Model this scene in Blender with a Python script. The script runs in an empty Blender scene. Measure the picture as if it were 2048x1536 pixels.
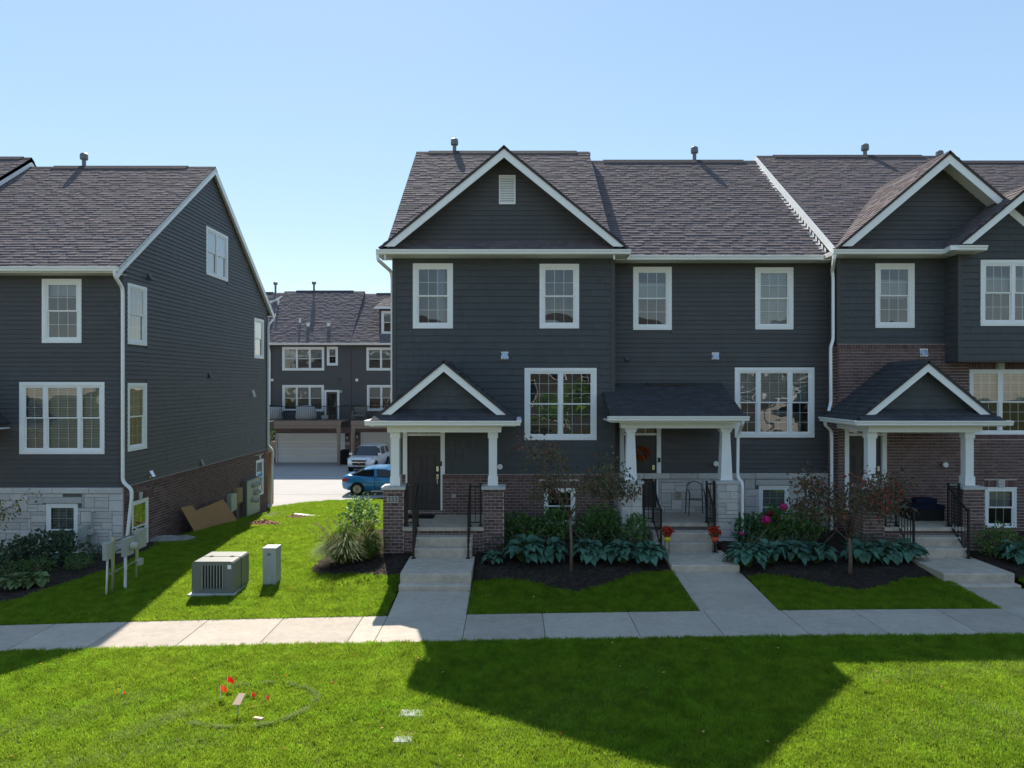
import bpy, bmesh, math, random
from mathutils import Vector, Matrix, noise as mnoise

random.seed(7)
SC = bpy.context.scene
COL = SC.collection
R = math.radians

# ------------------------------------------------------------------ camera, sky, sun, exposure
FPX = 1420.0          # focal length in pixels of a 2048 px wide picture
CAMZ = 4.8
cam_d = bpy.data.cameras.new('camera')
cam_d.sensor_width = 36.0
cam_d.lens = FPX / 2048.0 * 36.0
cam_d.clip_start = 0.1
cam_d.clip_end = 3000.0
cam = bpy.data.objects.new('camera', cam_d)
cam.location = (0, 0, CAMZ)
cam.rotation_euler = (R(90), 0, 0)
COL.objects.link(cam)
SC.camera = cam

LIGHT = Vector((0.25, -1.0, -1.0)).normalized()      # the way sunlight travels
SUN_EL = math.asin(-LIGHT.z)
SUN_AZ = math.atan2(-LIGHT.x, -LIGHT.y)                # from +Y towards +X
world = bpy.data.worlds.new('World')
SC.world = world
world.use_nodes = True
wn = world.node_tree
sky = wn.nodes.new('ShaderNodeTexSky')
sky.sky_type = 'NISHITA'
sky.sun_disc = False
sky.sun_elevation = SUN_EL
sky.sun_rotation = SUN_AZ
sky.altitude = 0.0
sky.air_density = 1.0
sky.dust_density = 0.06
sky.ozone_density = 2.5
bg = wn.nodes['Background']
bg.inputs['Strength'].default_value = 0.122
soft = wn.nodes.new('ShaderNodeGamma')          # the same gentle tone over the whole sky
soft.inputs[1].default_value = 0.46
deep = wn.nodes.new('ShaderNodeHueSaturation')
deep.inputs['Saturation'].default_value = 1.45
wn.links.new(sky.outputs[0], soft.inputs[0])
wn.links.new(soft.outputs[0], deep.inputs['Color'])
wn.links.new(deep.outputs[0], bg.inputs[0])

sun_d = bpy.data.lights.new('sun', 'SUN')
sun_d.energy = 2.4
sun_d.angle = R(0.5)
sun_d.color = (1.0, 0.93, 0.82)
sun = bpy.data.objects.new('sun', sun_d)
sun.rotation_euler = LIGHT.to_track_quat('-Z', 'Y').to_euler()
sun.location = (-20, 60, 60)
COL.objects.link(sun)

SC.view_settings.view_transform = 'Standard'
SC.view_settings.look = 'None'
SC.view_settings.exposure = 1.85
SC.view_settings.gamma = 1.0
SC.view_settings.use_curve_mapping = False
SC.render.engine = 'CYCLES'
SC.cycles.use_denoising = True
SC.cycles.max_bounces = 8
SC.cycles.diffuse_bounces = 3
SC.cycles.glossy_bounces = 3
SC.cycles.transparent_max_bounces = 12
SC.cycles.transmission_bounces = 4
SC.cycles.sample_clamp_indirect = 6.0


def wx(px, d):
    return (px - 1024.0) * d / FPX


def wz(py, d):
    return CAMZ - (py - 768.0) * d / FPX


# ------------------------------------------------------------------ materials
MATS = {}
ATTR = set()


def mat(name, col, rough=0.7, spec=0.3, var=0.0, nscale=0.0, namt=0.0, col2=None, bump=0.0, bscale=40.0,
        metal=0.0, attr=False, transl=0.0, coat=0.0, bstretch=None):
    """procedural material: base colour, noise blotches (col2), per-object variation, fine bump"""
    m = bpy.data.materials.new(name)
    m.use_nodes = True
    nt = m.node_tree
    b = nt.nodes['Principled BSDF']
    b.inputs['Roughness'].default_value = rough
    b.inputs['Specular IOR Level'].default_value = spec
    b.inputs['Metallic'].default_value = metal
    b.inputs['Coat Weight'].default_value = coat
    src = None
    rgb = nt.nodes.new('ShaderNodeRGB')
    rgb.outputs[0].default_value = (col[0], col[1], col[2], 1)
    src = rgb.outputs[0]
    if attr:
        a = nt.nodes.new('ShaderNodeVertexColor')
        a.layer_name = 'tint'
        mx = nt.nodes.new('ShaderNodeMix')
        mx.data_type = 'RGBA'
        mx.blend_type = 'MULTIPLY'
        mx.inputs[0].default_value = 1.0
        nt.links.new(src, mx.inputs[6])
        nt.links.new(a.outputs[0], mx.inputs[7])
        src = mx.outputs[2]
    tc = None
    if nscale or bump:
        tc = nt.nodes.new('ShaderNodeNewGeometry')
    if nscale and col2 is not None:
        n = nt.nodes.new('ShaderNodeTexNoise')
        n.inputs['Scale'].default_value = nscale
        n.inputs['Detail'].default_value = 6
        n.inputs['Roughness'].default_value = 0.65
        nt.links.new(tc.outputs['Position'], n.inputs['Vector'])
        rp = nt.nodes.new('ShaderNodeValToRGB')
        rp.color_ramp.elements[0].position = 0.35
        rp.color_ramp.elements[1].position = 0.7
        nt.links.new(n.outputs['Fac'], rp.inputs[0])
        ml = nt.nodes.new('ShaderNodeMath')
        ml.operation = 'MULTIPLY'
        ml.inputs[1].default_value = namt or 1.0
        nt.links.new(rp.outputs[0], ml.inputs[0])
        mx = nt.nodes.new('ShaderNodeMix')
        mx.data_type = 'RGBA'
        nt.links.new(ml.outputs[0], mx.inputs[0])
        nt.links.new(src, mx.inputs[6])
        mx.inputs[7].default_value = (col2[0], col2[1], col2[2], 1)
        src = mx.outputs[2]
    if var:
        oi = nt.nodes.new('ShaderNodeObjectInfo')
        mr = nt.nodes.new('ShaderNodeMapRange')
        mr.inputs['To Min'].default_value = 1 - var
        mr.inputs['To Max'].default_value = 1 + var
        nt.links.new(oi.outputs['Random'], mr.inputs['Value'])
        hs = nt.nodes.new('ShaderNodeHueSaturation')
        nt.links.new(mr.outputs[0], hs.inputs['Value'])
        nt.links.new(src, hs.inputs['Color'])
        src = hs.outputs[0]
    nt.links.new(src, b.inputs['Base Color'])
    if bump:
        n = nt.nodes.new('ShaderNodeTexNoise')
        n.inputs['Scale'].default_value = bscale
        n.inputs['Detail'].default_value = 4
        if bstretch:
            mp = nt.nodes.new('ShaderNodeMapping')
            mp.inputs['Scale'].default_value = bstretch
            nt.links.new(tc.outputs['Position'], mp.inputs['Vector'])
            nt.links.new(mp.outputs[0], n.inputs['Vector'])
        else:
            nt.links.new(tc.outputs['Position'], n.inputs['Vector'])
        bp = nt.nodes.new('ShaderNodeBump')
        bp.inputs['Strength'].default_value = bump
        bp.inputs['Distance'].default_value = 0.02
        nt.links.new(n.outputs['Fac'], bp.inputs['Height'])
        nt.links.new(bp.outputs[0], b.inputs['Normal'])
    if transl:
        tr = nt.nodes.new('ShaderNodeBsdfTranslucent')
        nt.links.new(src, tr.inputs['Color'])
        ms = nt.nodes.new('ShaderNodeMixShader')
        ms.inputs[0].default_value = transl
        out = nt.nodes['Material Output']
        nt.links.new(b.outputs[0], ms.inputs[1])
        nt.links.new(tr.outputs[0], ms.inputs[2])
        nt.links.new(ms.outputs[0], out.inputs['Surface'])
    MATS[name] = m
    if attr:
        ATTR.add(name)
    return m


def glass_mat(name, tint=(0.8, 0.85, 0.86), wav=0.012, ior=1.5, scale=1.1, boost=2.3):
    m = bpy.data.materials.new(name)
    m.use_nodes = True
    nt = m.node_tree
    nt.nodes.remove(nt.nodes['Principled BSDF'])
    out = nt.nodes['Material Output']
    tr = nt.nodes.new('ShaderNodeBsdfTransparent')
    tr.inputs[0].default_value = (*tint, 1)
    gl = nt.nodes.new('ShaderNodeBsdfGlossy')
    gl.inputs['Roughness'].default_value = 0.01
    gl.inputs['Color'].default_value = (1, 1, 1, 1)
    fr = nt.nodes.new('ShaderNodeFresnel')
    fr.inputs['IOR'].default_value = ior
    mu = nt.nodes.new('ShaderNodeMath')
    mu.operation = 'MULTIPLY'
    mu.inputs[1].default_value = boost        # two panes of glass reflect about twice
    mu.use_clamp = True
    nt.links.new(fr.outputs[0], mu.inputs[0])
    geo = nt.nodes.new('ShaderNodeNewGeometry')
    n = nt.nodes.new('ShaderNodeTexNoise')
    n.inputs['Scale'].default_value = scale
    n.inputs['Detail'].default_value = 1
    nt.links.new(geo.outputs['Position'], n.inputs['Vector'])
    bp = nt.nodes.new('ShaderNodeBump')
    bp.inputs['Strength'].default_value = 1.0
    bp.inputs['Distance'].default_value = wav
    nt.links.new(n.outputs['Fac'], bp.inputs['Height'])
    nt.links.new(bp.outputs[0], gl.inputs['Normal'])
    ms = nt.nodes.new('ShaderNodeMixShader')
    nt.links.new(mu.outputs[0], ms.inputs[0])
    nt.links.new(tr.outputs[0], ms.inputs[1])
    nt.links.new(gl.outputs[0], ms.inputs[2])
    nt.links.new(ms.outputs[0], out.inputs['Surface'])
    MATS[name] = m
    return m


mat('siding', (0.081, 0.080, 0.080), 0.55, 0.35, var=0.07, nscale=0.9, namt=0.5, col2=(0.067, 0.066, 0.067), bump=0.15, bscale=30, bstretch=(1, 1, 12))
mat('shake', (0.074, 0.080, 0.084), 0.6, 0.35, var=0.03, nscale=0.9, namt=0.5, col2=(0.061, 0.066, 0.070), bump=0.35, bscale=60, bstretch=(3, 3, 0.4))
mat('siding_rest', (0.081, 0.080, 0.080), 0.55, 0.35, attr=True, nscale=0.9, namt=0.5, col2=(0.067, 0.066, 0.067), bump=0.15, bscale=30, bstretch=(1, 1, 12))
mat('shake_rest', (0.074, 0.080, 0.084), 0.6, 0.35, attr=True, nscale=0.9, namt=0.5, col2=(0.061, 0.066, 0.070), bump=0.35, bscale=60, bstretch=(3, 3, 0.4))
mat('corner', (0.074, 0.072, 0.073), 0.55, 0.35)
mat('white', (0.90, 0.90, 0.88), 0.5, 0.35, nscale=1.5, namt=0.35, col2=(0.84, 0.83, 0.80))
mat('white_far', (0.72, 0.72, 0.70), 0.6, 0.3)
mat('soffit', (0.74, 0.73, 0.68), 0.6, 0.3, bump=0.5, bscale=40, bstretch=(1, 0.05, 1))
mat('shingle', (0.172, 0.148, 0.150), 0.95, 0.12, attr=True, bump=0.6, bscale=160)
mat('shingle_dark', (0.075, 0.077, 0.083), 0.95, 0.12, attr=True, bump=0.6, bscale=160)
mat('ridge', (0.075, 0.068, 0.07), 0.95, 0.1, bump=0.6, bscale=120)
mat('brick', (0.185, 0.112, 0.104), 0.85, 0.2, var=0.38, nscale=25, namt=0.6, col2=(0.105, 0.070, 0.069), bump=0.5, bscale=70)
mat('brickwork', (0.185, 0.112, 0.104), 0.85, 0.2, attr=True, nscale=25, namt=0.6, col2=(0.105, 0.070, 0.069), bump=0.5, bscale=70)
mat('mortar', (0.60, 0.55, 0.51), 0.95, 0.1, nscale=4, namt=0.7, col2=(0.42, 0.38, 0.35))
mat('stone', (0.60, 0.57, 0.535), 0.85, 0.2, var=0.14, nscale=6, namt=0.6, col2=(0.48, 0.455, 0.43), bump=0.5, bscale=14)
mat('stone_rest', (0.60, 0.57, 0.535), 0.85, 0.2, attr=True, nscale=6, namt=0.6, col2=(0.48, 0.455, 0.43), bump=0.5, bscale=14)
mat('stone_joint', (0.16, 0.15, 0.14), 0.95, 0.1)
mat('cap', (0.56, 0.55, 0.52), 0.8, 0.25, nscale=9, namt=0.6, col2=(0.46, 0.45, 0.43), bump=0.25, bscale=40)
mat('concrete', (0.49, 0.425, 0.35), 0.9, 0.2, var=0.08, nscale=1.6, namt=0.75, col2=(0.40, 0.345, 0.285), bump=0.25, bscale=90)
mat('concrete_step', (0.58, 0.50, 0.405), 0.9, 0.2, var=0.06, nscale=3.5, namt=0.7, col2=(0.42, 0.365, 0.30), bump=0.25, bscale=70)
mat('joint', (0.10, 0.09, 0.08), 0.95, 0.1)
mat('alley', (0.40, 0.38, 0.36), 0.9, 0.2, nscale=0.7, namt=0.5, col2=(0.33, 0.315, 0.30), bump=0.2, bscale=50)
mat('black', (0.012, 0.012, 0.013), 0.4, 0.4)
mat('door', (0.045, 0.041, 0.046), 0.35, 0.4)
mat('metal', (0.55, 0.54, 0.52), 0.3, 0.5, metal=1.0)
mat('nickel', (0.72, 0.70, 0.66), 0.25, 0.5, metal=1.0)
mat('blind', (0.82, 0.82, 0.80), 0.6, 0.3, transl=0.3)
mat('shade_cloth', (0.55, 0.56, 0.55), 0.9, 0.1, transl=0.3)
mat('curtain', (0.50, 0.58, 0.66), 0.9, 0.1, transl=0.3)
mat('green_light', (0.35, 0.50, 0.22), 0.8, 0.2, transl=0.3)
mat('room', (0.16, 0.155, 0.15), 0.9, 0.1)
glass_mat('glass')
glass_mat('glass_far', scale=0.9, wav=0.03)
mat('ground', (0.075, 0.085, 0.03), 1.0, 0.05, nscale=0.8, namt=0.8, col2=(0.11, 0.10, 0.05))
mat('soil', (0.055, 0.11, 0.018), 1.0, 0.05, nscale=3.0, namt=0.9, col2=(0.10, 0.095, 0.035), bump=0.8, bscale=60)
mat('mulch', (0.06, 0.046, 0.037), 1.0, 0.1, attr=True, nscale=20, namt=0.7, col2=(0.016, 0.012, 0.010), bump=1.0, bscale=60)
mat('grass_blade', (0.205, 0.36, 0.024), 0.6, 0.2, attr=True, transl=0.65, nscale=0.7, namt=0.6, col2=(0.32, 0.41, 0.035))
def mottle(name, scale, lo, hi):
    nt = MATS[name].node_tree
    b = nt.nodes['Principled BSDF']
    src = b.inputs['Base Color'].links[0].from_socket
    geo = nt.nodes.new('ShaderNodeNewGeometry')
    n = nt.nodes.new('ShaderNodeTexNoise')
    n.inputs['Scale'].default_value = scale
    n.inputs['Detail'].default_value = 5
    n.inputs['Roughness'].default_value = 0.7
    nt.links.new(geo.outputs['Position'], n.inputs['Vector'])
    mr = nt.nodes.new('ShaderNodeMapRange')
    mr.inputs['From Min'].default_value = 0.32
    mr.inputs['From Max'].default_value = 0.68
    mr.inputs['To Min'].default_value = lo
    mr.inputs['To Max'].default_value = hi
    nt.links.new(n.outputs['Fac'], mr.inputs['Value'])
    hs = nt.nodes.new('ShaderNodeHueSaturation')
    nt.links.new(mr.outputs[0], hs.inputs['Value'])
    nt.links.new(src, hs.inputs['Color'])
    for l in list(src.links):
        if l.to_node != hs:
            nt.links.new(hs.outputs[0], l.to_socket)


mottle('grass_blade', 3.2, 0.62, 1.25)
mottle('concrete', 7.0, 0.88, 1.06)
mottle('concrete_step', 5.0, 0.82, 1.08)
mottle('siding', 2.5, 0.93, 1.07)
mat('hosta', (0.085, 0.195, 0.135), 0.5, 0.35, var=0.28, nscale=18, namt=0.4, col2=(0.11, 0.23, 0.16), transl=0.25, bump=0.3, bscale=40)
mat('hosta_yellow', (0.14, 0.20, 0.07), 0.5, 0.35, var=0.3, transl=0.25)
mat('shrub', (0.105, 0.19, 0.055), 0.5, 0.3, attr=True, transl=0.3)
mat('shrub_dark', (0.06, 0.10, 0.058), 0.5, 0.3, attr=True, transl=0.25)
mat('dogwood', (0.135, 0.105, 0.075), 0.55, 0.25, attr=True, transl=0.3)
mat('bark', (0.20, 0.15, 0.11), 0.9, 0.15, nscale=14, namt=0.7, col2=(0.12, 0.09, 0.07), bump=0.6, bscale=50)
mat('stalk', (0.20, 0.17, 0.11), 0.9, 0.1, attr=True)
mat('pink', (0.62, 0.035, 0.22), 0.7, 0.2, attr=True, transl=0.2)
mat('red_flower', (0.55, 0.045, 0.02), 0.7, 0.2, attr=True, transl=0.2)
mat('dark_red', (0.16, 0.02, 0.025), 0.7, 0.2, attr=True, transl=0.2)
mat('grass_tall', (0.13, 0.20, 0.035), 0.55, 0.25, attr=True, transl=0.4)
mat('plume', (0.50, 0.42, 0.26), 0.9, 0.1, attr=True, transl=0.4)
mat('utility', (0.38, 0.39, 0.36), 0.5, 0.35, nscale=3, namt=0.4, col2=(0.25, 0.26, 0.24))
mat('utility_green', (0.145, 0.155, 0.135), 0.45, 0.4, nscale=3, namt=0.4, col2=(0.18, 0.19, 0.17))
mat('utility_pale', (0.42, 0.43, 0.36), 0.5, 0.35)
mat('pvc', (0.62, 0.61, 0.58), 0.45, 0.35)
mat('osb', (0.46, 0.27, 0.125), 0.85, 0.15, nscale=22, namt=1.0, col2=(0.28, 0.15, 0.065), bump=0.3, bscale=60)
mat('flag_red', (0.75, 0.02, 0.015), 0.6, 0.2, transl=0.35)
mat('flag_orange', (0.80, 0.10, 0.02), 0.6, 0.2, transl=0.35)
mat('marker', (0.75, 0.52, 0.36), 0.6, 0.2)
mat('lid', (0.30, 0.33, 0.30), 0.7, 0.2, nscale=12, namt=0.6, col2=(0.40, 0.40, 0.36))
mat('tan', (0.40, 0.30, 0.17), 0.95, 0.1, nscale=20, namt=0.8, col2=(0.25, 0.17, 0.09), bump=0.7, bscale=60)
mat('deck', (0.27, 0.20, 0.155), 0.75, 0.2, var=0.08, nscale=3, namt=0.4, col2=(0.22, 0.16, 0.125))
mat('deck_warm', (0.36, 0.24, 0.13), 0.75, 0.2, nscale=5, namt=0.5, col2=(0.28, 0.18, 0.10))
mat('garage', (0.74, 0.71, 0.66), 0.6, 0.3)
mat('navy', (0.018, 0.022, 0.045), 0.9, 0.1, bump=0.3, bscale=40)
mat('wicker', (0.016, 0.015, 0.015), 0.7, 0.3, bump=0.8, bscale=80)
mat('plate', (0.42, 0.40, 0.37), 0.8, 0.2)
mat('digits', (0.05, 0.05, 0.052), 0.7, 0.2)
mat('yellow_pot', (0.75, 0.55, 0.03), 0.5, 0.3)
mat('orange_pot', (0.75, 0.10, 0.04), 0.5, 0.3)
mat('rubber', (0.015, 0.015, 0.016), 0.85, 0.2)
mat('rock', (0.33, 0.31, 0.29), 0.9, 0.2, var=0.25, nscale=8, namt=0.6, col2=(0.22, 0.21, 0.20), bump=0.6, bscale=30)
mat('leaf_litter', (0.42, 0.20, 0.06), 0.9, 0.1, attr=True)
mat('sky_metal', (0.55, 0.58, 0.62), 0.25, 0.5, metal=0.8)
mat('vent_pipe', (0.16, 0.17, 0.18), 0.5, 0.4, metal=0.4)


# ------------------------------------------------------------------ mesh builder
class MB:
    def __init__(s):
        s.v = []
        s.f = []
        s.t = []            # tint per face

    def poly(s, pts, tint=None):
        i = len(s.v)
        s.v.extend([tuple(p) for p in pts])
        s.f.append(tuple(range(i, i + len(pts))))
        s.t.append(tint)

    def faces(s, vs, fs, tint=None):
        i = len(s.v)
        s.v.extend([tuple(p) for p in vs])
        for f in fs:
            s.f.append(tuple(i + k for k in f))
            s.t.append(tint)

    def box(s, x0, x1, y0, y1, z0, z1, tint=None):
        s.faces([(x0, y0, z0), (x1, y0, z0), (x1, y1, z0), (x0, y1, z0), (x0, y0, z1), (x1, y0, z1), (x1, y1, z1), (x0, y1, z1)],
                [(3, 2, 1, 0), (4, 5, 6, 7), (0, 1, 5, 4), (1, 2, 6, 5), (2, 3, 7, 6), (3, 0, 4, 7)], tint)

    def prism(s, pts, vec, tint=None):
        """a flat polygon pushed along vec"""
        n = len(pts)
        vec = Vector(vec)
        a = [Vector(p) for p in pts]
        b = [p + vec for p in a]
        fs = [tuple(range(n))[::-1], tuple(range(n, 2 * n))]
        for k in range(n):
            fs.append((k, (k + 1) % n, n + (k + 1) % n, n + k))
        s.faces(a + b, fs, tint)

    def tube(s, pts, r, n=6, cap=True, tint=None):
        pts = [Vector(p) for p in pts]
        rs = r if isinstance(r, (list, tuple)) else [r] * len(pts)
        rings = []
        side = None
        for i, p in enumerate(pts):
            if i == 0:
                d = pts[1] - p
            elif i == len(pts) - 1:
                d = p - pts[i - 1]
            else:
                d = (pts[i + 1] - p).normalized() + (p - pts[i - 1]).normalized()
            d.normalize()
            if side is None:
                side = d.cross(Vector((0, 0, 1)))
                if side.length < 1e-3:
                    side = Vector((1, 0, 0))
            side = (side - d * side.dot(d))
            if side.length < 1e-5:
                side = d.orthogonal()
            side.normalize()
            up = side.cross(d)
            off = math.pi / 4 if n == 4 else 0
            rings.append([p + (side * math.cos(off + 2 * math.pi * k / n) + up * math.sin(off + 2 * math.pi * k / n)) * rs[i] for k in range(n)])
        vs = [q for ring in rings for q in ring]
        fs = []
        for i in range(len(pts) - 1):
            for k in range(n):
                fs.append((i * n + k, i * n + (k + 1) % n, (i + 1) * n + (k + 1) % n, (i + 1) * n + k))
        if cap:
            fs.append(tuple(range(n))[::-1])
            m = (len(pts) - 1) * n
            fs.append(tuple(range(m, m + n)))
        s.faces(vs, fs, tint)

    def lathe(s, prof, c, axis='z', n=16, tint=None):
        """prof: (radius, height) pairs turned about an axis through c"""
        vs = []
        for r, h in prof:
            for k in range(n):
                a = 2 * math.pi * k / n
                p = (r * math.cos(a), r * math.sin(a), h)
                if axis == 'y':
                    p = (p[0], -p[2], p[1])
                elif axis == 'x':
                    p = (p[2], p[0], p[1])
                vs.append((c[0] + p[0], c[1] + p[1], c[2] + p[2]))
        fs = []
        for i in range(len(prof) - 1):
            for k in range(n):
                fs.append((i * n + k, i * n + (k + 1) % n, (i + 1) * n + (k + 1) % n, (i + 1) * n + k))
        fs.append(tuple(range(n))[::-1])
        m = (len(prof) - 1) * n
        fs.append(tuple(range(m, m + n)))
        s.faces(vs, fs, tint)

    def mesh(s, name, material=None, smooth=False):
        me = bpy.data.meshes.new(name)
        me.from_pydata(s.v, [], s.f)
        if material:
            me.materials.append(MATS[material])
        if material in ATTR or any(t is not None for t in s.t):
            ca = me.color_attributes.new('tint', 'FLOAT_COLOR', 'CORNER')
            buf = []
            for f, t in zip(s.f, s.t):
                t = t or (1, 1, 1)
                if isinstance(t, (int, float)):
                    t = (t, t, t)
                buf.extend((t[0], t[1], t[2], 1.0) * len(f))
            ca.data.foreach_set('color', buf)
        if smooth:
            me.polygons.foreach_set('use_smooth', [True] * len(me.polygons))
        me.update()
        return me


ORIGIN = {}


def thing(name, label, cat, loc, group=None):
    o = bpy.data.objects.new(name, None)
    COL.objects.link(o)
    o.empty_display_size = 0.3
    o.location = loc
    ORIGIN[o.name] = Vector(loc)
    o['label'] = label
    o['category'] = cat
    if group:
        o['group'] = group
    return o


def holder(name, parent, loc):
    """a part that only gathers its sub-parts"""
    o = bpy.data.objects.new(name, None)
    COL.objects.link(o)
    o.parent = parent
    o.empty_display_size = 0.2
    o.location = Vector(loc) - ORIGIN[parent.name]
    ORIGIN[o.name] = Vector(loc)
    return o


def part(name, mb, material, parent=None, smooth=False, kind=None, label=None):
    """one mesh object; its vertices are in world coordinates"""
    me = mb if isinstance(mb, bpy.types.Mesh) else mb.mesh(name, material, smooth)
    o = bpy.data.objects.new(name, me)
    COL.objects.link(o)
    if parent is not None:
        o.parent = parent
        o.location = -ORIGIN[parent.name]
    ORIGIN[o.name] = Vector((0, 0, 0))
    if kind:
        o['kind'] = kind
    if label:
        o['label'] = label
    return o


def copy_of(name, me, parent, loc, scale=(1, 1, 1), rot=(0, 0, 0)):
    """an object that shares mesh data"""
    o = bpy.data.objects.new(name, me)
    COL.objects.link(o)
    if parent is not None:
        o.parent = parent
        o.location = Vector(loc) - ORIGIN[parent.name]
    else:
        o.location = loc
    o.scale = scale
    o.rotation_euler = rot
    ORIGIN[o.name] = Vector(loc)
    return o


def single(name, mb, material, label, cat, group=None, smooth=False, kind=None):
    """a thing that is one mesh, its origin moved to its base"""
    me = mb.mesh(name, material, smooth)
    xs = [v.co for v in me.vertices]
    c = Vector((sum(v.x for v in xs) / len(xs), sum(v.y for v in xs) / len(xs), min(v.z for v in xs)))
    me.transform(Matrix.Translation(-c))
    o = bpy.data.objects.new(name, me)
    COL.objects.link(o)
    o.location = c
    ORIGIN[o.name] = c
    o['label'] = label
    o['category'] = cat
    if group:
        o['group'] = group
    if kind:
        o['kind'] = kind
    return o


def structure(name, mb, material, label=None, smooth=False):
    o = part(name, mb, material, None, smooth)
    o['kind'] = 'structure'
    if label:
        o['label'] = label
    return o


# ------------------------------------------------------------------ walls and their pieces
class Wall:
    def __init__(s, side, plane):
        s.side, s.plane = side, plane
        s.rot = {'F': 0, 'R': math.pi / 2, 'L': -math.pi / 2}[side]

    def p(s, u, w, n=0.0):
        if s.side == 'F':
            return (u, s.plane - n, w)
        if s.side == 'R':
            return (s.plane + n, u, w)
        return (s.plane - n, u, w)

    def box(s, mb, u0, u1, w0, w1, n0, n1, tint=None):
        a, b = s.p(u0, w0, n0), s.p(u1, w1, n1)
        mb.box(min(a[0], b[0]), max(a[0], b[0]), min(a[1], b[1]), max(a[1], b[1]), min(a[2], b[2]), max(a[2], b[2]), tint)


def unit_board():
    # lap board: stands out at its lower edge; x -0.5..0.5, z 0..1, outward is -y
    v = [(-.5, 0, 0), (.5, 0, 0), (.5, -1, 0), (-.5, -1, 0), (-.5, -1, .06), (.5, -1, .06), (.5, -.25, 1), (-.5, -.25, 1), (.5, 0, 1), (-.5, 0, 1)]
    f = [(0, 1, 2, 3), (3, 2, 5, 4), (4, 5, 6, 7), (7, 6, 8, 9), (0, 3, 4, 7, 9), (1, 8, 6, 5, 2)]
    return v, f


def unit_block(cx=0.04, cz=0.07):
    # block with chamfered front edges
    v = [(-.5, 0, -.5), (.5, 0, -.5), (.5, 0, .5), (-.5, 0, .5),
         (-.5, -.7, -.5), (.5, -.7, -.5), (.5, -.7, .5), (-.5, -.7, .5),
         (-.5 + cx, -1, -.5 + cz), (.5 - cx, -1, -.5 + cz), (.5 - cx, -1, .5 - cz), (-.5 + cx, -1, .5 - cz)]
    f = [(0, 1, 5, 4), (1, 2, 6, 5), (2, 3, 7, 6), (3, 0, 4, 7), (4, 5, 9, 8), (5, 6, 10, 9), (6, 7, 11, 10), (7, 4, 8, 11), (8, 9, 10, 11)]
    return v, f


def unit_shake():
    # shake panel piece: thick at its butt, thin at its head
    v = [(-.5, 0, -.5), (.5, 0, -.5), (.5, -1, -.5), (-.5, -1, -.5), (.5, -.3, .5), (-.5, -.3, .5), (.5, 0, .5), (-.5, 0, .5)]
    f = [(0, 1, 2, 3), (3, 2, 4, 5), (5, 4, 6, 7), (0, 3, 5, 7), (1, 6, 4, 2)]
    return v, f


UNIT = {'board': unit_board(), 'block': unit_block(), 'slab': unit_shake()}
UNIT_MESH = {}


def unit_mesh(shape, material, name):
    k = (shape, material)
    if k not in UNIT_MESH:
        mb = MB()
        mb.faces(*UNIT[shape])
        UNIT_MESH[k] = mb.mesh(name, material)
    return UNIT_MESH[k]


class Pieces:
    """collects the bricks, stones, boards ... of one house; the largest in view become objects, the rest one mesh"""

    def __init__(s, house, name, material, shape, rest_name, rest_material=None, cap=285, vary=0.28):
        s.house, s.name, s.material, s.shape = house, name, material, shape
        s.rest_name, s.rest_material, s.cap = rest_name, rest_material or material, cap
        s.items = []
        s.vary = vary

    def add(s, parent, wall, u0, u1, w0, w1, depth, n=0.0):
        if u1 - u0 < 0.012 or w1 - w0 < 0.01:
            return
        s.items.append((parent, wall, u0, u1, w0, w1, depth, n))

    def finish(s):
        sc = []
        for it in s.items:
            parent, wall, u0, u1, w0, w1, depth, n = it
            c = wall.p((u0 + u1) / 2, (w0 + w1) / 2, 0)
            y = max(c[1], 1.0)
            px, py = 1024 + c[0] * FPX / y, 768 + (CAMZ - c[2]) * FPX / y
            vis = -5 < px < 2053 and -5 < py < 1541
            a = (u1 - u0) * (w1 - w0) / (y * y) * (1.0 if wall.side == 'F' else abs(c[0]) / y)
            sc.append((a if vis else a * 1e-4, vis, it))
        sc.sort(key=lambda t: -t[0])
        me = unit_mesh(s.shape, s.material, s.name)
        rest = MB()
        k = 0
        for a, vis, (parent, wall, u0, u1, w0, w1, depth, n) in sc:
            cw = w0 if s.shape == 'board' else (w0 + w1) / 2
            loc = wall.p((u0 + u1) / 2, cw, n)
            if vis and k < s.cap:
                k += 1
                copy_of(s.name, me, parent, loc, (u1 - u0, depth, w1 - w0), (0, 0, wall.rot))
            else:
                v, f = UNIT[s.shape]
                m = Matrix.Translation(loc) @ Matrix.Rotation(wall.rot, 4, 'Z') @ Matrix.Diagonal((u1 - u0, depth, w1 - w0, 1))
                t = 1 - s.vary + 2 * s.vary * random.random()
                rest.faces([m @ Vector(q) for q in v], f, (t, t, t))
        if rest.v:
            part(s.rest_name, rest, s.rest_material, s.house, kind='stuff')


def cut(u0, u1, w0, w1, holes, grow=0.0):
    """u-ranges of a strip that stay clear of the holes"""
    segs = [(u0, u1)]
    for (a, b, c, d) in holes:
        if d - 0.02 > w0 and c + 0.02 < w1:
            out = []
            for (p, q) in segs:
                if b <= p or a >= q:
                    out.append((p, q))
                else:
                    if a > p:
                        out.append((p, a))
                    if b < q:
                        out.append((b, q))
            segs = out
    return [(p, q) for p, q in segs if q - p > 0.015]


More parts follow.
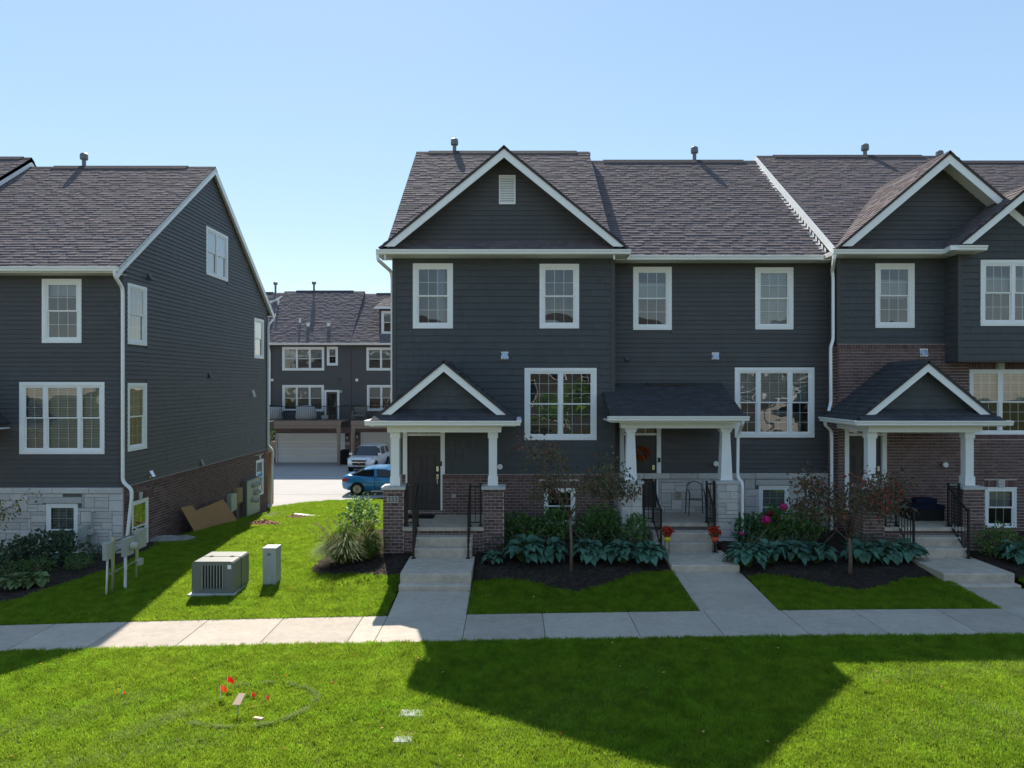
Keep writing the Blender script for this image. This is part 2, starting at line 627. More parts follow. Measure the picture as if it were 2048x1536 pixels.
def lap(pc, parent, wall, u0, u1, w0, w1, holes=(), expo=0.132, clip=None, joints=None, depth=0.028):
    n = max(1, round((w1 - w0) / expo))
    e = (w1 - w0) / n
    for k in range(n):
        a, b = w0 + k * e, w0 + (k + 1) * e
        p, q = (u0, u1) if clip is None else clip((a + b) / 2)
        for (s0, s1) in cut(p, q, a, b, holes):
            if joints and s1 - s0 > joints * 1.2:
                x = s0
                first = random.uniform(0.3, 1.0) * joints
                while x < s1:
                    nx = min(s1, x + first)
                    first = joints
                    if s1 - nx < 0.4:
                        nx = s1
                    pc.add(parent, wall, x + 0.002, nx - 0.002, a, b, depth)
                    x = nx
            else:
                pc.add(parent, wall, s0, s1, a, b, depth)


def shakes(pc, parent, wall, u0, u1, w0, w1, holes=(), expo=0.184, clip=None, depth=0.03):
    n = max(1, round((w1 - w0) / expo))
    e = (w1 - w0) / n
    for k in range(n):
        a, b = w0 + k * e, w0 + (k + 1) * e
        p, q = (u0, u1) if clip is None else clip((a + b) / 2)
        for (s0, s1) in cut(p, q, a, b, holes):
            x = s0
            while x < s1:
                nx = min(s1, x + random.choice((0.12, 0.15, 0.18, 0.22, 0.26, 0.3)))
                if s1 - nx < 0.06:
                    nx = s1
                pc.add(parent, wall, x + 0.0012, nx - 0.0012, a, b + 0.004, depth * random.uniform(0.96, 1.04))
                x = nx


def bricks(pc, parent, wall, u0, u1, w0, w1, holes=(), ch=0.085, bl=0.205, depth=0.02, n=0.0, soldier=None):
    if soldier:
        # rowlock course along the top
        x = u0
        while x < u1 - 0.02:
            for (s0, s1) in cut(x, min(u1, x + 0.085), w1 - soldier, w1, holes):
                pc.add(parent, wall, s0 + 0.005, s1 - 0.005, w1 - soldier + 0.005, w1 - 0.004, depth + 0.008, n)
            x += 0.085
        w1 -= soldier
    k = 0
    w = w1
    while w > w0 + 0.02:
        a = max(w - ch, w0)
        x = u0 - (bl / 2 if k % 2 else 0)
        while x < u1:
            p, q = max(x, u0), min(x + bl, u1)
            for (s0, s1) in cut(p, q, a, w, holes):
                pc.add(parent, wall, s0 + 0.0065, s1 - 0.0065, a + 0.0075, w - 0.0075, depth * random.uniform(0.9, 1.08), n)
            x += bl
        w = a
        k += 1


def ashlar(pc, parent, wall, u0, u1, w0, w1, holes=(), cell=0.105, depth=0.03, wide=(0.3, 0.95), top=0.17, j=0.005):
    if top:
        x = u0
        while x < u1:
            nx = min(u1, x + random.uniform(0.75, 1.1))
            if u1 - nx < 0.25:
                nx = u1
            pc.add(parent, wall, x + j, nx - j, w1 - top + j, w1, depth + 0.03)
            x = nx
        w1 -= top
    rows = max(1, round((w1 - w0) / cell))
    ch = (w1 - w0) / rows
    cols = max(1, round((u1 - u0) / 0.1))
    cw = (u1 - u0) / cols
    used = [[False] * cols for _ in range(rows)]
    for r in range(rows - 1, -1, -1):
        for c in range(cols):
            if used[r][c]:
                continue
            hh = random.choice((1, 1, 2, 2, 2, 3))
            ww = round(random.uniform(*wide) / cw)
            if hh >= 3:
                ww = max(3, ww // 2)
            hh = min(hh, r + 1)
            while hh > 1 and any(used[r - i][c] for i in range(hh)):
                hh -= 1
            w_ok = 0
            while w_ok < ww and c + w_ok < cols and all(not used[r - i][c + w_ok] for i in range(hh)):
                w_ok += 1
            if cols - (c + w_ok) == 1 and all(not used[r - i][c + w_ok] for i in range(hh)):
                w_ok += 1
            for i in range(hh):
                for k in range(w_ok):
                    used[r - i][c + k] = True
            a, b = u0 + c * cw, u0 + (c + w_ok) * cw
            z0, z1 = w0 + (r - hh + 1) * ch, w0 + (r + 1) * ch
            for (s0, s1) in cut(a, b, z0, z1, holes):
                pc.add(parent, wall, s0 + j, s1 - j, z0 + j, z1 - j, depth * random.uniform(0.8, 1.25))


def backing(mb, wall, w0, w1, holes, clip, breaks=(), n=-0.004):
    ws = sorted(set([w0, w1] + [w for h in holes for w in h[2:4] if w0 < w < w1] + [b for b in breaks if w0 < b < w1]))
    for a, b in zip(ws[:-1], ws[1:]):
        pa, qa = clip(a + 1e-5)
        pb, qb = clip(b - 1e-5)
        hs = sorted([(h[0], h[1]) for h in holes if h[2] < (a + b) / 2 < h[3]])
        ea, eb = pa, pb
        for (h0, h1) in hs:
            mb.poly([wall.p(ea, a, n), wall.p(h0, a, n), wall.p(h0, b, n), wall.p(eb, b, n)])
            ea = eb = h1
        mb.poly([wall.p(ea, a, n), wall.p(qa, a, n), wall.p(qb, b, n), wall.p(eb, b, n)])


def window(house, wall, u0, u1, w0, w1, lights=(1.0,), cols=(3,), rows=(2, 2), trim=0.09, inside='blind', drop=1.0,
           single_hung=True, name='window', far=False, label=None, proud=0.035, split=0.5):
    """double-hung window: casing, sashes, panes, grilles, what hangs behind the glass; returns the hole it needs"""
    c = wall.p((u0 + u1) / 2, w0, 0)
    hold = holder(name, house, c)
    if label:
        hold['label'] = label
    fr = MB()
    a, b, lo, hi = u0 + trim, u1 - trim, w0 + trim, w1 - trim
    wall.box(fr, u0, u1, hi, w1, -0.01, proud)
    wall.box(fr, u0, u1, w0, lo, -0.01, proud)
    wall.box(fr, u0, a, lo, hi, -0.01, proud - 0.002)
    wall.box(fr, b, u1, lo, hi, -0.01, proud - 0.002)
    jb = 0.042                                   # vinyl jamb inside the casing
    wall.box(fr, a, b, hi - jb, hi, -0.07, proud - 0.016)
    wall.box(fr, a, b, lo, lo + jb, -0.07, proud - 0.012)
    wall.box(fr, a, a + jb, lo + jb, hi - jb, -0.07, proud - 0.018)
    wall.box(fr, b - jb, b, lo + jb, hi - jb, -0.07, proud - 0.018)
    ia, ib, il, ih = a + jb, b - jb, lo + jb, hi - jb
    tot = sum(lights)
    mull = 0.085 if len(lights) > 1 else 0
    usable = (ib - ia) - mull * (len(lights) - 1)
    x = ia
    panes = []
    for k, L in enumerate(lights):
        x1 = x + usable * L / tot
        if k < len(lights) - 1:
            wall.box(fr, x1, x1 + mull, il, ih, -0.07, proud - 0.014)
        mid = il + (ih - il) * split
        sb = 0.034
        for which, (z0, z1, nn) in enumerate(((mid - 0.012, ih, 0.0), (il, mid + 0.012, -0.028))):
            if not single_hung and which == 1:
                continue
            if not single_hung:
                z0 = il
            wall.box(fr, x, x1, z1 - sb, z1, nn - 0.024, nn + 0.002)
            wall.box(fr, x, x1, z0, z0 + sb, nn - 0.024, nn + 0.004)
            wall.box(fr, x, x + sb, z0 + sb, z1 - sb, nn - 0.024, nn)
            wall.box(fr, x1 - sb, x1, z0 + sb, z1 - sb, nn - 0.024, nn)
            panes.append((x + sb, x1 - sb, z0 + sb, z1 - sb, nn - 0.011, cols[k % len(cols)], rows[which]))
        x = x1 + mull
    part('frame', fr, 'white_far' if far else 'white', hold)
    g = MB()
    for (p, q, z0, z1, nn, nc, nr) in panes:
        pm = MB()
        pm.poly([wall.p(p, z0, nn), wall.p(q, z0, nn), wall.p(q, z1, nn), wall.p(p, z1, nn)])
        part('pane', pm, 'glass_far' if far else 'glass', hold)
        gw = 0.008
        for i in range(1, nc):
            xx = p + (q - p) * i / nc
            wall.box(g, xx - gw, xx + gw, z0, z1, nn - 0.014, nn - 0.006)
        for i in range(1, nr):
            zz = z0 + (z1 - z0) * i / nr
            wall.box(g, p, q, zz - gw, zz + gw, nn - 0.0135, nn - 0.0055)
    if g.v:
        part('grille', g, 'white_far' if far else 'white', hold)
    rm = MB()
    d = 1.0
    n0 = -0.075
    P = wall.p
    rm.poly([P(ia, il, n0 - d), P(ib, il, n0 - d), P(ib, ih, n0 - d), P(ia, ih, n0 - d)])
    rm.poly([P(ia, il, n0), P(ia, il, n0 - d), P(ia, ih, n0 - d), P(ia, ih, n0)])
    rm.poly([P(ib, il, n0), P(ib, il, n0 - d), P(ib, ih, n0 - d), P(ib, ih, n0)])
    rm.poly([P(ia, il, n0), P(ib, il, n0), P(ib, il, n0 - d), P(ia, il, n0 - d)])
    rm.poly([P(ia, ih, n0), P(ib, ih, n0), P(ib, ih, n0 - d), P(ia, ih, n0 - d)])
    part('room', rm, 'room', hold)
    zt = ih - 0.01
    zb = ih - (ih - il) * drop
    if inside == 'blind':
        bl = MB()
        z = zt
        while z > zb:
            s = 0.036
            bl.poly([P(ia + 0.01, z, -0.12), P(ib - 0.01, z, -0.12), P(ib - 0.01, z + s, -0.10), P(ia + 0.01, z + s, -0.10)])
            z -= 0.046
        part('blind', bl, 'blind', hold, kind='stuff')
    elif inside in ('shade', 'green'):
        bl = MB()
        bl.poly([P(ia + 0.01, zb, -0.12), P(ib - 0.01, zb, -0.12), P(ib - 0.01, zt, -0.12), P(ia + 0.01, zt, -0.12)])
        part('shade', bl, 'green_light' if inside == 'green' else 'shade_cloth', hold)
    elif inside == 'topdown':
        bl = MB()
        z1 = il + (ih - il) * 0.8
        z0 = il + (ih - il) * (1 - drop)
        bl.poly([P(ia + 0.01, z0, -0.12), P(ib - 0.01, z0, -0.12), P(ib - 0.01, z1, -0.12), P(ia + 0.01, z1, -0.12)])
        part('shade', bl, 'shade_cloth', hold)
    elif inside == 'curtain':
        bl = MB()
        x0, x1 = ia + (ib - ia) * 0.58, ia + (ib - ia) * 0.86
        n = 16
        for i in range(n):
            p, q = x0 + (x1 - x0) * i / n, x0 + (x1 - x0) * (i + 1) / n
            e0, e1 = 0.03 * math.sin(i * 1.9), 0.03 * math.sin((i + 1) * 1.9)
            bl.poly([P(p, il, -0.16 + e0), P(q, il, -0.16 + e1), P(q, ih, -0.16 + e1), P(p, ih, -0.16 + e0)])
        part('curtain', bl, 'curtain', hold)
    return (a - 0.001, b + 0.001, lo - 0.001, hi + 0.001), (u0, u1, w0, w1)


# ------------------------------------------------------------------ roofs
def shingle_slope(parent, O, ud, vd, poly, material='shingle', expo=0.165, name='roof', thick=0.10, base_mat='ridge', near=1.0,
                  wmin=0.14, wmax=0.30):
    """a roof plane: a slab and, on it, courses of shingle tabs. O corner, ud along the eave, vd up the slope, poly in (u, v)"""
    O, ud, vd = Vector(O), Vector(ud).normalized(), Vector(vd).normalized()
    nn = ud.cross(vd).normalized()
    if nn.z < 0:
        nn = -nn
    mb = MB()
    pts = [O + ud * u + vd * v - nn * 0.004 for u, v in poly]
    mb.prism(pts, -nn * thick)
    ro = part(name, mb, base_mat, parent)
    sh = MB()
    vmin, vmax = min(p[1] for p in poly), max(p[1] for p in poly)

    def span(v):
        xs = []
        n = len(poly)
        for i in range(n):
            (u0, v0), (u1, v1) = poly[i], poly[(i + 1) % n]
            if (v0 <= v < v1) or (v1 <= v < v0):
                xs.append(u0 + (u1 - u0) * (v - v0) / (v1 - v0))
        return (min(xs), max(xs)) if len(xs) >= 2 else None
    n = max(1, int((vmax - vmin) / expo))
    e = (vmax - vmin) / n
    for k in range(n):
        v0 = vmin + k * e
        s = span(v0 + e * 0.5)
        if not s:
            continue
        u = s[0]
        while u < s[1]:
            w = random.uniform(wmin, wmax)
            u1 = min(s[1], u + w)
            if s[1] - u1 < 0.06:
                u1 = s[1]
            hi = random.random() < 0.5
            t = (0.026 if hi else 0.016) * near
            a = random.uniform(0.86, 1.12) * (1.03 if hi else 0.95)
            tint = (a * random.uniform(0.97, 1.06), a, a * random.uniform(0.97, 1.06))
            dv = random.uniform(-0.006, 0.006)
            p0 = O + ud * (u + 0.002) + vd * (v0 + dv)
            p1 = O + ud * (u1 - 0.002) + vd * (v0 + dv)
            q0 = O + ud * (u + 0.002) + vd * (v0 + e + 0.01)
            q1 = O + ud * (u1 - 0.002) + vd * (v0 + e + 0.01)
            sh.poly([p0 + nn * t, p1 + nn * t, q1 + nn * 0.003, q0 + nn * 0.003], tint)
            sh.poly([p0 - nn * 0.003, p1 - nn * 0.003, p1 + nn * t, p0 + nn * t], tint)
            if hi:
                sh.poly([p0 - nn * 0.003, p0 + nn * t, q0 + nn * 0.003], tint)
                sh.poly([p1 - nn * 0.003, p1 + nn * t, q1 + nn * 0.003], tint)
            u = u1
    part('shingle_courses', sh, material, ro, kind='stuff')
    return ro


def gutter(parent, x0, x1, y, z, name='gutter', axis='x', sgn=-1, material='white'):
    """K-style gutter hung with its back at y (or x), top at z; sgn is the outward direction"""
    prof = [(0, 0), (0.085, 0), (0.10, 0.02), (0.105, 0.055), (0.13, 0.09), (0.135, 0.125), (0.12, 0.125), (0.0, 0.118)]
    mb = MB()
    if axis == 'x':
        mb.prism([(x0, y + sgn * a, z - 0.125 + b) for a, b in prof], (x1 - x0, 0, 0))
    else:
        mb.prism([(y + sgn * a, x0, z - 0.125 + b) for a, b in prof], (0, x1 - x0, 0))
    return part(name, mb, material, parent)


def downspout(parent, pts, r=0.05, material='white', name='downspout'):
    mb = MB()
    mb.tube(pts, r, 4)
    return part(name, mb, material, parent)


def bend(pts, rad=0.08, n=4):
    """rounds the corners of a polyline"""
    P = [Vector(p) for p in pts]
    out = [P[0]]
    for i in range(1, len(P) - 1):
        a = P[i] + (P[i - 1] - P[i]).normalized() * min(rad, (P[i - 1] - P[i]).length * 0.45)
        b = P[i] + (P[i + 1] - P[i]).normalized() * min(rad, (P[i + 1] - P[i]).length * 0.45)
        for k in range(n + 1):
            t = k / n
            out.append(a * (1 - t) ** 2 + P[i] * 2 * t * (1 - t) + b * t * t)
    out.append(P[-1])
    return out


def vent_pipe(parent, x, y, z, h=0.55, name='vent_pipe', r=0.07, cap=0.13, material='vent_pipe'):
    mb = MB()
    mb.lathe([(r, -0.3), (r, h), (cap, h), (cap * 1.08, h + 0.06), (cap, h + 0.2), (cap * 0.6, h + 0.24)], (x, y, z), n=12)
    return part(name, mb, material, parent, smooth=False)


def vent_hood(parent, wall, u, w, size=0.17, material='corner', name='vent_hood'):
    mb = MB()
    s = size / 2
    wall.box(mb, u - s - 0.02, u + s + 0.02, w - s - 0.02, w + s + 0.02, 0.0, 0.022)
    a = [wall.p(u - s, w - s, 0.11), wall.p(u - s, w + s, 0.02), wall.p(u - s, w - s, 0.02)]
    b = [wall.p(u + s, w - s, 0.11), wall.p(u + s, w + s, 0.02), wall.p(u + s, w - s, 0.02)]
    mb.faces(a + b, [(0, 1, 2), (3, 5, 4), (0, 3, 4, 1), (0, 2, 5, 3), (1, 4, 5, 2)])
    return part(name, mb, material, parent)


def lamp_disc(parent, wall, u, w, name='round_fixture'):
    mb = MB()
    ax = 'y' if wall.side == 'F' else 'x'
    mb.lathe([(0.06, 0.0), (0.075, 0.05), (0.078, 0.09), (0.06, 0.115), (0.03, 0.118), (0.028, 0.10), (0.001, 0.10)], wall.p(u, w, 0.02), axis=ax, n=20)
    return part(name, mb, 'white', parent, smooth=True)


def text_part(txt, size, loc, rot, material, parent, name='house_number', extr=0.004):
    cu = bpy.data.curves.new(name, 'FONT')
    cu.body = txt
    cu.size = size
    cu.align_x = 'CENTER'
    cu.align_y = 'CENTER'
    cu.extrude = extr
    tmp = bpy.data.objects.new(name, cu)
    COL.objects.link(tmp)
    dg = bpy.context.evaluated_depsgraph_get()
    me = bpy.data.meshes.new_from_object(tmp.evaluated_get(dg))
    bpy.data.objects.remove(tmp)
    me.materials.clear()
    me.materials.append(MATS[material])
    return copy_of(name, me, parent, loc, rot=rot)

# ------------------------------------------------------------------ ground
def sstep(a, b, x):
    t = min(1.0, max(0.0, (x - a) / (b - a)))
    return t * t * (3 - 2 * t)


def lerp_tab(tab, y):
    if y <= tab[0][0]:
        return tab[0][1]
    for (a, u), (b, v) in zip(tab[:-1], tab[1:]):
        if y <= b:
            t = (y - a) / (b - a)
            return u + (v - u) * t
    return tab[-1][1]


def walk_z(x):
    x = max(-14.0, min(16.0, x))
    return 0.1064 + 0.01654 * x - 0.000585 * x * x


G_RIGHT = [(14.5, 0.0), (15.3, 0.05), (16.2, 0.20), (17.6, 0.54), (18.3, 0.66), (19.0, 0.9), (20, 1.0), (60, 1.0)]
G_LEFT = [(14.5, 0.0), (15.6, 0.03), (17, 0.07), (19.5, 0.10), (22, 0.02), (25, -0.22), (28, -0.52), (31.5, -0.80), (34, -0.89), (36, -0.92), (70, -0.95), (400, -1.0)]


def gz(x, y):
    s = walk_z(x)
    if y <= 14.5:
        return s - 0.012 * max(0, 13 - y)
    right = s + (0.66 - s) * lerp_tab(G_RIGHT, y)
    left = s * max(0, 1 - (y - 14.5) / 8) + lerp_tab(G_LEFT, y)
    t = sstep(-6.5, -2.9, x)
    if y > 33:
        t *= 1 - sstep(33, 36, y)
    return left + (right - left) * t


def axis(lo, hi, fine_lo, fine_hi, fine, coarse):
    xs, x = [], lo
    while x < hi:
        xs.append(x)
        x += fine if fine_lo <= x < fine_hi else coarse
    xs.append(hi)
    return xs


gx = [-900, -400, -150, -80, -50] + axis(-36, 36, -14, 14, 0.5, 2.0) + [50, 80, 150, 400, 900]
gy = [-600, -200, -90] + axis(-60, 80, 6, 38, 0.5, 3.0) + [100, 150, 250, 500, 1200]
mb = MB()
nx = len(gx)
def dip(x, y):
    return 0.3 if y > 15 and any(a - 0.02 < x < b + 0.02 for a, b in ((-2.54, -0.93), (3.85, 5.46), (9.98, 11.55))) else 0.0


vs = [(x, y, gz(x, y) - 0.05 - dip(x, y)) for y in gy for x in gx]
fs = [(j * nx + i, j * nx + i + 1, (j + 1) * nx + i + 1, (j + 1) * nx + i) for j in range(len(gy) - 1) for i in range(nx - 1)]
mb.faces(vs, fs)
structure('ground', mb, 'ground', smooth=True)

# sidewalk, one slab after another
SWF, SWB = 13.0, 14.52
JX = [-14.2, -12.5, -10.9, -9.33, -7.86, -6.2, -4.66, -3.04, -2.54, -0.92, 0.62, 2.37, 3.92, 5.5, 6.95, 8.65, 10.0, 11.6, 13.2, 14.8]
sw = MB()
for a, b in zip(JX[:-1], JX[1:]):
    sw.prism([(a, SWF + 0.01, walk_z(a) - 0.06), (b, SWF + 0.01, walk_z(b) - 0.06), (b, SWF + 0.01, walk_z(b) - 0.014), (a, SWF + 0.01, walk_z(a) - 0.014)], (0, SWB - SWF - 0.02, 0))
side = structure('sidewalk', sw, 'joint')


def slab(parent, a, b, y0, y1, za0, zb0, za1, zb1, g=0.006, material='concrete', name='paving_slab', th=0.08):
    m = MB()
    c = 0.012
    top = [(a + g, y0 + g, za0), (b - g, y0 + g, zb0), (b - g, y1 - g, zb1), (a + g, y1 - g, za1)]
    ins = [(a + g + c, y0 + g + c, za0), (b - g - c, y0 + g + c, zb0), (b - g - c, y1 - g - c, zb1), (a + g + c, y1 - g - c, za1)]
    vs = [(p[0], p[1], p[2] - th) for p in top] + [(p[0], p[1], p[2] - 0.007) for p in top] + [(p[0], p[1], p[2]) for p in ins]
    fs = []
    for k in range(4):
        l = (k + 1) % 4
        fs += [(k, l, 4 + l, 4 + k), (4 + k, 4 + l, 8 + l, 8 + k)]
    fs.append((8, 9, 10, 11))
    m.faces(vs, fs)
    return part(name, m, material, parent)


for a, b in zip(JX[:-1], JX[1:]):
    slab(side, a, b, SWF, SWB, walk_z(a), walk_z(b), walk_z(a), walk_z(b))

# walks from the sidewalk to the three doors
WALKS = []


def front_walk(x0, x1, ys, zend, lab):
    base = MB()
    z0a, z0b = walk_z(x0), walk_z(x1)
    y1 = ys[-1]
    base.prism([(x0 + 0.01, SWB + 0.003, z0a - 0.07), (x0 + 0.01, y1, zend - 0.07), (x0 + 0.01, y1, zend - 0.016), (x0 + 0.01, SWB + 0.003, z0a - 0.016)], (x1 - x0 - 0.02, 0, 0))
    o = structure('walkway', base, 'joint', lab)
    y = SWB + 0.003
    for yy in ys:
        def zz(s, q):
            t = (q - SWB) / (y1 - SWB)
            return s + (zend - s) * t
        slab(o, x0, x1, y, yy, zz(z0a, y), zz(z0b, y), zz(z0a, yy), zz(z0b, yy))
        y = yy
    WALKS.append((x0, x1, y1))


front_walk(-2.54, -0.93, (15.9,), 0.165, 'straight concrete walk to the steps of number 233')
front_walk(3.85, 5.46, (15.65, 16.9), 0.31, 'concrete walk with a dark cracked joint to number 239')
front_walk(9.98, 11.55, (15.9,), 0.22, 'concrete walk to the steps of the brick townhouse')

# back lane with its aprons
lane = MB()
edge = [(-40, 32.0), (-13, 31.9), (-11.4, 32.0), (-10.7, 32.6), (-10.0, 33.7), (-9.0, 34.5), (-7.5, 34.85), (-3, 34.9), (2, 34.9), (40, 34.9)]
for (a, ya), (b, yb) in zip(edge[:-1], edge[1:]):
    lane.poly([(a, ya, gz(a, ya) + 0.015), (b, yb, gz(b, yb) + 0.015), (b, 36.0, gz(b, 36) + 0.02), (a, 36.0, gz(a, 36) + 0.02)])
    lane.poly([(a, 36, gz(a, 36) + 0.02), (b, 36, gz(b, 36) + 0.02), (b, 44.5, -0.91), (a, 44.5, -0.91)])
    lane.poly([(a, 44.5, -0.91), (b, 44.5, -0.91), (b, 52, -0.90), (a, 52, -0.90)])
structure('back_lane', lane, 'alley')
lm = MB()
for y in (36.6, 44.4):
    lm.box(-40, 40, y, y + 0.02, -0.905 if y > 40 else -0.912, -0.902 if y > 40 else -0.898)
o = part('lane_joint', lm, 'joint', bpy.data.objects['back_lane'])

# ------------------------------------------------------------------ the row with numbers 233, 239 and the brick unit
EAVE_Z = 8.43
RIDGE_Y = 26.0


def pent_side(house, x, yf, yb, zb, ze, zr, yr=RIDGE_Y, name='party_wall', material='siding', t=0.1):
    mb = MB()
    mb.prism([(x, yf, zb), (x, yb, zb), (x, yb, ze), (x, yr, zr), (x, yf, ze)], (t, 0, 0))
    return part(name, mb, material, house)


def rear_shell(house, x0, x1, yb, zb, ze, zr, yr=RIDGE_Y, over=0.45):
    mb = MB()
    mb.box(x0, x1, yb - 0.1, yb, zb, ze)
    part('rear_wall', mb, 'siding', house)
    s = (zr - ze) / (yb + over - yr)
    mb = MB()
    mb.prism([(x0, yr, zr), (x0, yb + over, ze), (x0, yb + over, ze - 0.1), (x0, yr, zr - 0.1)], (x1 - x0, 0, 0))
    part('rear_roof', mb, 'ridge', house)


def main_roof(house, x0, x1, ye, ze, yr, zr, ridge=(0.6, 0.6), name='roof'):
    L = math.hypot(yr - ye, zr - ze)
    ro = shingle_slope(house, (x0, ye, ze), (1, 0, 0), (0, yr - ye, zr - ze), [(0, 0), (x1 - x0, 0), (x1 - x0, L), (0, L)], name=name)
    # ridge vent and its cap shingles
    mb = MB()
    s = (zr - ze) / (yr - ye)
    for (a, b, h, w) in ((x0, x1, 0.02, 0.17), (x0 + ridge[0], x1 - ridge[1], 0.055, 0.21)):
        mb.prism([(a, yr - w, zr - w * s + h - 0.05), (a, yr - w, zr - w * s + h), (a, yr, zr + h + 0.012), (a, yr + w, zr - w * s + h), (a, yr + w, zr - w * s + h - 0.05)], (b - a, 0, 0))
    part('ridge_cap', mb, 'ridge', ro)
    return ro


def rake_poly(cx, zt, half, slope, cutz, thick):
    """outline of a pair of rake boards as two polygons in (x, z)"""
    out = []
    for s in (-1, 1):
        xo = (zt - cutz) / slope
        xi = (zt - thick - cutz) / slope
        out.append([(cx, zt), (cx + s * xo, cutz), (cx + s * xi, cutz), (cx, zt - thick)])
    return out


def gable_front(house, cx, half, yfront, ywall, zpeak, slope, cutz, thick, siding_pc, holes=(), kind='lap', expo=0.132,
                roof_mat='shingle', wall_name='gable_wall', yback=None, zbase=None, holeback=(), eave_back=None):
    """front-facing gable: siding, rake boards with soffit, two roof slopes running back"""
    wl = Wall('F', ywall)
    zb = zbase
    ztop = zpeak - 0.1

    def clip(w):
        h = max(0.0, (ztop - w) / slope)
        return (cx - h, cx + h)
    mb = MB()
    backing(mb, wl, zb, ztop - 0.01, holeback, clip)
    gw = part(wall_name, mb, 'corner', house)
    if kind == 'lap':
        lap(siding_pc, gw, wl, 0, 0, zb, ztop - 0.06, holes, expo, clip)
    else:
        shakes(siding_pc, gw, wl, 0, 0, zb, ztop - 0.06, holes, expo, clip)
    for k, pl in enumerate(rake_poly(cx, zpeak - 0.03, half, slope, cutz, thick)):
        m = MB()
        m.prism([(x, yfront, z) for x, z in pl], (0, 0.03, 0))
        part('rake_board', m, 'white', house)
        # soffit under the overhang
        s = -1 if k == 0 else 1
        m = MB()
        xo = (zpeak - 0.12 - cutz) / slope
        m.prism([(cx, yfront + 0.03, zpeak - 0.12), (cx + s * xo, yfront + 0.03, cutz), (cx + s * xo, yfront + 0.03, cutz - 0.012), (cx, yfront + 0.03, zpeak - 0.132)], (0, ywall - yfront - 0.03, 0))
        part('rake_soffit', m, 'soffit', house)
    L = half * math.hypot(1, slope)
    zeave = zpeak - half * slope
    for s in (-1, 1):
        eb = yback if eave_back is None else eave_back
        poly = [(0, 0), (max(eb - yfront, 0.05), 0), (yback - yfront + 0.05, L), (0, L)]
        shingle_slope(house, (cx + s * half, yfront - 0.03, zeave), (0, 1, 0), (-s, 0, slope), poly, material=roof_mat, name='gable_roof', thick=0.05)
    mb = MB()
    mb.prism([(cx - 0.15, yfront - 0.03, zpeak - 0.15 * slope + 0.015), (cx, yfront - 0.03, zpeak + 0.03), (cx + 0.15, yfront - 0.03, zpeak - 0.15 * slope + 0.015), (cx, yfront - 0.03, zpeak - 0.02)], (0, yback - yfront, 0))
    part('gable_ridge', mb, 'ridge' if roof_mat == 'shingle' else 'shingle_dark', house)
    return gw


def six_panel_door(house, wl, u0, u1, w0, w1, knob_right=True, name='front_door'):
    mb = MB()
    wl.box(mb, u0, u1, w0, w1, -0.075, -0.045)
    du, dw = u1 - u0, w1 - w0
    for (a, b) in ((0.14, 0.45), (0.55, 0.86)):
        for (c, d) in ((0.10, 0.36), (0.44, 0.74), (0.82, 0.93)):
            p, q, r, t = u0 + du * a, u0 + du * b, w0 + dw * c, w0 + dw * d
            g = 0.018
            wl.box(mb, p, q, r, r + g, -0.046, -0.028)
            wl.box(mb, p, q, t - g, t, -0.046, -0.028)
            wl.box(mb, p, p + g, r + g, t - g, -0.046, -0.028)
            wl.box(mb, q - g, q, r + g, t - g, -0.046, -0.028)
            wl.box(mb, p + 0.055, q - 0.055, r + 0.055, t - 0.055, -0.046, -0.030)
    d = part(name, mb, 'door', house)
    h = MB()
    ku = u1 - 0.07 if knob_right else u0 + 0.07
    wl.box(h, ku - 0.032, ku + 0.032, w0 + dw * 0.525, w0 + dw * 0.59, -0.046, -0.01)
    wl.box(h, ku - 0.03, ku + 0.03, w0 + dw * 0.42, w0 + dw * 0.48, -0.046, -0.015)
    h.tube([wl.p(ku, w0 + dw * 0.46, -0.01), wl.p(ku, w0 + dw * 0.45, 0.04), wl.p(ku, w0 + dw * 0.36, 0.045), wl.p(ku, w0 + dw * 0.33, -0.03)], 0.013, 6)
    part('handle', h, 'nickel', d)
    return d


def door_set(house, wl, u0, u1, w0, w1, top, casing=0.14, brick_top=None):
    """door with casing, threshold and a transom light above; u0..u1 is the leaf"""
    d = six_panel_door(house, wl, u0, u1, w0, w1)
    fr = MB()
    j = 0.02
    wl.box(fr, u0 - casing, u0 - j, w0 if brick_top is None else brick_top, top, -0.09, 0.04)
    wl.box(fr, u1 + j, u1 + casing, w0 if brick_top is None else brick_top, top, -0.09, 0.04)
    if brick_top is not None:
        wl.box(fr, u0 - 0.07, u0 - j, w0 - 0.02, brick_top, -0.09, 0.02)
        wl.box(fr, u1 + j, u1 + 0.07, w0 - 0.02, brick_top, -0.09, 0.02)
    wl.box(fr, u0 - casing, u1 + casing, top, top + 0.12, -0.09, 0.042)
    wl.box(fr, u0 - j, u1 + j, w1 + 0.012, w1 + 0.075, -0.09, 0.015)
    n = 3
    for k in range(1, n):
        x = u0 + (u1 - u0) * k / n
        wl.box(fr, x - 0.009, x + 0.009, w1 + 0.075, top, -0.06, -0.04)
    part('door_casing', fr, 'white', house)
    t = MB()
    wl.box(t, u0 - j, u1 + j, w0 - 0.03, w0 - 0.004, -0.08, 0.05)
    part('threshold', t, 'metal', house)
    tr = MB()
    tr.poly([wl.p(u0, w1 + 0.07, -0.05), wl.p(u1, w1 + 0.07, -0.05), wl.p(u1, top, -0.05), wl.p(u0, top, -0.05)])
    part('transom_pane', tr, 'glass', house)
    bk = MB()
    wl.box(bk, u0 - casing + 0.01, u1 + casing - 0.01, w0 - 0.05, top + 0.05, -0.35, -0.3)
    part('hall', bk, 'room', house)
    return (u0 - casing, u1 + casing, w0 - 0.05, top + 0.12)


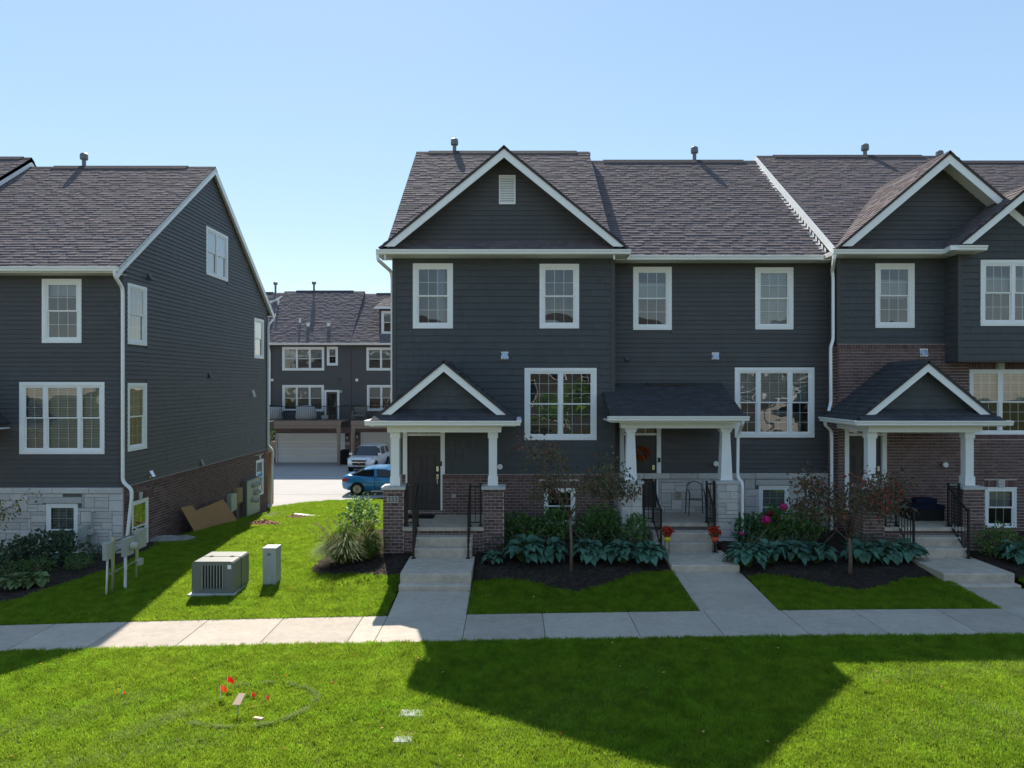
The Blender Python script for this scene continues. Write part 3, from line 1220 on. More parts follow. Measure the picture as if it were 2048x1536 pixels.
def railing(house, segs, name='railing', r=0.012):
    """segs: list of ((x,y,zbase),(x,y,zbase),height_a,height_b, n balusters)"""
    h = holder(name, house, segs[0][0])
    posts = {}
    rails = MB()
    for (a, b, ha, hb, n) in segs:
        a, b = Vector(a), Vector(b)
        for q, hh in ((a, ha), (b, hb)):
            key = (round(q.x, 2), round(q.y, 2))
            if key not in posts:
                posts[key] = 1
                m = MB()
                m.box(q.x - 0.022, q.x + 0.022, q.y - 0.022, q.y + 0.022, q.z, q.z + hh)
                m.box(q.x - 0.05, q.x + 0.05, q.y - 0.05, q.y + 0.05, q.z, q.z + 0.018)
                m.box(q.x - 0.028, q.x + 0.028, q.y - 0.028, q.y + 0.028, q.z + hh, q.z + hh + 0.03)
                part('post', m, 'black', h)
        ta, tb = a + Vector((0, 0, ha - 0.05)), b + Vector((0, 0, hb - 0.05))
        la, lb = a + Vector((0, 0, 0.10)), b + Vector((0, 0, 0.16 if abs(a.z - b.z) < .05 else 0.10))
        if abs(a.z - b.z) < .05:
            la.z = lb.z = a.z + 0.1
        rails.tube([ta, tb], 0.026, 4)
        rails.tube([la, lb], 0.02, 4)
        for k in range(1, n + 1):
            t = k / (n + 1)
            m = MB()
            m.tube([la.lerp(lb, t), ta.lerp(tb, t)], 0.011, 4)
            part('baluster', m, 'black', h)
    part('rail', rails, 'black', h)
    return h


def steps_block(house, items, material='concrete_step'):
    h = holder('front_steps', house, (items[0][0], items[0][2], items[0][4]))
    for (x0, x1, y0, y1, z0, z1) in items:
        m = MB()
        c = 0.022
        m.prism([(x0, y0 + 0.012, z0), (x0, y0, z1 - 0.05), (x0, y0, z1 - c), (x0, y0 + c * 0.35, z1 - c * 0.35), (x0, y0 + c, z1), (x0, y1, z1), (x0, y1, z0)], (x1 - x0, 0, 0))
        part('step', m, material, h)
    return h


def pier(house, pc, x0, x1, y0, y1, z0, z1, style, faces):
    core = MB()
    core.box(x0, x1, y0, y1, z0, z1)
    c = part('pier', core, 'mortar' if style == 'brick' else 'stone_joint', house)
    for f in faces:
        wl = Wall('F', y0) if f == 'F' else Wall(f, x1 if f == 'R' else x0)
        a, b = (x0, x1) if f == 'F' else (y0, y1)
        if style == 'brick':
            bricks(pc, c, wl, a, b, z0, z1, depth=0.014)
        else:
            ashlar(pc, c, wl, a, b, z0, z1, cell=0.1, depth=0.02, wide=(0.2, 0.6), top=None)
    m = MB()
    o = 0.045
    m.prism([(x0 - o, y0 - o, z1), (x1 + o, y0 - o, z1), (x1 + o, y1 + o, z1), (x0 - o, y1 + o, z1)], (0, 0, 0.065))
    m.faces([(x0 - o, y0 - o, z1 + 0.066), (x1 + o, y0 - o, z1 + 0.066), (x1 + o, y1 + o, z1 + 0.066), (x0 - o, y1 + o, z1 + 0.066),
             (x0 + 0.1, y0 + 0.1, z1 + 0.085), (x1 - 0.1, y0 + 0.1, z1 + 0.085), (x1 - 0.1, y1 - 0.1, z1 + 0.085), (x0 + 0.1, y1 - 0.1, z1 + 0.085)],
            [(0, 1, 5, 4), (1, 2, 6, 5), (2, 3, 7, 6), (3, 0, 4, 7), (4, 5, 6, 7)])
    part('pier_cap', m, 'cap', house)
    return c


def straight_post(house, cx, cy, z0, z1):
    m = MB()
    m.box(cx - 0.105, cx + 0.105, cy - 0.105, cy + 0.105, z0, z1)
    m.box(cx - 0.128, cx + 0.128, cy - 0.128, cy + 0.128, z0, z0 + 0.24)
    m.box(cx - 0.128, cx + 0.128, cy - 0.128, cy + 0.128, z1 - 0.17, z1)
    part('porch_post', m, 'white', house)


def tapered_post(house, cx, cy, z0, z1):
    m = MB()
    a, b = 0.155, 0.105
    vs = []
    for h, w in ((z0, a), (z1 - 0.12, b)):
        vs += [(cx - w, cy - w, h), (cx + w, cy - w, h), (cx + w, cy + w, h), (cx - w, cy + w, h)]
    m.faces(vs, [(0, 1, 5, 4), (1, 2, 6, 5), (2, 3, 7, 6), (3, 0, 4, 7), (4, 5, 6, 7)])
    for s in (-1, 1):                                   # raised corner boards
        for e in (0,):
            vs = [(cx + s * a, cy - a - 0.008, z0), (cx + s * (a - 0.06), cy - a - 0.008, z0), (cx + s * (b - 0.045), cy - b - 0.008, z1 - 0.12), (cx + s * b, cy - b - 0.008, z1 - 0.12)]
            m.prism(vs, (0, 0.02, 0))
    m.box(cx - 0.14, cx + 0.14, cy - 0.14, cy + 0.14, z1 - 0.12, z1 - 0.05)
    m.box(cx - 0.165, cx + 0.165, cy - 0.165, cy + 0.165, z1 - 0.05, z1)
    m.box(cx - 0.17, cx + 0.17, cy - 0.17, cy + 0.17, z0, z0 + 0.03)
    part('porch_post', m, 'white', house)


def gable_porch(house, cx, pc_brick, pc_shake, pierside, wall_y=20.0):
    half, slope, ze = 1.85, 0.82, 3.88
    zp = ze + half * slope
    gable_front(house, cx, half, 18.08, 18.36, zp + 0.0, slope, 4.015, 0.25, pc_shake, kind='shake', expo=0.185, roof_mat='shingle_dark',
                wall_name='porch_gable', yback=wall_y - 0.01, zbase=4.12)
    # pent skirt below the gable
    L = math.hypot(0.52, 0.31)
    shingle_slope(house, (cx - half - 0.02, 17.86, ze - 0.01), (1, 0, 0), (0, 0.52, 0.31), [(0, 0), (2 * half + 0.04, 0), (2 * half - 0.38, L), (0.42, L)], material='shingle_dark', name='pent_roof', thick=0.04, near=1.0)
    gutter(house, cx - half - 0.10, cx + half + 0.10, 17.87, ze + 0.0)
    gutter(house, 17.87, wall_y - 0.02, cx - half - 0.0, ze, axis='y', sgn=-1)
    gutter(house, 17.87, wall_y - 0.02, cx + half + 0.0, ze, axis='y', sgn=1)
    m = MB()
    m.box(cx - half, cx + half, 17.885, wall_y - 0.01, ze - 0.15, ze - 0.11)          # porch ceiling
    part('porch_ceiling', m, 'soffit', house)
    m = MB()
    m.box(cx - 1.46, cx + 1.46, 18.2, 18.44, 3.56, ze - 0.152)
    m.box(cx - 1.46, cx - 1.24, 18.44, wall_y - 0.012, 3.56, ze - 0.152)
    m.box(cx + 1.24, cx + 1.46, 18.44, wall_y - 0.012, 3.56, ze - 0.152)
    part('porch_beam', m, 'white', house)
    for s in (-1, 1):
        x0, x1 = (cx - 1.57, cx - 1.04) if s < 0 else (cx + 1.0, cx + 1.53)
        pier(house, pc_brick, x0, x1, 18.22, 18.76, 0.25, 2.09, 'brick', ('F', pierside))
        straight_post(house, (x0 + x1) / 2 - 0.02 * s, 18.48, 2.165, 3.565)
    # porch floor
    m = MB()
    m.box(cx - 1.06, cx + 1.02, 18.16, wall_y - 0.03, 1.04, 1.13)
    part('porch_floor', m, 'concrete_step', house)
    m = MB()
    m.box(cx - 1.04, cx + 1.0, 18.24, 18.3, 0.3, 1.036)
    ap = part('porch_apron', m, 'mortar', house)
    bricks(pc_brick, ap, Wall('F', 18.24), cx - 1.04, cx + 1.0, 0.35, 1.035, depth=0.014)
    a, b = cx - 0.70, cx + 0.74
    steps_block(house, [(cx - 0.80, cx + 0.81, 15.905, 16.3, 0.02, 0.285), (cx - 0.80, cx + 0.81, 16.12, 17.75, 0.03, 0.495),
                        (a, b, 17.6, 18.0, 0.2, 0.72), (a, b, 17.9, 18.235, 0.3, 0.93)])
    la, lb = cx - 0.69, cx + 0.66
    railing(house, [((cx - 0.97, 18.32, 1.13), (la, 18.32, 1.13), 1.08, 1.08, 1), ((la, 18.32, 1.13), (la, 17.52, 0.495), 1.08, 1.2, 5)])
    railing(house, [((cx + 0.93, 18.32, 1.13), (lb, 18.32, 1.13), 1.08, 1.08, 1), ((lb, 18.32, 1.13), (lb, 17.52, 0.495), 1.08, 1.2, 5)])


def plate(house, txt, cx, y, z, w, h, size, border=False):
    m = MB()
    m.box(cx - w / 2, cx + w / 2, y - 0.02, y + 0.02, z - h / 2, z + h / 2)
    if border:
        b = 0.012
        for (p, q, r, s) in ((cx - w / 2 - .03, cx - w / 2 - .03 + b, z - h / 2, z + h / 2), (cx + w / 2 + .03 - b, cx + w / 2 + .03, z - h / 2, z + h / 2)):
            m.box(p, q, y - 0.02, y + 0.02, r, s)
    pl = part('number_plate', m, 'plate', house)
    if border:
        m = MB()
        b = 0.01
        m.box(cx - w / 2, cx + w / 2, y - 0.024, y - 0.019, z + h / 2 - b, z + h / 2)
        m.box(cx - w / 2, cx + w / 2, y - 0.024, y - 0.019, z - h / 2, z - h / 2 + b)
        m.box(cx - w / 2, cx - w / 2 + b, y - 0.024, y - 0.019, z - h / 2 + b, z + h / 2 - b)
        m.box(cx + w / 2 - b, cx + w / 2, y - 0.024, y - 0.019, z - h / 2 + b, z + h / 2 - b)
        part('plate_border', m, 'digits', pl)
    t = text_part(txt, size, (cx, y - 0.023, z), (R(90), 0, 0), 'digits', pl)
    return pl


def corner_board(house, x, y0, z0, z1, w=0.09, side=1, d=0.5):
    m = MB()
    m.box(min(x, x - side * w), max(x, x - side * w), y0 - 0.03, y0, z0, z1)
    m.box(min(x, x + side * 0.03), max(x, x + side * 0.03), y0 - 0.03, y0 + w, z0, z1)
    part('corner_board', m, 'corner', house)


def wpx(house, wl, D, x0, y0, x1, y1, **k):
    """window given by the corners of its casing as measured on the facade"""
    return window(house, wl, wx(x0, D), wx(x1, D), wz(y1, D), wz(y0, D), **k)


# ---- number 233
H1 = thing('townhouse', 'charcoal shake townhouse with a broad front gable and number 233 on its pier', 'townhouse', (-0.25, 20, 0.6), 'attached townhouses')
X0, X1, FY = -3.34, 2.87, 20.0
b1 = Pieces(H1, 'brick', 'brick', 'block', 'brickwork', 'brickwork')
s1 = Pieces(H1, 'shake', 'shake', 'slab', 'shake_courses', 'shake_rest', vary=0.10)
l1 = Pieces(H1, 'siding_board', 'siding', 'board', 'siding_courses', 'siding_rest', vary=0.07)
wl = Wall('F', FY)
BT = 2.265
holes, trims = [], []
for a in (dict(x0=826, y0=527, x1=906, y1=657, inside='curtain'), dict(x0=1079, y0=528, x1=1158, y1=657, inside='none'),
          dict(x0=1049, y0=736, x1=1193, y1=880, lights=(1, 1), cols=(3, 3), rows=(3, 3), inside='none'),):
    k = {q: a[q] for q in a if q not in ('x0', 'y0', 'x1', 'y1')}
    h, t = wpx(H1, wl, FY, a['x0'], a['y0'], a['x1'], a['y1'], **k)
    holes.append(h)
    trims.append(t)
wb = Wall('F', FY - 0.02)
hb, tb = window(H1, wb, wx(1088, FY), wx(1150, FY), 0.85, wz(976, FY), trim=0.045, inside='none', rows=(2, 2), cols=(2,), proud=0.02)
dh = door_set(H1, wl, -2.93, -2.03, 1.25, 3.33, 3.56, brick_top=BT)
allh = holes + [hb, dh]
mb = MB()
backing(mb, wl, BT, 8.42, holes + [dh], lambda w: (X0, X1))
wall1 = part('shake_wall', mb, 'corner', H1)
shakes(s1, wall1, wl, X0 + 0.09, X1 - 0.09, BT + 0.01, 8.38, trims + [dh])
mb = MB()
backing(mb, wb, 0.2, BT, [hb, (dh[0] + 0.07, dh[1] - 0.07, dh[2], dh[3])], lambda w: (X0, X1), n=0.0)
wb.box(mb, X0, dh[0] + 0.07, BT - 0.012, BT, -0.02, 0.03)
wb.box(mb, dh[1] - 0.07, X1, BT - 0.012, BT, -0.02, 0.03)
bw1 = part('brick_wall', mb, 'mortar', H1)
# lintel of soldier bricks above the basement window, then the rest in running bond
hl = (tb[0] - 0.12, tb[1] + 0.12, tb[3], tb[3] + 0.2)
bricks(b1, bw1, wb, X0, X1, 0.45, BT - 0.014, [tb, hl, (dh[0] + 0.07, dh[1] - 0.07, dh[2], dh[3])], soldier=0.13)
x = hl[0]
while x < hl[1] - 0.05:
    b1.add(bw1, wb, x + 0.005, x + 0.078, hl[2] + 0.004, hl[3] - 0.004, 0.022)
    x += 0.0845
corner_board(H1, X0, FY, BT, 8.40, side=-1)
corner_board(H1, X1, FY, BT, 8.40, side=1)
# sides, back, roof
pent_side(H1, X0, FY + 0.01, 31.8, -1.2, 8.45, 13.0)
sidewall = Wall('R', X1)
m = MB()
m.box(X1 - 0.02, X1 + 0.003, FY, 20.62, BT - 0.2, 8.42)
sw1 = part('return_wall', m, 'corner', H1)
rear_shell(H1, X0, X1, 31.8, -1.2, 8.43, 13.28)
main_roof(H1, X0 - 0.16, X1 - 0.05, 19.45, 8.43, RIDGE_Y, 13.28, ridge=(0.45, 0.45))
m = MB()
for x in (X0 - 0.16, X1 - 0.09):
    m.prism([(x, 19.45, 8.43 - 0.22), (x, 19.45, 8.43), (x, RIDGE_Y, 13.28), (x, 32.25, 8.43), (x, 32.25, 8.21), (x, RIDGE_Y, 13.06)], (0.04, 0, 0))
part('rake_trim', m, 'white', H1)
GX = -0.22
gh = wx(998, 20), wx(1031, 20), wz(409, 20), wz(351, 20)
gw1 = gable_front(H1, GX, 3.42, 19.40, 20.0, 11.30, 0.815, 8.56, 0.275, l1, holes=[gh], yback=23.35, zbase=8.62, eave_back=19.55)
L = math.hypot(0.55, 0.22)
shingle_slope(H1, (GX - 3.40, 19.44, 8.475), (1, 0, 0), (0, 0.55, 0.2), [(0, 0), (6.8, 0), (6.6, L), (0.2, L)], material='shingle_dark', name='pent_roof', thick=0.04)
gutter(H1, wx(752, 19.35), wx(1262, 19.35), 19.45, 8.47)
m = MB()
m.box(X0 - 0.36, X1 + 0.36, 19.455, 20.0, 8.335, 8.345)
m.box(X0 - 0.36, X1 + 0.36, 19.452, 19.47, 8.335, 8.47)
m.box(X0 - 0.36, X0 - 0.34, 19.47, 20.3, 8.335, 8.47)
m.box(X1 + 0.34, X1 + 0.36, 19.47, 20.3, 8.335, 8.47)
m.box(X0 - 0.34, X0, 20.0, 20.3, 8.335, 8.345)
m.box(X1, X1 + 0.34, 20.0, 20.3, 8.335, 8.345)
part('soffit', m, 'soffit', H1)
# louvred gable vent
lv = MB()
u0, u1, w0, w1 = gh
gwl = Wall('F', 20.0)
t = 0.035
gwl.box(lv, u0, u1, w1 - t, w1, 0, 0.045)
gwl.box(lv, u0, u1, w0, w0 + t, 0, 0.045)
gwl.box(lv, u0, u0 + t, w0 + t, w1 - t, 0, 0.044)
gwl.box(lv, u1 - t, u1, w0 + t, w1 - t, 0, 0.044)
vt = part('gable_vent', lv, 'white', H1)
for k in range(11):
    z = w0 + t + (w1 - w0 - 2 * t) * k / 11
    m = MB()
    m.prism([gwl.p(u0 + t, z, 0.04), gwl.p(u0 + t, z + 0.012, 0.04), gwl.p(u0 + t, z + 0.068, 0.004), gwl.p(u0 + t, z + 0.056, 0.004)], (u1 - u0 - 2 * t, 0, 0))
    part('louver', m, 'white', vt)
gable_porch(H1, -1.74, b1, s1, 'R')
vent_hood(H1, wl, wx(1009.5, 20), wz(711, 20), 0.17, 'sky_metal')
lamp_disc(H1, wl, wx(1000, 20), wz(933, 20))
m = MB()
wb.box(m, wx(903, 20), wx(912.5, 20), wz(995, 20), wz(987, 20), 0.02, 0.05)
part('outlet_cover', m, 'utility', H1)
m = MB()
wl.box(m, wx(881.5, 20) + 0.0, wx(884, 20), wz(932, 20), wz(922, 20), 0.04, 0.06)
part('doorbell', m, 'black', H1)
vent_pipe(H1, wx(909, 26.2), 26.2, 13.2, 0.42)
plate(H1, '233', wx(785.5, 18.2), 18.205, wz(999, 18.2), 0.30, 0.165, 0.175)
downspout(H1, bend([(X0 - 0.33, 19.4, 8.36), (X0 - 0.33, 19.42, 8.2), (X0 - 0.10, 20.15, 8.0), (X0 - 0.07, 20.2, 7.8), (X0 - 0.07, 20.2, 0.5)]))
for p in (b1, s1, l1):
    p.finish()
mt = MB()
mt.box(-2.95, -2.15, 19.35, 19.85, 1.131, 1.15)
single('door_mat', mt, 'rubber', 'dark doormat in front of the door of number 233', 'doormat')

# ---- number 239
H2 = thing('townhouse', 'charcoal lap-sided townhouse with a pale stone base and number 239 on its pier', 'townhouse', (6.0, 20.6, 0.6), 'attached townhouses')
X0, X1, FY = 2.875, 9.165, 20.6
l2 = Pieces(H2, 'siding_board', 'siding', 'board', 'siding_courses', 'siding_rest', vary=0.07)
t2 = Pieces(H2, 'stone', 'stone', 'block', 'stonework', 'stone_rest', vary=0.12)
wl = Wall('F', FY)
BT = wz(946, FY)
holes, trims = [], []
for a in (dict(x0=1266, y0=534, x1=1343, y1=660, inside='topdown', drop=0.5), dict(x0=1510, y0=535, x1=1586, y1=659, inside='blind'),
          dict(x0=1469, y0=735, x1=1628, y1=875, lights=(0.62, 1, 0.62), cols=(2, 3, 2), rows=(3, 3), inside='blind', drop=0.5)):
    k = {q: a[q] for q in a if q not in ('x0', 'y0', 'x1', 'y1')}
    h, t = wpx(H2, wl, FY, a['x0'], a['y0'], a['x1'], a['y1'], **k)
    holes.append(h)
    trims.append(t)
wb = Wall('F', FY - 0.02)
hb, tb = window(H2, wb, wx(1517, FY), wx(1577, FY), 0.6, wz(971, FY), trim=0.045, inside='blind', rows=(2, 1), cols=(3, 1), proud=0.02)
dh = door_set(H2, wl, wx(1249, FY), wx(1312, FY), 1.22, 3.30, 3.52, brick_top=BT)
mb = MB()
backing(mb, wl, BT, 8.42, holes + [dh], lambda w: (X0, X1))
wall2 = part('lap_wall', mb, 'corner', H2)
lap(l2, wall2, wl, X0 + 0.004, X1 - 0.004, BT + 0.01, 8.40, trims + [dh], expo=0.134, joints=3.66)
mb = MB()
backing(mb, wb, 0.2, BT, [hb, (dh[0] + 0.07, dh[1] - 0.07, dh[2], dh[3])], lambda w: (X0, X1), n=0.0)
bw2 = part('stone_wall', mb, 'stone_joint', H2)
ln = (tb[0] - 0.1, tb[1] + 0.12, tb[3] + 0.005, tb[3] + 0.185)
ashlar(t2, bw2, wb, X0 + 0.03, X1 - 0.01, 0.35, BT, [tb, ln, (dh[0] + 0.06, dh[1] - 0.06, dh[2], dh[3])], cell=0.102)
t2.add(bw2, wb, ln[0] + .006, ln[1] - .006, ln[2] + .006, ln[3] - .006, 0.05)
pent_side(H2, X1 - 0.1, FY + 0.3, 31.8, -1.2, 8.43, 12.7)
rear_shell(H2, X0, X1, 31.8, -1.2, 8.41, 12.95)
main_roof(H2, X0 - 0.04, X1 - 0.1, 20.06, 8.41, RIDGE_Y, 12.95, ridge=(0.5, 0.6))
gutter(H2, X0 + 0.35, X1 - 0.40, 20.07, 8.42)
m = MB()
m.box(X0, X1, 20.075, 20.6, 8.30, 8.31)
m.box(X0, X1, 20.07, 20.09, 8.30, 8.42)
part('soffit', m, 'soffit', H2)
vent_hood(H2, wl, wx(1430.5, FY), wz(712, FY), 0.17, 'sky_metal')
vent_hood(H2, wl, wx(1255, FY), wz(716, FY), 0.15, 'corner')
vent_hood(H2, wl, wx(1617, FY), wz(926, FY), 0.16, 'corner')
lamp_disc(H2, wl, wx(1430, FY), wz(927, FY))
vent_pipe(H2, wx(1389, 26.2), 26.2, 12.9, 0.42)
# shed-roofed porch
ze = 3.96
L = math.hypot(20.58 - 18.42, 4.83 - ze)
shingle_slope(H2, (2.56, 18.42, ze), (1, 0, 0), (0, 20.58 - 18.42, 4.83 - ze), [(0, 0), (3.5, 0), (3.5, L), (0.33, L), (0.33, L * 0.735), (0, L * 0.72)], material='shingle_dark', name='porch_roof', thick=0.06)
m = MB()
m.box(3.9, 5.25, 20.3, 20.52, 4.75, 4.83)
part('roof_vent', m, 'black', H2)
gutter(H2, 2.47, 6.13, 18.43, ze + 0.01)
m = MB()
m.prism([(6.02, 18.44, ze - 0.14), (6.02, 20.58, ze - 0.14), (6.02, 20.58, 4.76), (6.02, 18.44, ze - 0.03)], (0.03, 0, 0))
part('porch_end', m, 'white', H2)
m = MB()
m.box(2.56, 6.05, 18.44, 20.59, ze - 0.16, ze - 0.12)
part('porch_ceiling', m, 'soffit', H2)
m = MB()
m.box(2.90, 6.02, 18.93, 19.17, 3.62, ze - 0.162)
m.box(5.80, 6.02, 19.17, 20.585, 3.62, ze - 0.162)
part('porch_beam', m, 'white', H2)
for (a, b) in ((2.92, 3.47), (5.48, 6.03)):
    pier(H2, t2, a, b, 18.92, 19.46, 0.2, 2.14, 'stone', ('F', 'L'))
    tapered_post(H2, (a + b) / 2, 19.19, 2.215, 3.625)
m = MB()
m.box(3.45, 5.5, 18.93, 20.57, 1.0, 1.09)
part('porch_floor', m, 'concrete_step', H2)
m = MB()
m.box(3.47, 5.48, 19.0, 19.06, 0.3, 0.998)
part('porch_apron', m, 'stone_joint', H2)
steps_block(H2, [(3.80, 5.42, 16.905, 18.4, 0.05, 0.49), (3.70, 5.27, 18.3, 18.7, 0.2, 0.70), (3.70, 5.27, 18.6, 18.99, 0.3, 0.90)])
railing(H2, [((3.54, 19.05, 1.09), (3.78, 19.05, 1.09), 1.08, 1.08, 1), ((3.78, 19.05, 1.09), (3.82, 18.2, 0.49), 1.08, 1.08, 6)])
railing(H2, [((5.42, 19.05, 1.09), (5.22, 19.05, 1.09), 1.08, 1.08, 1), ((5.22, 19.05, 1.09), (5.20, 18.2, 0.49), 1.08, 1.08, 6)])
plate(H2, '239', wx(1264, 18.9), 18.905, wz(988.5, 18.9), 0.27, 0.17, 0.165, border=True)
downspout(H2, bend([(5.98, 18.38, 3.85), (5.98, 18.42, 3.76), (6.08, 18.9, 3.6), (6.08, 19.1, 3.4), (6.07, 19.1, 2.3), (6.12, 18.86, 2.15), (6.12, 18.86, 0.6)], 0.1), r=0.045)
m = MB()
wl.box(m, wx(1315, FY), wx(1320, FY), wz(924, FY), wz(915, FY), 0.04, 0.065)
part('doorbell', m, 'black', H2)
for p in (l2, t2):
    p.finish()

# ---- the brick unit with the bay
H3 = thing('townhouse', 'brick and charcoal shake townhouse with an overhanging bay and a gabled porch', 'townhouse', (12.2, 20, 0.6), 'attached townhouses')
X0, X1, FY = 9.17, 15.4, 20.0
b3 = Pieces(H3, 'brick', 'brick', 'block', 'brickwork', 'brickwork')
s3 = Pieces(H3, 'shake', 'shake', 'slab', 'shake_courses', 'shake_rest', vary=0.10)
l3 = Pieces(H3, 'siding_board', 'siding', 'board', 'siding_courses', 'siding_rest', vary=0.07)
wl = Wall('F', FY)
BTOP = wz(688, FY)
BAYX, BAYY = 12.2, 19.4
BAYZ0 = wz(722, BAYY)
hA, tA = wpx(H3, wl, FY, 1750, 527, 1828, 656, inside='topdown', drop=0.55)
mb = MB()
backing(mb, wl, BTOP, 8.42, [hA], lambda w: (X0, X1))
wall3 = part('shake_wall', mb, 'corner', H3)
shakes(s3, wall3, wl, X0 + 0.09, BAYX, BTOP + 0.01, 8.38, [tA])
wb = Wall('F', FY - 0.02)
hB, tB = window(H3, wb, wx(1938, FY), wx(2062, FY), wz(869, FY), wz(739, FY), lights=(1, 1), cols=(3,), rows=(3, 3), trim=0.04, inside='blind', drop=0.52, proud=0.012)
hC, tC = window(H3, wb, wx(1969, FY), wx(2032, FY), 0.75, wz(974, FY), trim=0.045, rows=(2, 1), cols=(3, 1), inside='shade', drop=0.52, proud=0.012)
dh = door_set(H3, wl, 9.50, 10.40, 1.25, 3.33, 3.56)
mb = MB()
backing(mb, wb, 0.2, BTOP, [hB, hC, dh], lambda w: (X0, X1), n=0.0)
wb.box(mb, X0, BAYX, BTOP - 0.012, BTOP, -0.02, 0.03)
bw3 = part('brick_wall', mb, 'mortar', H3)
arches = []
for t in (tB, tC):
    arches.append((t[0] - 0.02, min(t[1] + 0.02, X1), t[3], t[3] + 0.2))
sills = [(tB[0], tB[1], tB[2] - 0.13, tB[2])]
bricks(b3, bw3, wb, X0, X1, 0.4, BTOP - 0.014, [tB, tC, dh] + arches + sills, soldier=0.13)
for (a, b, c, d) in arches + sills:
    key = (a + b) / 2
    x = a
    while x < b - 0.04:
        if abs(x + 0.04 - key) > 0.11 or d - c < 0.15:
            b3.add(bw3, wb, x + 0.005, x + 0.079, c + 0.004, d - 0.004, 0.022)
        x += 0.0845
    if d - c > 0.15:
        m = MB()
        m.prism([wb.p(key - 0.075, c, 0), wb.p(key + 0.075, c, 0), wb.p(key + 0.105, d + 0.02, 0), wb.p(key - 0.105, d + 0.02, 0)], (0, -0.045, 0))
        part('keystone', m, 'cap', bw3)
lwall = Wall('L', X0)
m = MB()
m.box(X0, X0 + 0.02, FY - 0.02, 20.62, 0.2, BTOP)
rb = part('brick_return', m, 'mortar', H3)
bricks(b3, rb, Wall('L', X0), FY - 0.02, 20.59, 0.5, BTOP, depth=0.014)
m = MB()
m.box(X0, X0 + 0.02, FY, 20.62, BTOP, 8.42)
rs = part('shake_return', m, 'corner', H3)
shakes(s3, rs, Wall('L', X0), FY + 0.09, 20.59, BTOP, 8.38)
corner_board(H3, X0, FY, BTOP, 8.40, side=-1)
# the bay
wy = Wall('F', BAYY)
hD, tD = window(H3, wy, wx(1960, BAYY), wx(1960, BAYY) + 2.6, wz(652, BAYY), wz(520, BAYY), lights=(1, 1, 1), cols=(3,), rows=(2, 2), inside='topdown', drop=0.5)
bz1 = 9.2
mb = MB()
backing(mb, wy, BAYZ0, 8.6, [hD], lambda w: (BAYX, 15.4))
by = part('bay', mb, 'corner', H3)
shakes(s3, by, wy, BAYX + 0.09, 15.4, BAYZ0 + 0.01, 8.6, [tD])
m = MB()
m.box(BAYX, BAYX + 0.02, BAYY, FY, BAYZ0, 8.5)
bs = part('bay_side', m, 'corner', H3)
shakes(s3, bs, Wall('L', BAYX), BAYY + 0.09, FY - 0.005, BAYZ0 + 0.01, 8.45)
m = MB()
m.box(BAYX - 0.02, 15.4, BAYY - 0.025, FY - 0.025, BAYZ0 - 0.03, BAYZ0)
part('bay_floor', m, 'corner', H3)
corner_board(H3, BAYX, BAYY, BAYZ0, 8.40, side=-1)
pent_side(H3, X0, FY + 0.6, 31.8, -1.2, 8.5, 13.0)
rear_shell(H3, X0, X1, 31.8, -1.2, 8.43, 13.13)
main_roof(H3, X0 - 0.22, 15.6, 19.45, 8.43, RIDGE_Y, 13.13, ridge=(0.6, 0.6))
# white rake over number 239's roof, with a row of small white tabs below it
m = MB()
sl = (13.13 - 8.43) / (RIDGE_Y - 19.45)
rx = X0 - 0.22
m.prism([(rx, 19.6, 8.54 - 0.24), (rx, 19.6, 8.54), (rx, RIDGE_Y, 13.13), (rx, 32, 8.6), (rx, 32, 8.36), (rx, RIDGE_Y, 12.89)], (-0.04, 0, 0))
part('rake_trim', m, 'white', H3)
for k in range(28):
    y = 20.2 + k * 0.2
    z = 8.41 + (y - 20.06) * (12.95 - 8.41) / (RIDGE_Y - 20.06)
    m = MB()
    m.prism([(rx - 0.01, y, z + 0.01), (rx - 0.01, y + 0.10, z + 0.01 + 0.10 * sl), (rx - 0.01, y + 0.10, z + 0.12 + 0.10 * sl), (rx - 0.01, y, z + 0.12)], (-0.012, 0, 0))
    m.prism([(rx - 0.01, y, z + 0.014), (rx - 0.01, y + 0.10, z + 0.014 + 0.10 * sl), (rx - 0.12, y + 0.10, z + 0.014 + 0.10 * sl), (rx - 0.12, y, z + 0.014)], (0, 0, 0.006))
    part('white_tab', m, 'white', H3)
g3x = 11.94
gable_front(H3, g3x, 3.1, 19.36, 20.0, 11.14, 0.85, 8.56, 0.29, l3, yback=23.3, zbase=8.62, eave_back=19.5)
L = math.hypot(0.55, 0.2)
shingle_slope(H3, (g3x - 3.08, 19.42, 8.475), (1, 0, 0), (0, 0.58, 0.2), [(0, 0), (3.6, 0), (3.6, L), (0.2, L)], material='shingle_dark', name='pent_roof', thick=0.04)
gutter(H3, g3x - 3.1 - 0.08, 11.95, 19.45, 8.47)
m = MB()
m.box(X0 - 0.34, BAYX, 19.455, 20.0, 8.335, 8.345)
m.box(X0 - 0.34, BAYX, 19.452, 19.47, 8.335, 8.47)
m.box(X0 - 0.34, X0 - 0.32, 19.47, 20.4, 8.335, 8.47)
m.box(X0 - 0.32, X0, 20.0, 20.3, 8.335, 8.345)
part('soffit', m, 'soffit', H3)
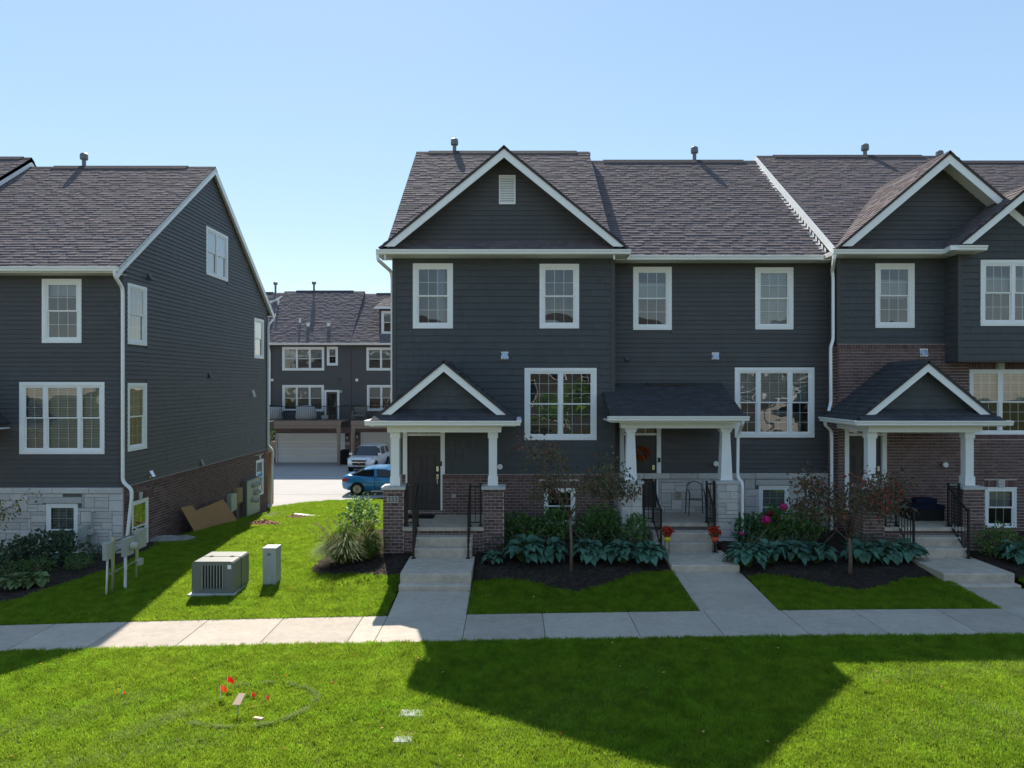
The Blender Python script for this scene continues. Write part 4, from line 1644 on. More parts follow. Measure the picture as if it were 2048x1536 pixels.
# second gable over the bay
g4x = wx(2062, 18.8)
gable_front(H3, g4x, 1.95, 18.82, 19.4, wz(368, 18.8) , 0.83, wz(487, 18.8), 0.26, s3, kind='shake', expo=0.184, yback=22.4, zbase=8.55, eave_back=19.6, wall_name='bay_gable', holes=[tD], holeback=[])
gutter(H3, wx(1915, 18.8) - 0.1, wx(1975, 18.8), 18.9, 8.47)
mm = MB()
mm.prism([(11.75, 19.34, 8.345), (11.95, 19.34, 8.345), (wx(1915, 18.8), 18.78, 8.345), (wx(1915, 18.8) - 0.2, 18.78, 8.345)], (0, 0, 0.125))
part('gutter_elbow', mm, 'white', H3)
m = MB()
m.box(wx(1915, 18.8) - 0.1, wx(1975, 18.8), 18.9, 19.4, 8.335, 8.345)
part('bay_soffit', m, 'soffit', H3)
gable_porch(H3, 10.6, b3, s3, 'L')
vent_hood(H3, wb, wx(1846, 20), wz(705, 20), 0.18, 'sky_metal')
lamp_disc(H3, wb, wx(1886, 20), wz(929, 20))
vent_pipe(H3, wx(1730, 26.2), 26.2, 13.0, 0.42)
vent_pipe(H3, wx(1879, 26.2), 26.2, 12.75, 0.42)
downspout(H3, bend([(wx(1672, 19.4) - 0.05, 19.4, 8.36), (wx(1672, 19.4) - 0.05, 19.42, 8.2), (9.02, 20.0, 7.98), (9.05, 20.02, 7.8), (9.05, 20.02, wz(680, 20)), (8.95, 19.95, wz(694, 20)), (8.95, 19.93, wz(805, 20)), (8.85, 19.85, wz(822, 19.85))], 0.1))
downspout(H3, bend([(8.72, 19.75, 3.8), (8.72, 19.78, 3.65), (8.95, 19.92, 3.5), (8.97, 19.93, 3.3), (8.97, 19.93, 0.7)], 0.1))
for p in (b3, s3, l3):
    p.finish()

# ---- the next unit along, of which only the roof shows
H4 = thing('townhouse', 'townhouse past the bay of which only a strip of roof shows', 'townhouse', (18.5, 20, 0.6), 'attached townhouses')
main_roof(H4, 15.6, 22, 19.45, 8.43, RIDGE_Y, 12.92, ridge=(0.0, 0.6))
m = MB()
m.box(15.45, 22, 20.4, 20.5, -0.5, 8.4)
part('wall', m, 'siding', H4)
rear_shell(H4, 15.45, 22, 31.8, -1.2, 8.43, 12.92)

# ------------------------------------------------------------------ the townhouse across the lawn, its gable wall towards it
H5 = thing('townhouse', 'charcoal townhouse with a stone front base and a tall windowed gable wall over brick', 'townhouse', (-14.3, 20, 0.1), 'attached townhouses')
X0, X1, FY, BY = -17.7, -10.97, 20.0, 31.8
b5 = Pieces(H5, 'brick', 'brick', 'block', 'brickwork', 'brickwork')
t5 = Pieces(H5, 'stone', 'stone', 'block', 'stonework', 'stone_rest', vary=0.12)
l5 = Pieces(H5, 'siding_board', 'siding', 'board', 'siding_courses', 'siding_rest', vary=0.07, cap=295)
wl = Wall('F', FY)
BT = 1.885
holes, trims = [], []
for a in (dict(x0=85, y0=558, x1=164, y1=686, inside='shade', drop=0.22), dict(x0=40, y0=764, x1=210, y1=908, lights=(0.62, 1, 0.62), cols=(2, 3, 2), rows=(3, 3), inside='blind')):
    k = {q: a[q] for q in a if q not in ('x0', 'y0', 'x1', 'y1')}
    h, t = wpx(H5, wl, FY, a['x0'], a['y0'], a['x1'], a['y1'], **k)
    holes.append(h)
    trims.append(t)
wb = Wall('F', FY - 0.02)
hb, tb = window(H5, wb, wx(94, FY), wx(157, FY), -0.05, wz(1007, FY), trim=0.045, inside='blind', rows=(2, 2), cols=(3, 3), proud=0.02)
ETOP = 7.93
mb = MB()
backing(mb, wl, BT, ETOP, holes, lambda w: (X0, X1))
w5 = part('lap_wall', mb, 'corner', H5)
lap(l5, w5, wl, X0, X1 - 0.1, BT + 0.01, ETOP - 0.02, trims, expo=0.131)
mb = MB()
backing(mb, wb, -0.6, BT, [hb], lambda w: (X0, X1), n=0.0)
st5 = part('stone_wall', mb, 'stone_joint', H5)
ln = (tb[0] - 0.1, tb[1] + 0.12, tb[3] + 0.005, tb[3] + 0.185)
ashlar(t5, st5, wb, X0, X1 + 0.03, -0.3, BT, [tb, ln], cell=0.1)
t5.add(st5, wb, ln[0] + .006, ln[1] - .006, ln[2] + .006, ln[3] - .006, 0.05)
# gable wall
ws = Wall('R', X1)
SL = 0.73
RZ, RY = 12.70, 25.9


def clipS(w):
    if w <= ETOP:
        return (FY, BY)
    h = max(0.0, (RZ - 0.12 - w) / SL)
    return (max(FY, RY - h), min(BY, RY + h))


def yof(px, x=X1):
    return x * FPX / (px - 1024.0)


holes, trims = [], []
for a in (dict(y0=20.22, y1=21.28, z0=5.94, z1=7.69, inside='none'), dict(y0=20.22, y1=21.28, z0=2.87, z1=4.83, rows=(3, 3), inside='blind', drop=0.5),
          dict(y0=25.42, y1=27.35, z0=8.73, z1=10.47, lights=(1, 1), cols=(1,), rows=(1, 1), inside='shade', drop=0.52), dict(y0=30.15, y1=31.3, z0=5.9, z1=7.62, inside='shade', drop=0.3)):
    k = {q: a[q] for q in a if q not in ('y0', 'z0', 'y1', 'z1')}
    h, t = window(H5, ws, a['y0'], a['y1'], a['z0'], a['z1'], **k)
    holes.append(h)
    trims.append(t)
STB = 1.90
mb = MB()
backing(mb, ws, STB, RZ - 0.13, holes, clipS, breaks=(ETOP,))
g5 = part('gable_wall', mb, 'corner', H5)
lap(l5, g5, ws, FY + 0.1, BY - 0.02, STB + 0.01, RZ - 0.25, trims, expo=0.132, joints=3.66, clip=lambda w: (max(FY + 0.1, clipS(w)[0]), min(BY - 0.02, clipS(w)[1])))
wsb = Wall('R', X1 + 0.02)
h1_, t1_ = window(H5, wsb, 20.42, 21.35, -0.15, 1.40, trim=0.045, inside='green', drop=0.55, rows=(2, 1), cols=(3, 1), proud=0.02)
h2_, t2_ = window(H5, wsb, 30.35, 31.25, -0.02, 1.52, trim=0.045, inside='green', drop=0.5, rows=(2, 1), cols=(3, 1), proud=0.02)
mb = MB()
backing(mb, wsb, -1.3, STB, [h1_, h2_], lambda w: (FY - 0.02, BY), n=0.0)
wsb.box(mb, FY, BY, STB - 0.012, STB, -0.02, 0.03)
bw5 = part('brick_wall', mb, 'mortar', H5)
arch = [(t1_[0] - 0.3, t1_[1] + 0.3, t1_[3], t1_[3] + 0.2), (t2_[0] - 0.1, t2_[1] + 0.1, t2_[3], t2_[3] + 0.2)]
bricks(b5, bw5, wsb, FY + 0.02, BY, -0.9, STB - 0.014, [t1_, t2_] + arch, soldier=0.13)
for (a, b, c, d) in arch:
    key = (a + b) / 2
    x = a
    while x < b - 0.04:
        if abs(x + 0.04 - key) > 0.1:
            b5.add(bw5, wsb, x + 0.005, x + 0.079, c + 0.004, d - 0.004, 0.022)
        x += 0.0845
    m = MB()
    m.prism([wsb.p(key - 0.07, c, 0), wsb.p(key + 0.07, c, 0), wsb.p(key + 0.1, d + 0.02, 0), wsb.p(key - 0.1, d + 0.02, 0)], (0.045, 0, 0))
    part('keystone', m, 'cap', bw5)
m = MB()
m.box(X1 - 0.09, X1 + 0.03, FY - 0.03, FY, BT, ETOP)
m.box(X1, X1 + 0.031, FY, FY + 0.09, BT, ETOP)
m.box(X1, X1 + 0.031, BY - 0.09, BY, STB, ETOP)
part('corner_board', m, 'corner', H5)
m = MB()
m.box(X0, X1, BY - 0.1, BY, -1.3, ETOP)
part('rear_wall', m, 'siding', H5)
main_roof(H5, X0, X1 + 0.16, 19.48, 7.99, RY, RZ, ridge=(1.0, 1.0))
m = MB()
m.prism([(X0, RY, RZ), (X0, 32.3, 7.99), (X0, 32.3, 7.89), (X0, RY, RZ - 0.1)], (X1 + 0.16 - X0, 0, 0))
part('rear_roof', m, 'ridge', H5)
m = MB()
x = X1 + 0.13
m.prism([(x, 19.48, 7.99 - 0.30), (x, 19.48, 7.985), (x, RY, RZ - 0.01), (x, RY, RZ - 0.25), (x, 19.75, 7.99 - 0.06)], (0.03, 0, 0))
m.prism([(x, 32.3, 7.99 - 0.30), (x, 32.3, 7.985), (x, RY, RZ - 0.01), (x, RY, RZ - 0.25), (x, 32.05, 7.99 - 0.06)], (0.03, 0, 0))
part('rake_board', m, 'white', H5)
m = MB()
m.prism([(X1, 19.5, 7.9), (X1, RY, RZ - 0.1), (X1, RY, RZ - 0.13), (X1, 19.5, 7.87)], (0.13, 0, 0))
m.prism([(X1, 32.2, 7.9), (X1, RY, RZ - 0.1), (X1, RY, RZ - 0.13), (X1, 32.2, 7.87)], (0.13, 0, 0))
m.box(X0, X1 + 0.13, 19.5, 20.0, 7.85, 7.86)
m.box(X0, X1 + 0.13, 19.49, 19.51, 7.85, 7.99)
m.box(X0, X1 + 0.13, BY, 32.3, 7.85, 7.86)
part('soffit', m, 'soffit', H5)
gutter(H5, X0, X1 + 0.18, 19.49, 8.01)
gutter(H5, X0, X1 + 0.18, 32.3, 8.01, sgn=1)
downspout(H5, bend([(X1 + 0.10, 19.42, 7.92), (X1 + 0.10, 19.44, 7.75), (X1 + 0.05, 19.9, 7.5), (X1 + 0.05, 19.92, 7.3), (X1 + 0.05, 19.92, 2.05), (X1 + 0.30, 19.92, 1.85), (X1 + 0.30, 19.92, 1.6), (X1 + 0.16, 19.92, 0.35)], 0.12))
downspout(H5, bend([(X1 + 0.12, 32.36, 7.92), (X1 + 0.12, 32.3, 7.75), (X1 + 0.07, 31.85, 7.5), (X1 + 0.07, 31.75, 7.3), (X1 + 0.07, 31.75, 2.05), (X1 + 0.25, 31.8, 1.85), (X1 + 0.25, 31.8, 1.6), (X1 + 0.16, 31.8, -0.7)], 0.12))
vent_pipe(H5, wx(168, 26.1), 26.1, 12.6, 0.45)
for (yy, zz, mt_, s) in ((21.45, 8.05, 'corner', 0.2), (yof(418), wz(750, yof(418)), 'corner', 0.2), (yof(505), wz(787, yof(505)), 'utility', 0.3), (21.55, wz(948, 21.5), 'sky_metal', 0.17), (yof(402), wz(925, yof(402)), 'utility_green', 0.2)):
    vent_hood(H5, ws, yy, zz, s, mt_)
# meters on the brick
m = MB()
wsb.box(m, 28.7, 30.2, -0.62, 0.88, 0.02, 0.22)
mp = part('meter_panel', m, 'utility_green', H5)
m = MB()
wsb.box(m, 28.74, 30.16, -0.58, 0.84, 0.222, 0.235)
part('panel_cover', m, 'utility_pale', mp)
for (yy, zz) in ((29.55, 0.62), (29.85, 0.62), (29.55, 0.27), (29.85, 0.27), (29.3, 0.62), (29.3, 0.02), (29.7, -0.05)):
    m = MB()
    m.lathe([(0.1, 0), (0.1, 0.05), (0.085, 0.06), (0.08, 0.14), (0.05, 0.16), (0.001, 0.16)], wsb.p(yy, zz, 0.236), axis='x', n=14)
    part('meter', m, 'utility', mp, smooth=True)
for (y0, y1, z0, z1, mt_) in ((27.2, 27.75, -0.1, 0.55, 'utility_pale'), (27.8, 28.35, 0.1, 0.68, 'tan')):
    m = MB()
    wsb.box(m, y0, y1, z0, z1, 0.02, 0.2)
    part('junction_box', m, mt_, H5)
m = MB()
for yy in (27.3, 27.5, 28.1):
    m.tube([wsb.p(yy, 0.0, 0.08), wsb.p(yy, -0.9, 0.08)], 0.03, 8)
m.tube(bend([wsb.p(29.0, -0.6, 0.1), wsb.p(29.0, -0.95, 0.1), wsb.p(28.9, -1.1, 0.5)], 0.2), 0.07, 8)
part('conduit', m, 'utility', H5)
# gas meter on the stone front
m = MB()
gx_, gy_ = wx(186, 19.9), 19.85
m.tube(bend([(gx_ + 0.02, 20.0, wz(1024, 19.9)), (gx_, gy_, wz(1024, 19.9)), (gx_, gy_, 0.0)], 0.05), 0.025, 8)
m.box(gx_ - 0.32, gx_ - 0.08, gy_ - 0.1, gy_ + 0.08, 0.55, 0.78)
m.box(gx_ - 0.28, gx_ - 0.12, gy_ - 0.12, gy_ + 0.06, 0.40, 0.55)
m.lathe([(0.09, 0), (0.1, 0.03), (0.07, 0.07)], (gx_ - 0.0, gy_ - 0.04, 0.66), axis='y', n=12)
m.tube([(gx_ - 0.2, gy_, 0.76), (gx_ - 0.2, gy_, 0.85), (gx_, gy_, 0.86)], 0.018, 6)
part('gas_meter', m, 'utility', H5)
# rear deck
m = MB()
m.box(-16, -11.32, 31.85, 33.9, 1.95, 2.05)
dk = part('deck', m, 'deck', H5)
m = MB()
m.box(-16, -11.29, 33.86, 33.94, 1.6, 2.08)
m.box(-11.33, -11.27, 31.9, 33.94, 1.6, 2.08)
part('deck_fascia', m, 'deck', dk)
m = MB()
m.box(-11.55, -11.33, 33.5, 33.75, -0.9, 1.62)
m.box(-11.59, -11.29, 33.46, 33.79, 1.3, 1.62)
part('deck_post', m, 'deck_warm', H5)
for k in range(14):
    m = MB()
    yy = 31.95 + k * 0.14
    m.box(-11.37, -11.345, yy, yy + 0.02, 2.1, 3.0)
    part('baluster', m, 'black', dk)
m = MB()
m.box(-11.39, -11.33, 31.9, 33.9, 3.0, 3.05)
part('deck_rail', m, 'black', dk)
for p in (b5, t5, l5):
    p.finish()

# ---- the unit beyond it: roof corner and the tip of its porch
H6 = thing('townhouse', 'townhouse of which only a roof corner and the tip of a porch show', 'townhouse', (-21, 20, 0), 'attached townhouses')
RX = -17.7
main_roof(H6, -24, RX + 0.15, 19.48, 8.35, RY + 0.05, 13.05, ridge=(0, 0.3))
m = MB()
m.prism([(RX + 0.12, 19.5, 8.05), (RX + 0.12, 19.5, 8.34), (RX + 0.12, RY + 0.05, 13.04), (RX + 0.12, 32.3, 8.34), (RX + 0.12, 32.3, 8.05), (RX + 0.12, RY + 0.05, 12.76)], (0.03, 0, 0))
part('rake_board', m, 'white', H6)
m = MB()
m.prism([(RX - 0.1, 20, -1), (RX - 0.1, 31.8, -1), (RX - 0.1, 31.8, 8.3), (RX - 0.1, RY, 12.9), (RX - 0.1, 20, 8.3)], (0.1, 0, 0))
m.box(-24, RX - 0.1, 20, 20.1, -1, 8.3)
part('wall', m, 'siding', H6)
m = MB()
m.prism([(-24, RY, 13.05), (-24, 32.3, 8.35), (-24, 32.3, 8.25), (-24, RY, 12.95)], (RX + 0.15 + 24, 0, 0))
part('rear_roof', m, 'ridge', H6)
# porch tip
zE = wz(853, 19.9)
px_ = wx(18, 19.9)
gutter(H6, px_ - 3.6, px_, 17.9, zE + 0.08)
m = MB()
cxp = px_ - 1.85
for pl in rake_poly(cxp, zE + 1.62, 1.85, 0.82, zE + 0.17, 0.25):
    m.prism([(x, 18.08, z) for x, z in pl], (0, 0.03, 0))
part('porch_rake', m, 'white', H6)
L = 1.85 * math.hypot(1, 0.82)
shingle_slope(H6, (px_, 18.05, zE + 0.1), (0, 1, 0), (-1, 0, 0.82), [(0, 0), (1.9, 0), (1.9, L), (0, L)], material='shingle_dark', name='porch_roof', thick=0.05)
m = MB()
m.box(px_ - 3.6, px_ - 0.02, 17.92, 19.98, zE - 0.06, zE - 0.02)
part('porch_ceiling', m, 'soffit', H6)

# ------------------------------------------------------------------ the row across the back lane
DY = 51.6


def rear_unit(x0, x1, label, ridge_z, wins, garage, deck, gutter_z, extra=None, dx=0):
    h = thing('townhouse', label, 'townhouse', ((x0 + x1) / 2, DY, -0.9), 'attached townhouses')
    wl = Wall('F', DY)
    holes, trims = [], []
    for w in wins:
        k = {q: w[q] for q in w if q not in ('r',)}
        a, b, c, d = w['r']
        ho, tr = window(h, wl, wx(a, DY), wx(b, DY), wz(d, DY), wz(c, DY), far=True, trim=0.11, **k)
        holes.append(ho)
        trims.append(tr)
    zb = wz(857, DY) + 0.1
    mb = MB()
    backing(mb, wl, zb, gutter_z, holes, lambda w: (x0, x1))
    w_ = part('lap_wall', mb, 'corner', h)
    pc = Pieces(h, 'siding_board', 'siding', 'board', 'siding_courses', 'siding_rest', cap=0, vary=0.05)
    lap(pc, w_, wl, x0, x1, zb, gutter_z, trims, expo=0.135)
    pc.finish()
    g0, g1, gz1 = garage
    wb = Wall('F', DY - 0.02)
    mb = MB()
    gh = (g0, g1, -0.95, gz1)
    backing(mb, wb, -0.95, zb, [gh], lambda w: (x0, x1), n=0.0)
    bw = part('brick_wall', mb, 'mortar', h)
    pb = Pieces(h, 'brick', 'brick', 'block', 'brickwork', 'brickwork', cap=0)
    bricks(pb, bw, wb, x0, x1, -0.95, zb, [gh])
    pb.finish()
    gd = holder('garage_door', h, ((g0 + g1) / 2, DY + 0.1, -0.95))
    n = 4
    for k in range(n):
        z0 = -0.93 + (gz1 + 0.93) * k / n
        z1 = -0.93 + (gz1 + 0.93) * (k + 1) / n
        m = MB()
        m.box(g0, g1, DY + 0.06, DY + 0.1, z0 + 0.006, z1 - 0.006)
        for q in range(8):
            a = g0 + (g1 - g0) * (q + 0.12) / 8
            b = g0 + (g1 - g0) * (q + 0.88) / 8
            m.box(a, b, DY + 0.052, DY + 0.06, z0 + 0.09, z1 - 0.09)
        part('door_panel', m, 'garage', gd)
    m = MB()
    m.box(g0 - 0.08, g1 + 0.08, DY - 0.05, DY + 0.1, gz1, gz1 + 0.09)
    m.box(g0 - 0.08, g0, DY - 0.05, DY + 0.1, -0.93, gz1)
    m.box(g1, g1 + 0.08, DY - 0.05, DY + 0.1, -0.93, gz1)
    part('door_frame', m, 'white_far', h)
    L = math.hypot(5.2, ridge_z - gutter_z)
    ro = shingle_slope(h, (x0 - 0.02, DY - 0.45, gutter_z + 0.05), (1, 0, 0), (0, 5.2, ridge_z - gutter_z), [(0, 0), (x1 - x0 + 0.02, 0), (x1 - x0 + 0.02, L), (0, L)], name='roof', expo=0.2, wmin=0.2, wmax=0.45, near=1.1)
    m = MB()
    s = (ridge_z - gutter_z) / 5.2
    yr = DY - 0.45 + 5.2
    m.prism([(x0 + 0.9, yr - 0.25, ridge_z - 0.25 * s + 0.06), (x0 + 0.9, yr, ridge_z + 0.12), (x0 + 0.9, yr + 0.25, ridge_z - 0.25 * s)], (x1 - x0 - 1.8, 0, 0))
    part('ridge_cap', m, 'ridge', ro)
    m = MB()
    for x in (x0, x1 - 0.1):
        m.prism([(x, DY, 2), (x, DY + 10, 2), (x, DY + 10, gutter_z), (x, yr, ridge_z - 0.1), (x, DY, gutter_z)], (0.1, 0, 0))
    part('party_wall', m, 'siding', h)
    m = MB()
    m.prism([(x0, yr, ridge_z), (x0, DY + 10.5, gutter_z), (x0, DY + 10.5, gutter_z - 0.1), (x0, yr, ridge_z - 0.1)], (x1 - x0, 0, 0))
    part('rear_roof', m, 'ridge', h)
    gutter(h, x0, x1, DY - 0.45, gutter_z + 0.06, material='white_far')
    m = MB()
    m.box(x0, x1, DY - 0.45, DY, gutter_z - 0.06, gutter_z - 0.05)
    part('soffit', m, 'soffit', h)
    m = MB()
    m.box(x1 - 0.12, x1, DY - 0.04, DY, zb, gutter_z - 0.05)
    part('corner_board', m, 'corner', h)
    # deck
    d0, d1, zt, zbm, posts = deck
    yd = DY - 2.3
    m = MB()
    m.box(d0, d1, yd, DY - 0.03, zt - 0.12, zt)
    dk = part('deck', m, 'deck', h)
    m = MB()
    m.box(d0, d1, yd - 0.06, yd, zt - 0.30, zt + 0.02)
    m.box(d0 + 0.05, d1 - 0.05, yd - 0.03, yd + 0.15, zbm, zt - 0.305)
    part('deck_fascia', m, 'deck', dk)
    for p in posts:
        m = MB()
        m.box(p - 0.09, p + 0.09, yd - 0.02, yd + 0.16, -0.92, zbm)
        m.box(p - 0.13, p + 0.13, yd - 0.05, yd + 0.19, zbm - 0.25, zbm - 0.001)
        part('deck_post', m, 'deck', dk)
    m = MB()
    m.box(d0, d1, yd + 0.02, yd + 0.06, zt + 1.0, zt + 1.05)
    m.box(d0, d1, yd + 0.02, yd + 0.06, zt + 0.08, zt + 0.12)
    for x in (d0, d1 - 0.04):
        m.box(x, x + 0.04, yd + 0.06, DY - 0.05, zt + 1.0, zt + 1.05)
    part('deck_rail', m, 'black', dk)
    n = int((d1 - d0) / 0.125)
    for k in range(n + 1):
        x = d0 + (d1 - d0) * k / n
        m = MB()
        m.box(x - 0.01, x + 0.01, yd + 0.03, yd + 0.05, zt + 0.1, zt + 1.02)
        part('baluster', m, 'black', dk)
    return h, wl, wb


GZ = wz(688.5, DY)
XA0, XA1 = wx(528, DY), wx(703, DY)
tri = dict(lights=(1, 1, 1), cols=(1,), rows=(1, 1))
HA, wl, wb = rear_unit(XA0, XA1, 'distant charcoal townhouse with a closed white garage door under its deck', wz(584, 56.4), [
    dict(r=(564.7, 648.6, 694, 741), inside='blind', drop=0.5, **tri), dict(r=(654, 676, 693.5, 731), cols=(2,), rows=(2, 2), inside='blind', drop=0.5),
    dict(r=(565, 648, 770, 823), inside='blind', drop=0.5, **tri)], (wx(554, DY), wx(688, DY), wz(869, DY)), (wx(530, 49.3), wx(682, 49.3), wz(842, 49.3), wz(857, 49.3), (wx(677, 49.3), wx(537, 49.3))), GZ)
m = MB()
wl.box(m, wx(649, DY), wx(679, DY), wz(846, DY), wz(780, DY), 0, 0.05)
dd = part('patio_door', m, 'white_far', HA)
m = MB()
wl.box(m, wx(653, DY), wx(674.5, DY), wz(846, DY), wz(784, DY), 0.051, 0.06)
part('door_leaf', m, 'door', dd)
m = MB()
wl.box(m, wx(656, DY), wx(672, DY), wz(838, DY), wz(788, DY), 0.062, 0.064)
part('door_pane', m, 'glass_far', dd)
downspout(HA, bend([(wx(535, 51.1), 51.1, GZ), (wx(540, 51.5), 51.5, GZ - 0.5), (wx(540, 51.5), 51.5, wz(842, 51.5))], 0.2), r=0.06, material='white_far')
for (px_, py_, mt_) in ((545, 760, 'white_far'), (679, 758, 'corner'), (682, 783, 'utility')):
    m = MB()
    wl.box(m, wx(px_, DY) - 0.09, wx(px_, DY) + 0.09, wz(py_, DY) - 0.09, wz(py_, DY) + 0.09, 0, 0.1)
    part('wall_fitting', m, mt_, HA)


def lantern(h, px, py):
    m = MB()
    x, z = wx(px, DY), wz(py, DY)
    m.box(x - 0.09, x + 0.09, DY - 0.20, DY - 0.03, z + 0.16, z + 0.2)
    m.box(x - 0.07, x + 0.07, DY - 0.18, DY - 0.05, z - 0.2, z - 0.16)
    for a in (-0.08, 0.065):
        for b in (-0.19, -0.06):
            m.box(x + a, x + a + 0.015, DY + b, DY + b + 0.015, z - 0.16, z + 0.16)
    m.prism([(x - 0.11, DY - 0.22, z + 0.2), (x + 0.11, DY - 0.22, z + 0.2), (x, DY - 0.12, z + 0.32)], (0, 0.18, 0))
    lt = part('wall_lantern', m, 'black', h)
    m = MB()
    m.lathe([(0.04, -0.12), (0.045, 0.0), (0.03, 0.1)], (x, DY - 0.12, z), n=8)
    part('lamp_glass', m, 'white_far', lt)


lantern(HA, 695, 875)
m = MB()
wb.box(m, wx(691, DY), wx(700, DY), wz(889.5, DY), wz(885, DY), 0.02, 0.045)
part('number_plate', m, 'plate', HA)
m = MB()
wb.box(m, wx(692.5, DY), wx(696, DY), wz(902, DY), wz(897, DY), 0.02, 0.045)
part('keypad', m, 'utility', HA)
sl = (wz(584, 56.4) - GZ) / 5.2
# pipes through the roof: tall flues behind the ridge, short ones on the slope
for (px_, ptop, d_, mt_, r_) in ((628, 566, 56.6, 'vent_pipe', 0.08), (551, 567, 56.6, 'vent_pipe', 0.08)):
    vent_pipe(HA, wx(px_, d_), d_, wz(584, 56.4) - 0.1, (wz(ptop, d_) - wz(584, 56.4)), r=r_, cap=0.16)
for (px_, pb_, h_, w_) in ((600, 650, 0.42, 0.06), (557, 611, 0.42, 0.06), (617, 655, 0.25, 0.12), (658, 655, 0.25, 0.12)):
    t = (pb_ - 584) / (688.5 - 584)
    y = 56.35 - t * 5.2
    m = MB()
    x = wx(px_, y)
    z = wz(584, 56.4) - t * (wz(584, 56.4) - GZ)
    m.box(x - w_, x + w_, y - w_, y + w_, z - 0.15, z + h_)
    part('vent_stack', m, 'white_far', HA)

XB1 = wx(900, DY)
HB, wl2, wb2 = rear_unit(XA1 + 0.01, XB1, 'distant charcoal townhouse with a roof dormer above the white parked car', wz(589, 56.4), [
    dict(r=(733, 817, 695, 741), inside='blind', drop=0.45, **tri), dict(r=(734, 817, 770, 822), inside='blind', drop=0.5, **tri)],
    (wx(724, DY), wx(855, DY), wz(867, DY)), (wx(702, 49.3), wx(850, 49.3), wz(842, 49.3), wz(857, 49.3), (wx(706, 49.3), wx(845, 49.3))), GZ)
lantern(HB, 715, 873)
m = MB()
wl2.box(m, wx(714, DY) - 0.09, wx(714, DY) + 0.09, wz(760, DY) - 0.1, wz(760, DY) + 0.1, 0, 0.1)
part('wall_fitting', m, 'white_far', HB)
# dormer
wd = Wall('F', 52.1)
dx0, dx1 = wx(758, 52.1), wx(830, 52.1)
hd, td = window(HB, wd, wx(763, 52.1), wx(822, 52.1), wz(668, 52.1), wz(622, 52.1), lights=(1, 1), cols=(1,), rows=(1, 1), far=True, trim=0.11, inside='shade', drop=0.5)
mb = MB()
backing(mb, wd, GZ + 0.2, wz(616, 52.1), [hd], lambda w: (dx0, dx1))
mb.box(dx0, dx0 + 0.02, 52.11, 55.5, GZ + 0.2, wz(616, 52.1))
part('dormer_wall', mb, 'corner', HB)
L = math.hypot(4.0, 1.1)
shingle_slope(HB, (dx0 - 0.25, 51.7, wz(614, 51.7)), (1, 0, 0), (0, 4.0, 1.1), [(0, 0), (3.2, 0), (3.2, L), (0, L)], name='dormer_roof', expo=0.2, wmin=0.2, wmax=0.45)
m = MB()
m.box(dx0 - 0.25, dx1 + 0.2, 51.66, 51.7, wz(617.5, 51.7), wz(613, 51.7))
part('dormer_fascia', m, 'white_far', HB)

# the unit before them: gabled dormer just past the tall gable wall
HC, wl3, wb3 = rear_unit(wx(340, DY), XA0 - 0.01, 'distant charcoal townhouse half hidden by the tall gable wall', wz(587, 56.4), [], (wx(380, DY), wx(510, DY), wz(869, DY)), (wx(360, 49.3), wx(520, 49.3), wz(842, 49.3), wz(857, 49.3), ()), GZ)
m = MB()
xg = wx(546, 53.4)
m.prism([(xg - 3, 52.8, wz(640, 53.4)), (xg, 55.9, wz(591, 55.9)), (xg, 55.9, wz(594, 55.9)), (xg - 3, 52.8, wz(645, 53.4))], (0.04, 0, 0))
part('dormer_rake', m, 'white_far', HC)

# things on the decks and by the garages
m = MB()
bx, by = wx(690, 50.6), 50.5
m.box(bx - 0.24, bx + 0.24, by - 0.3, by + 0.3, -0.9, 0.0)
m.prism([(bx - 0.27, by - 0.34, 0.0), (bx + 0.27, by - 0.34, 0.0), (bx + 0.27, by + 0.34, 0.08), (bx - 0.27, by + 0.34, 0.08)], (0, 0, 0.05))
m.tube([(bx - 0.2, by + 0.35, 0.02), (bx + 0.2, by + 0.35, 0.02)], 0.02, 6)
for s in (-0.18, 0.18):
    m.lathe([(0.1, -0.03), (0.1, 0.03)], (bx + s, by + 0.3, -0.8), axis='x', n=10)
single('waste_bin', m, 'rubber', 'dark wheeled bin by the brick pier between the garages', 'bin')


def cover(px, d, w, hgt, lab):
    m = MB()
    x = wx(px, d)
    z = wz(842, 49.3)
    n = 14
    prof = []
    for i in range(7):
        t = i / 6
        prof.append((w * (1 - 0.28 * t ** 2.5) * (1 if i < 6 else 0.35), hgt * (math.sin(t * math.pi / 2))))
    m.lathe(prof, (x, d, z), n=n)
    for i, v in enumerate(m.v):
        m.v[i] = (v[0] + 0.04 * math.sin(9 * v[2] + v[0] * 7), v[1] + 0.03 * math.cos(8 * v[2]), v[2])
    single('covered_chair', m, 'shade_cloth' if w > 0.6 else 'utility', lab, 'patio cover', 'covered furniture on the deck', smooth=True)


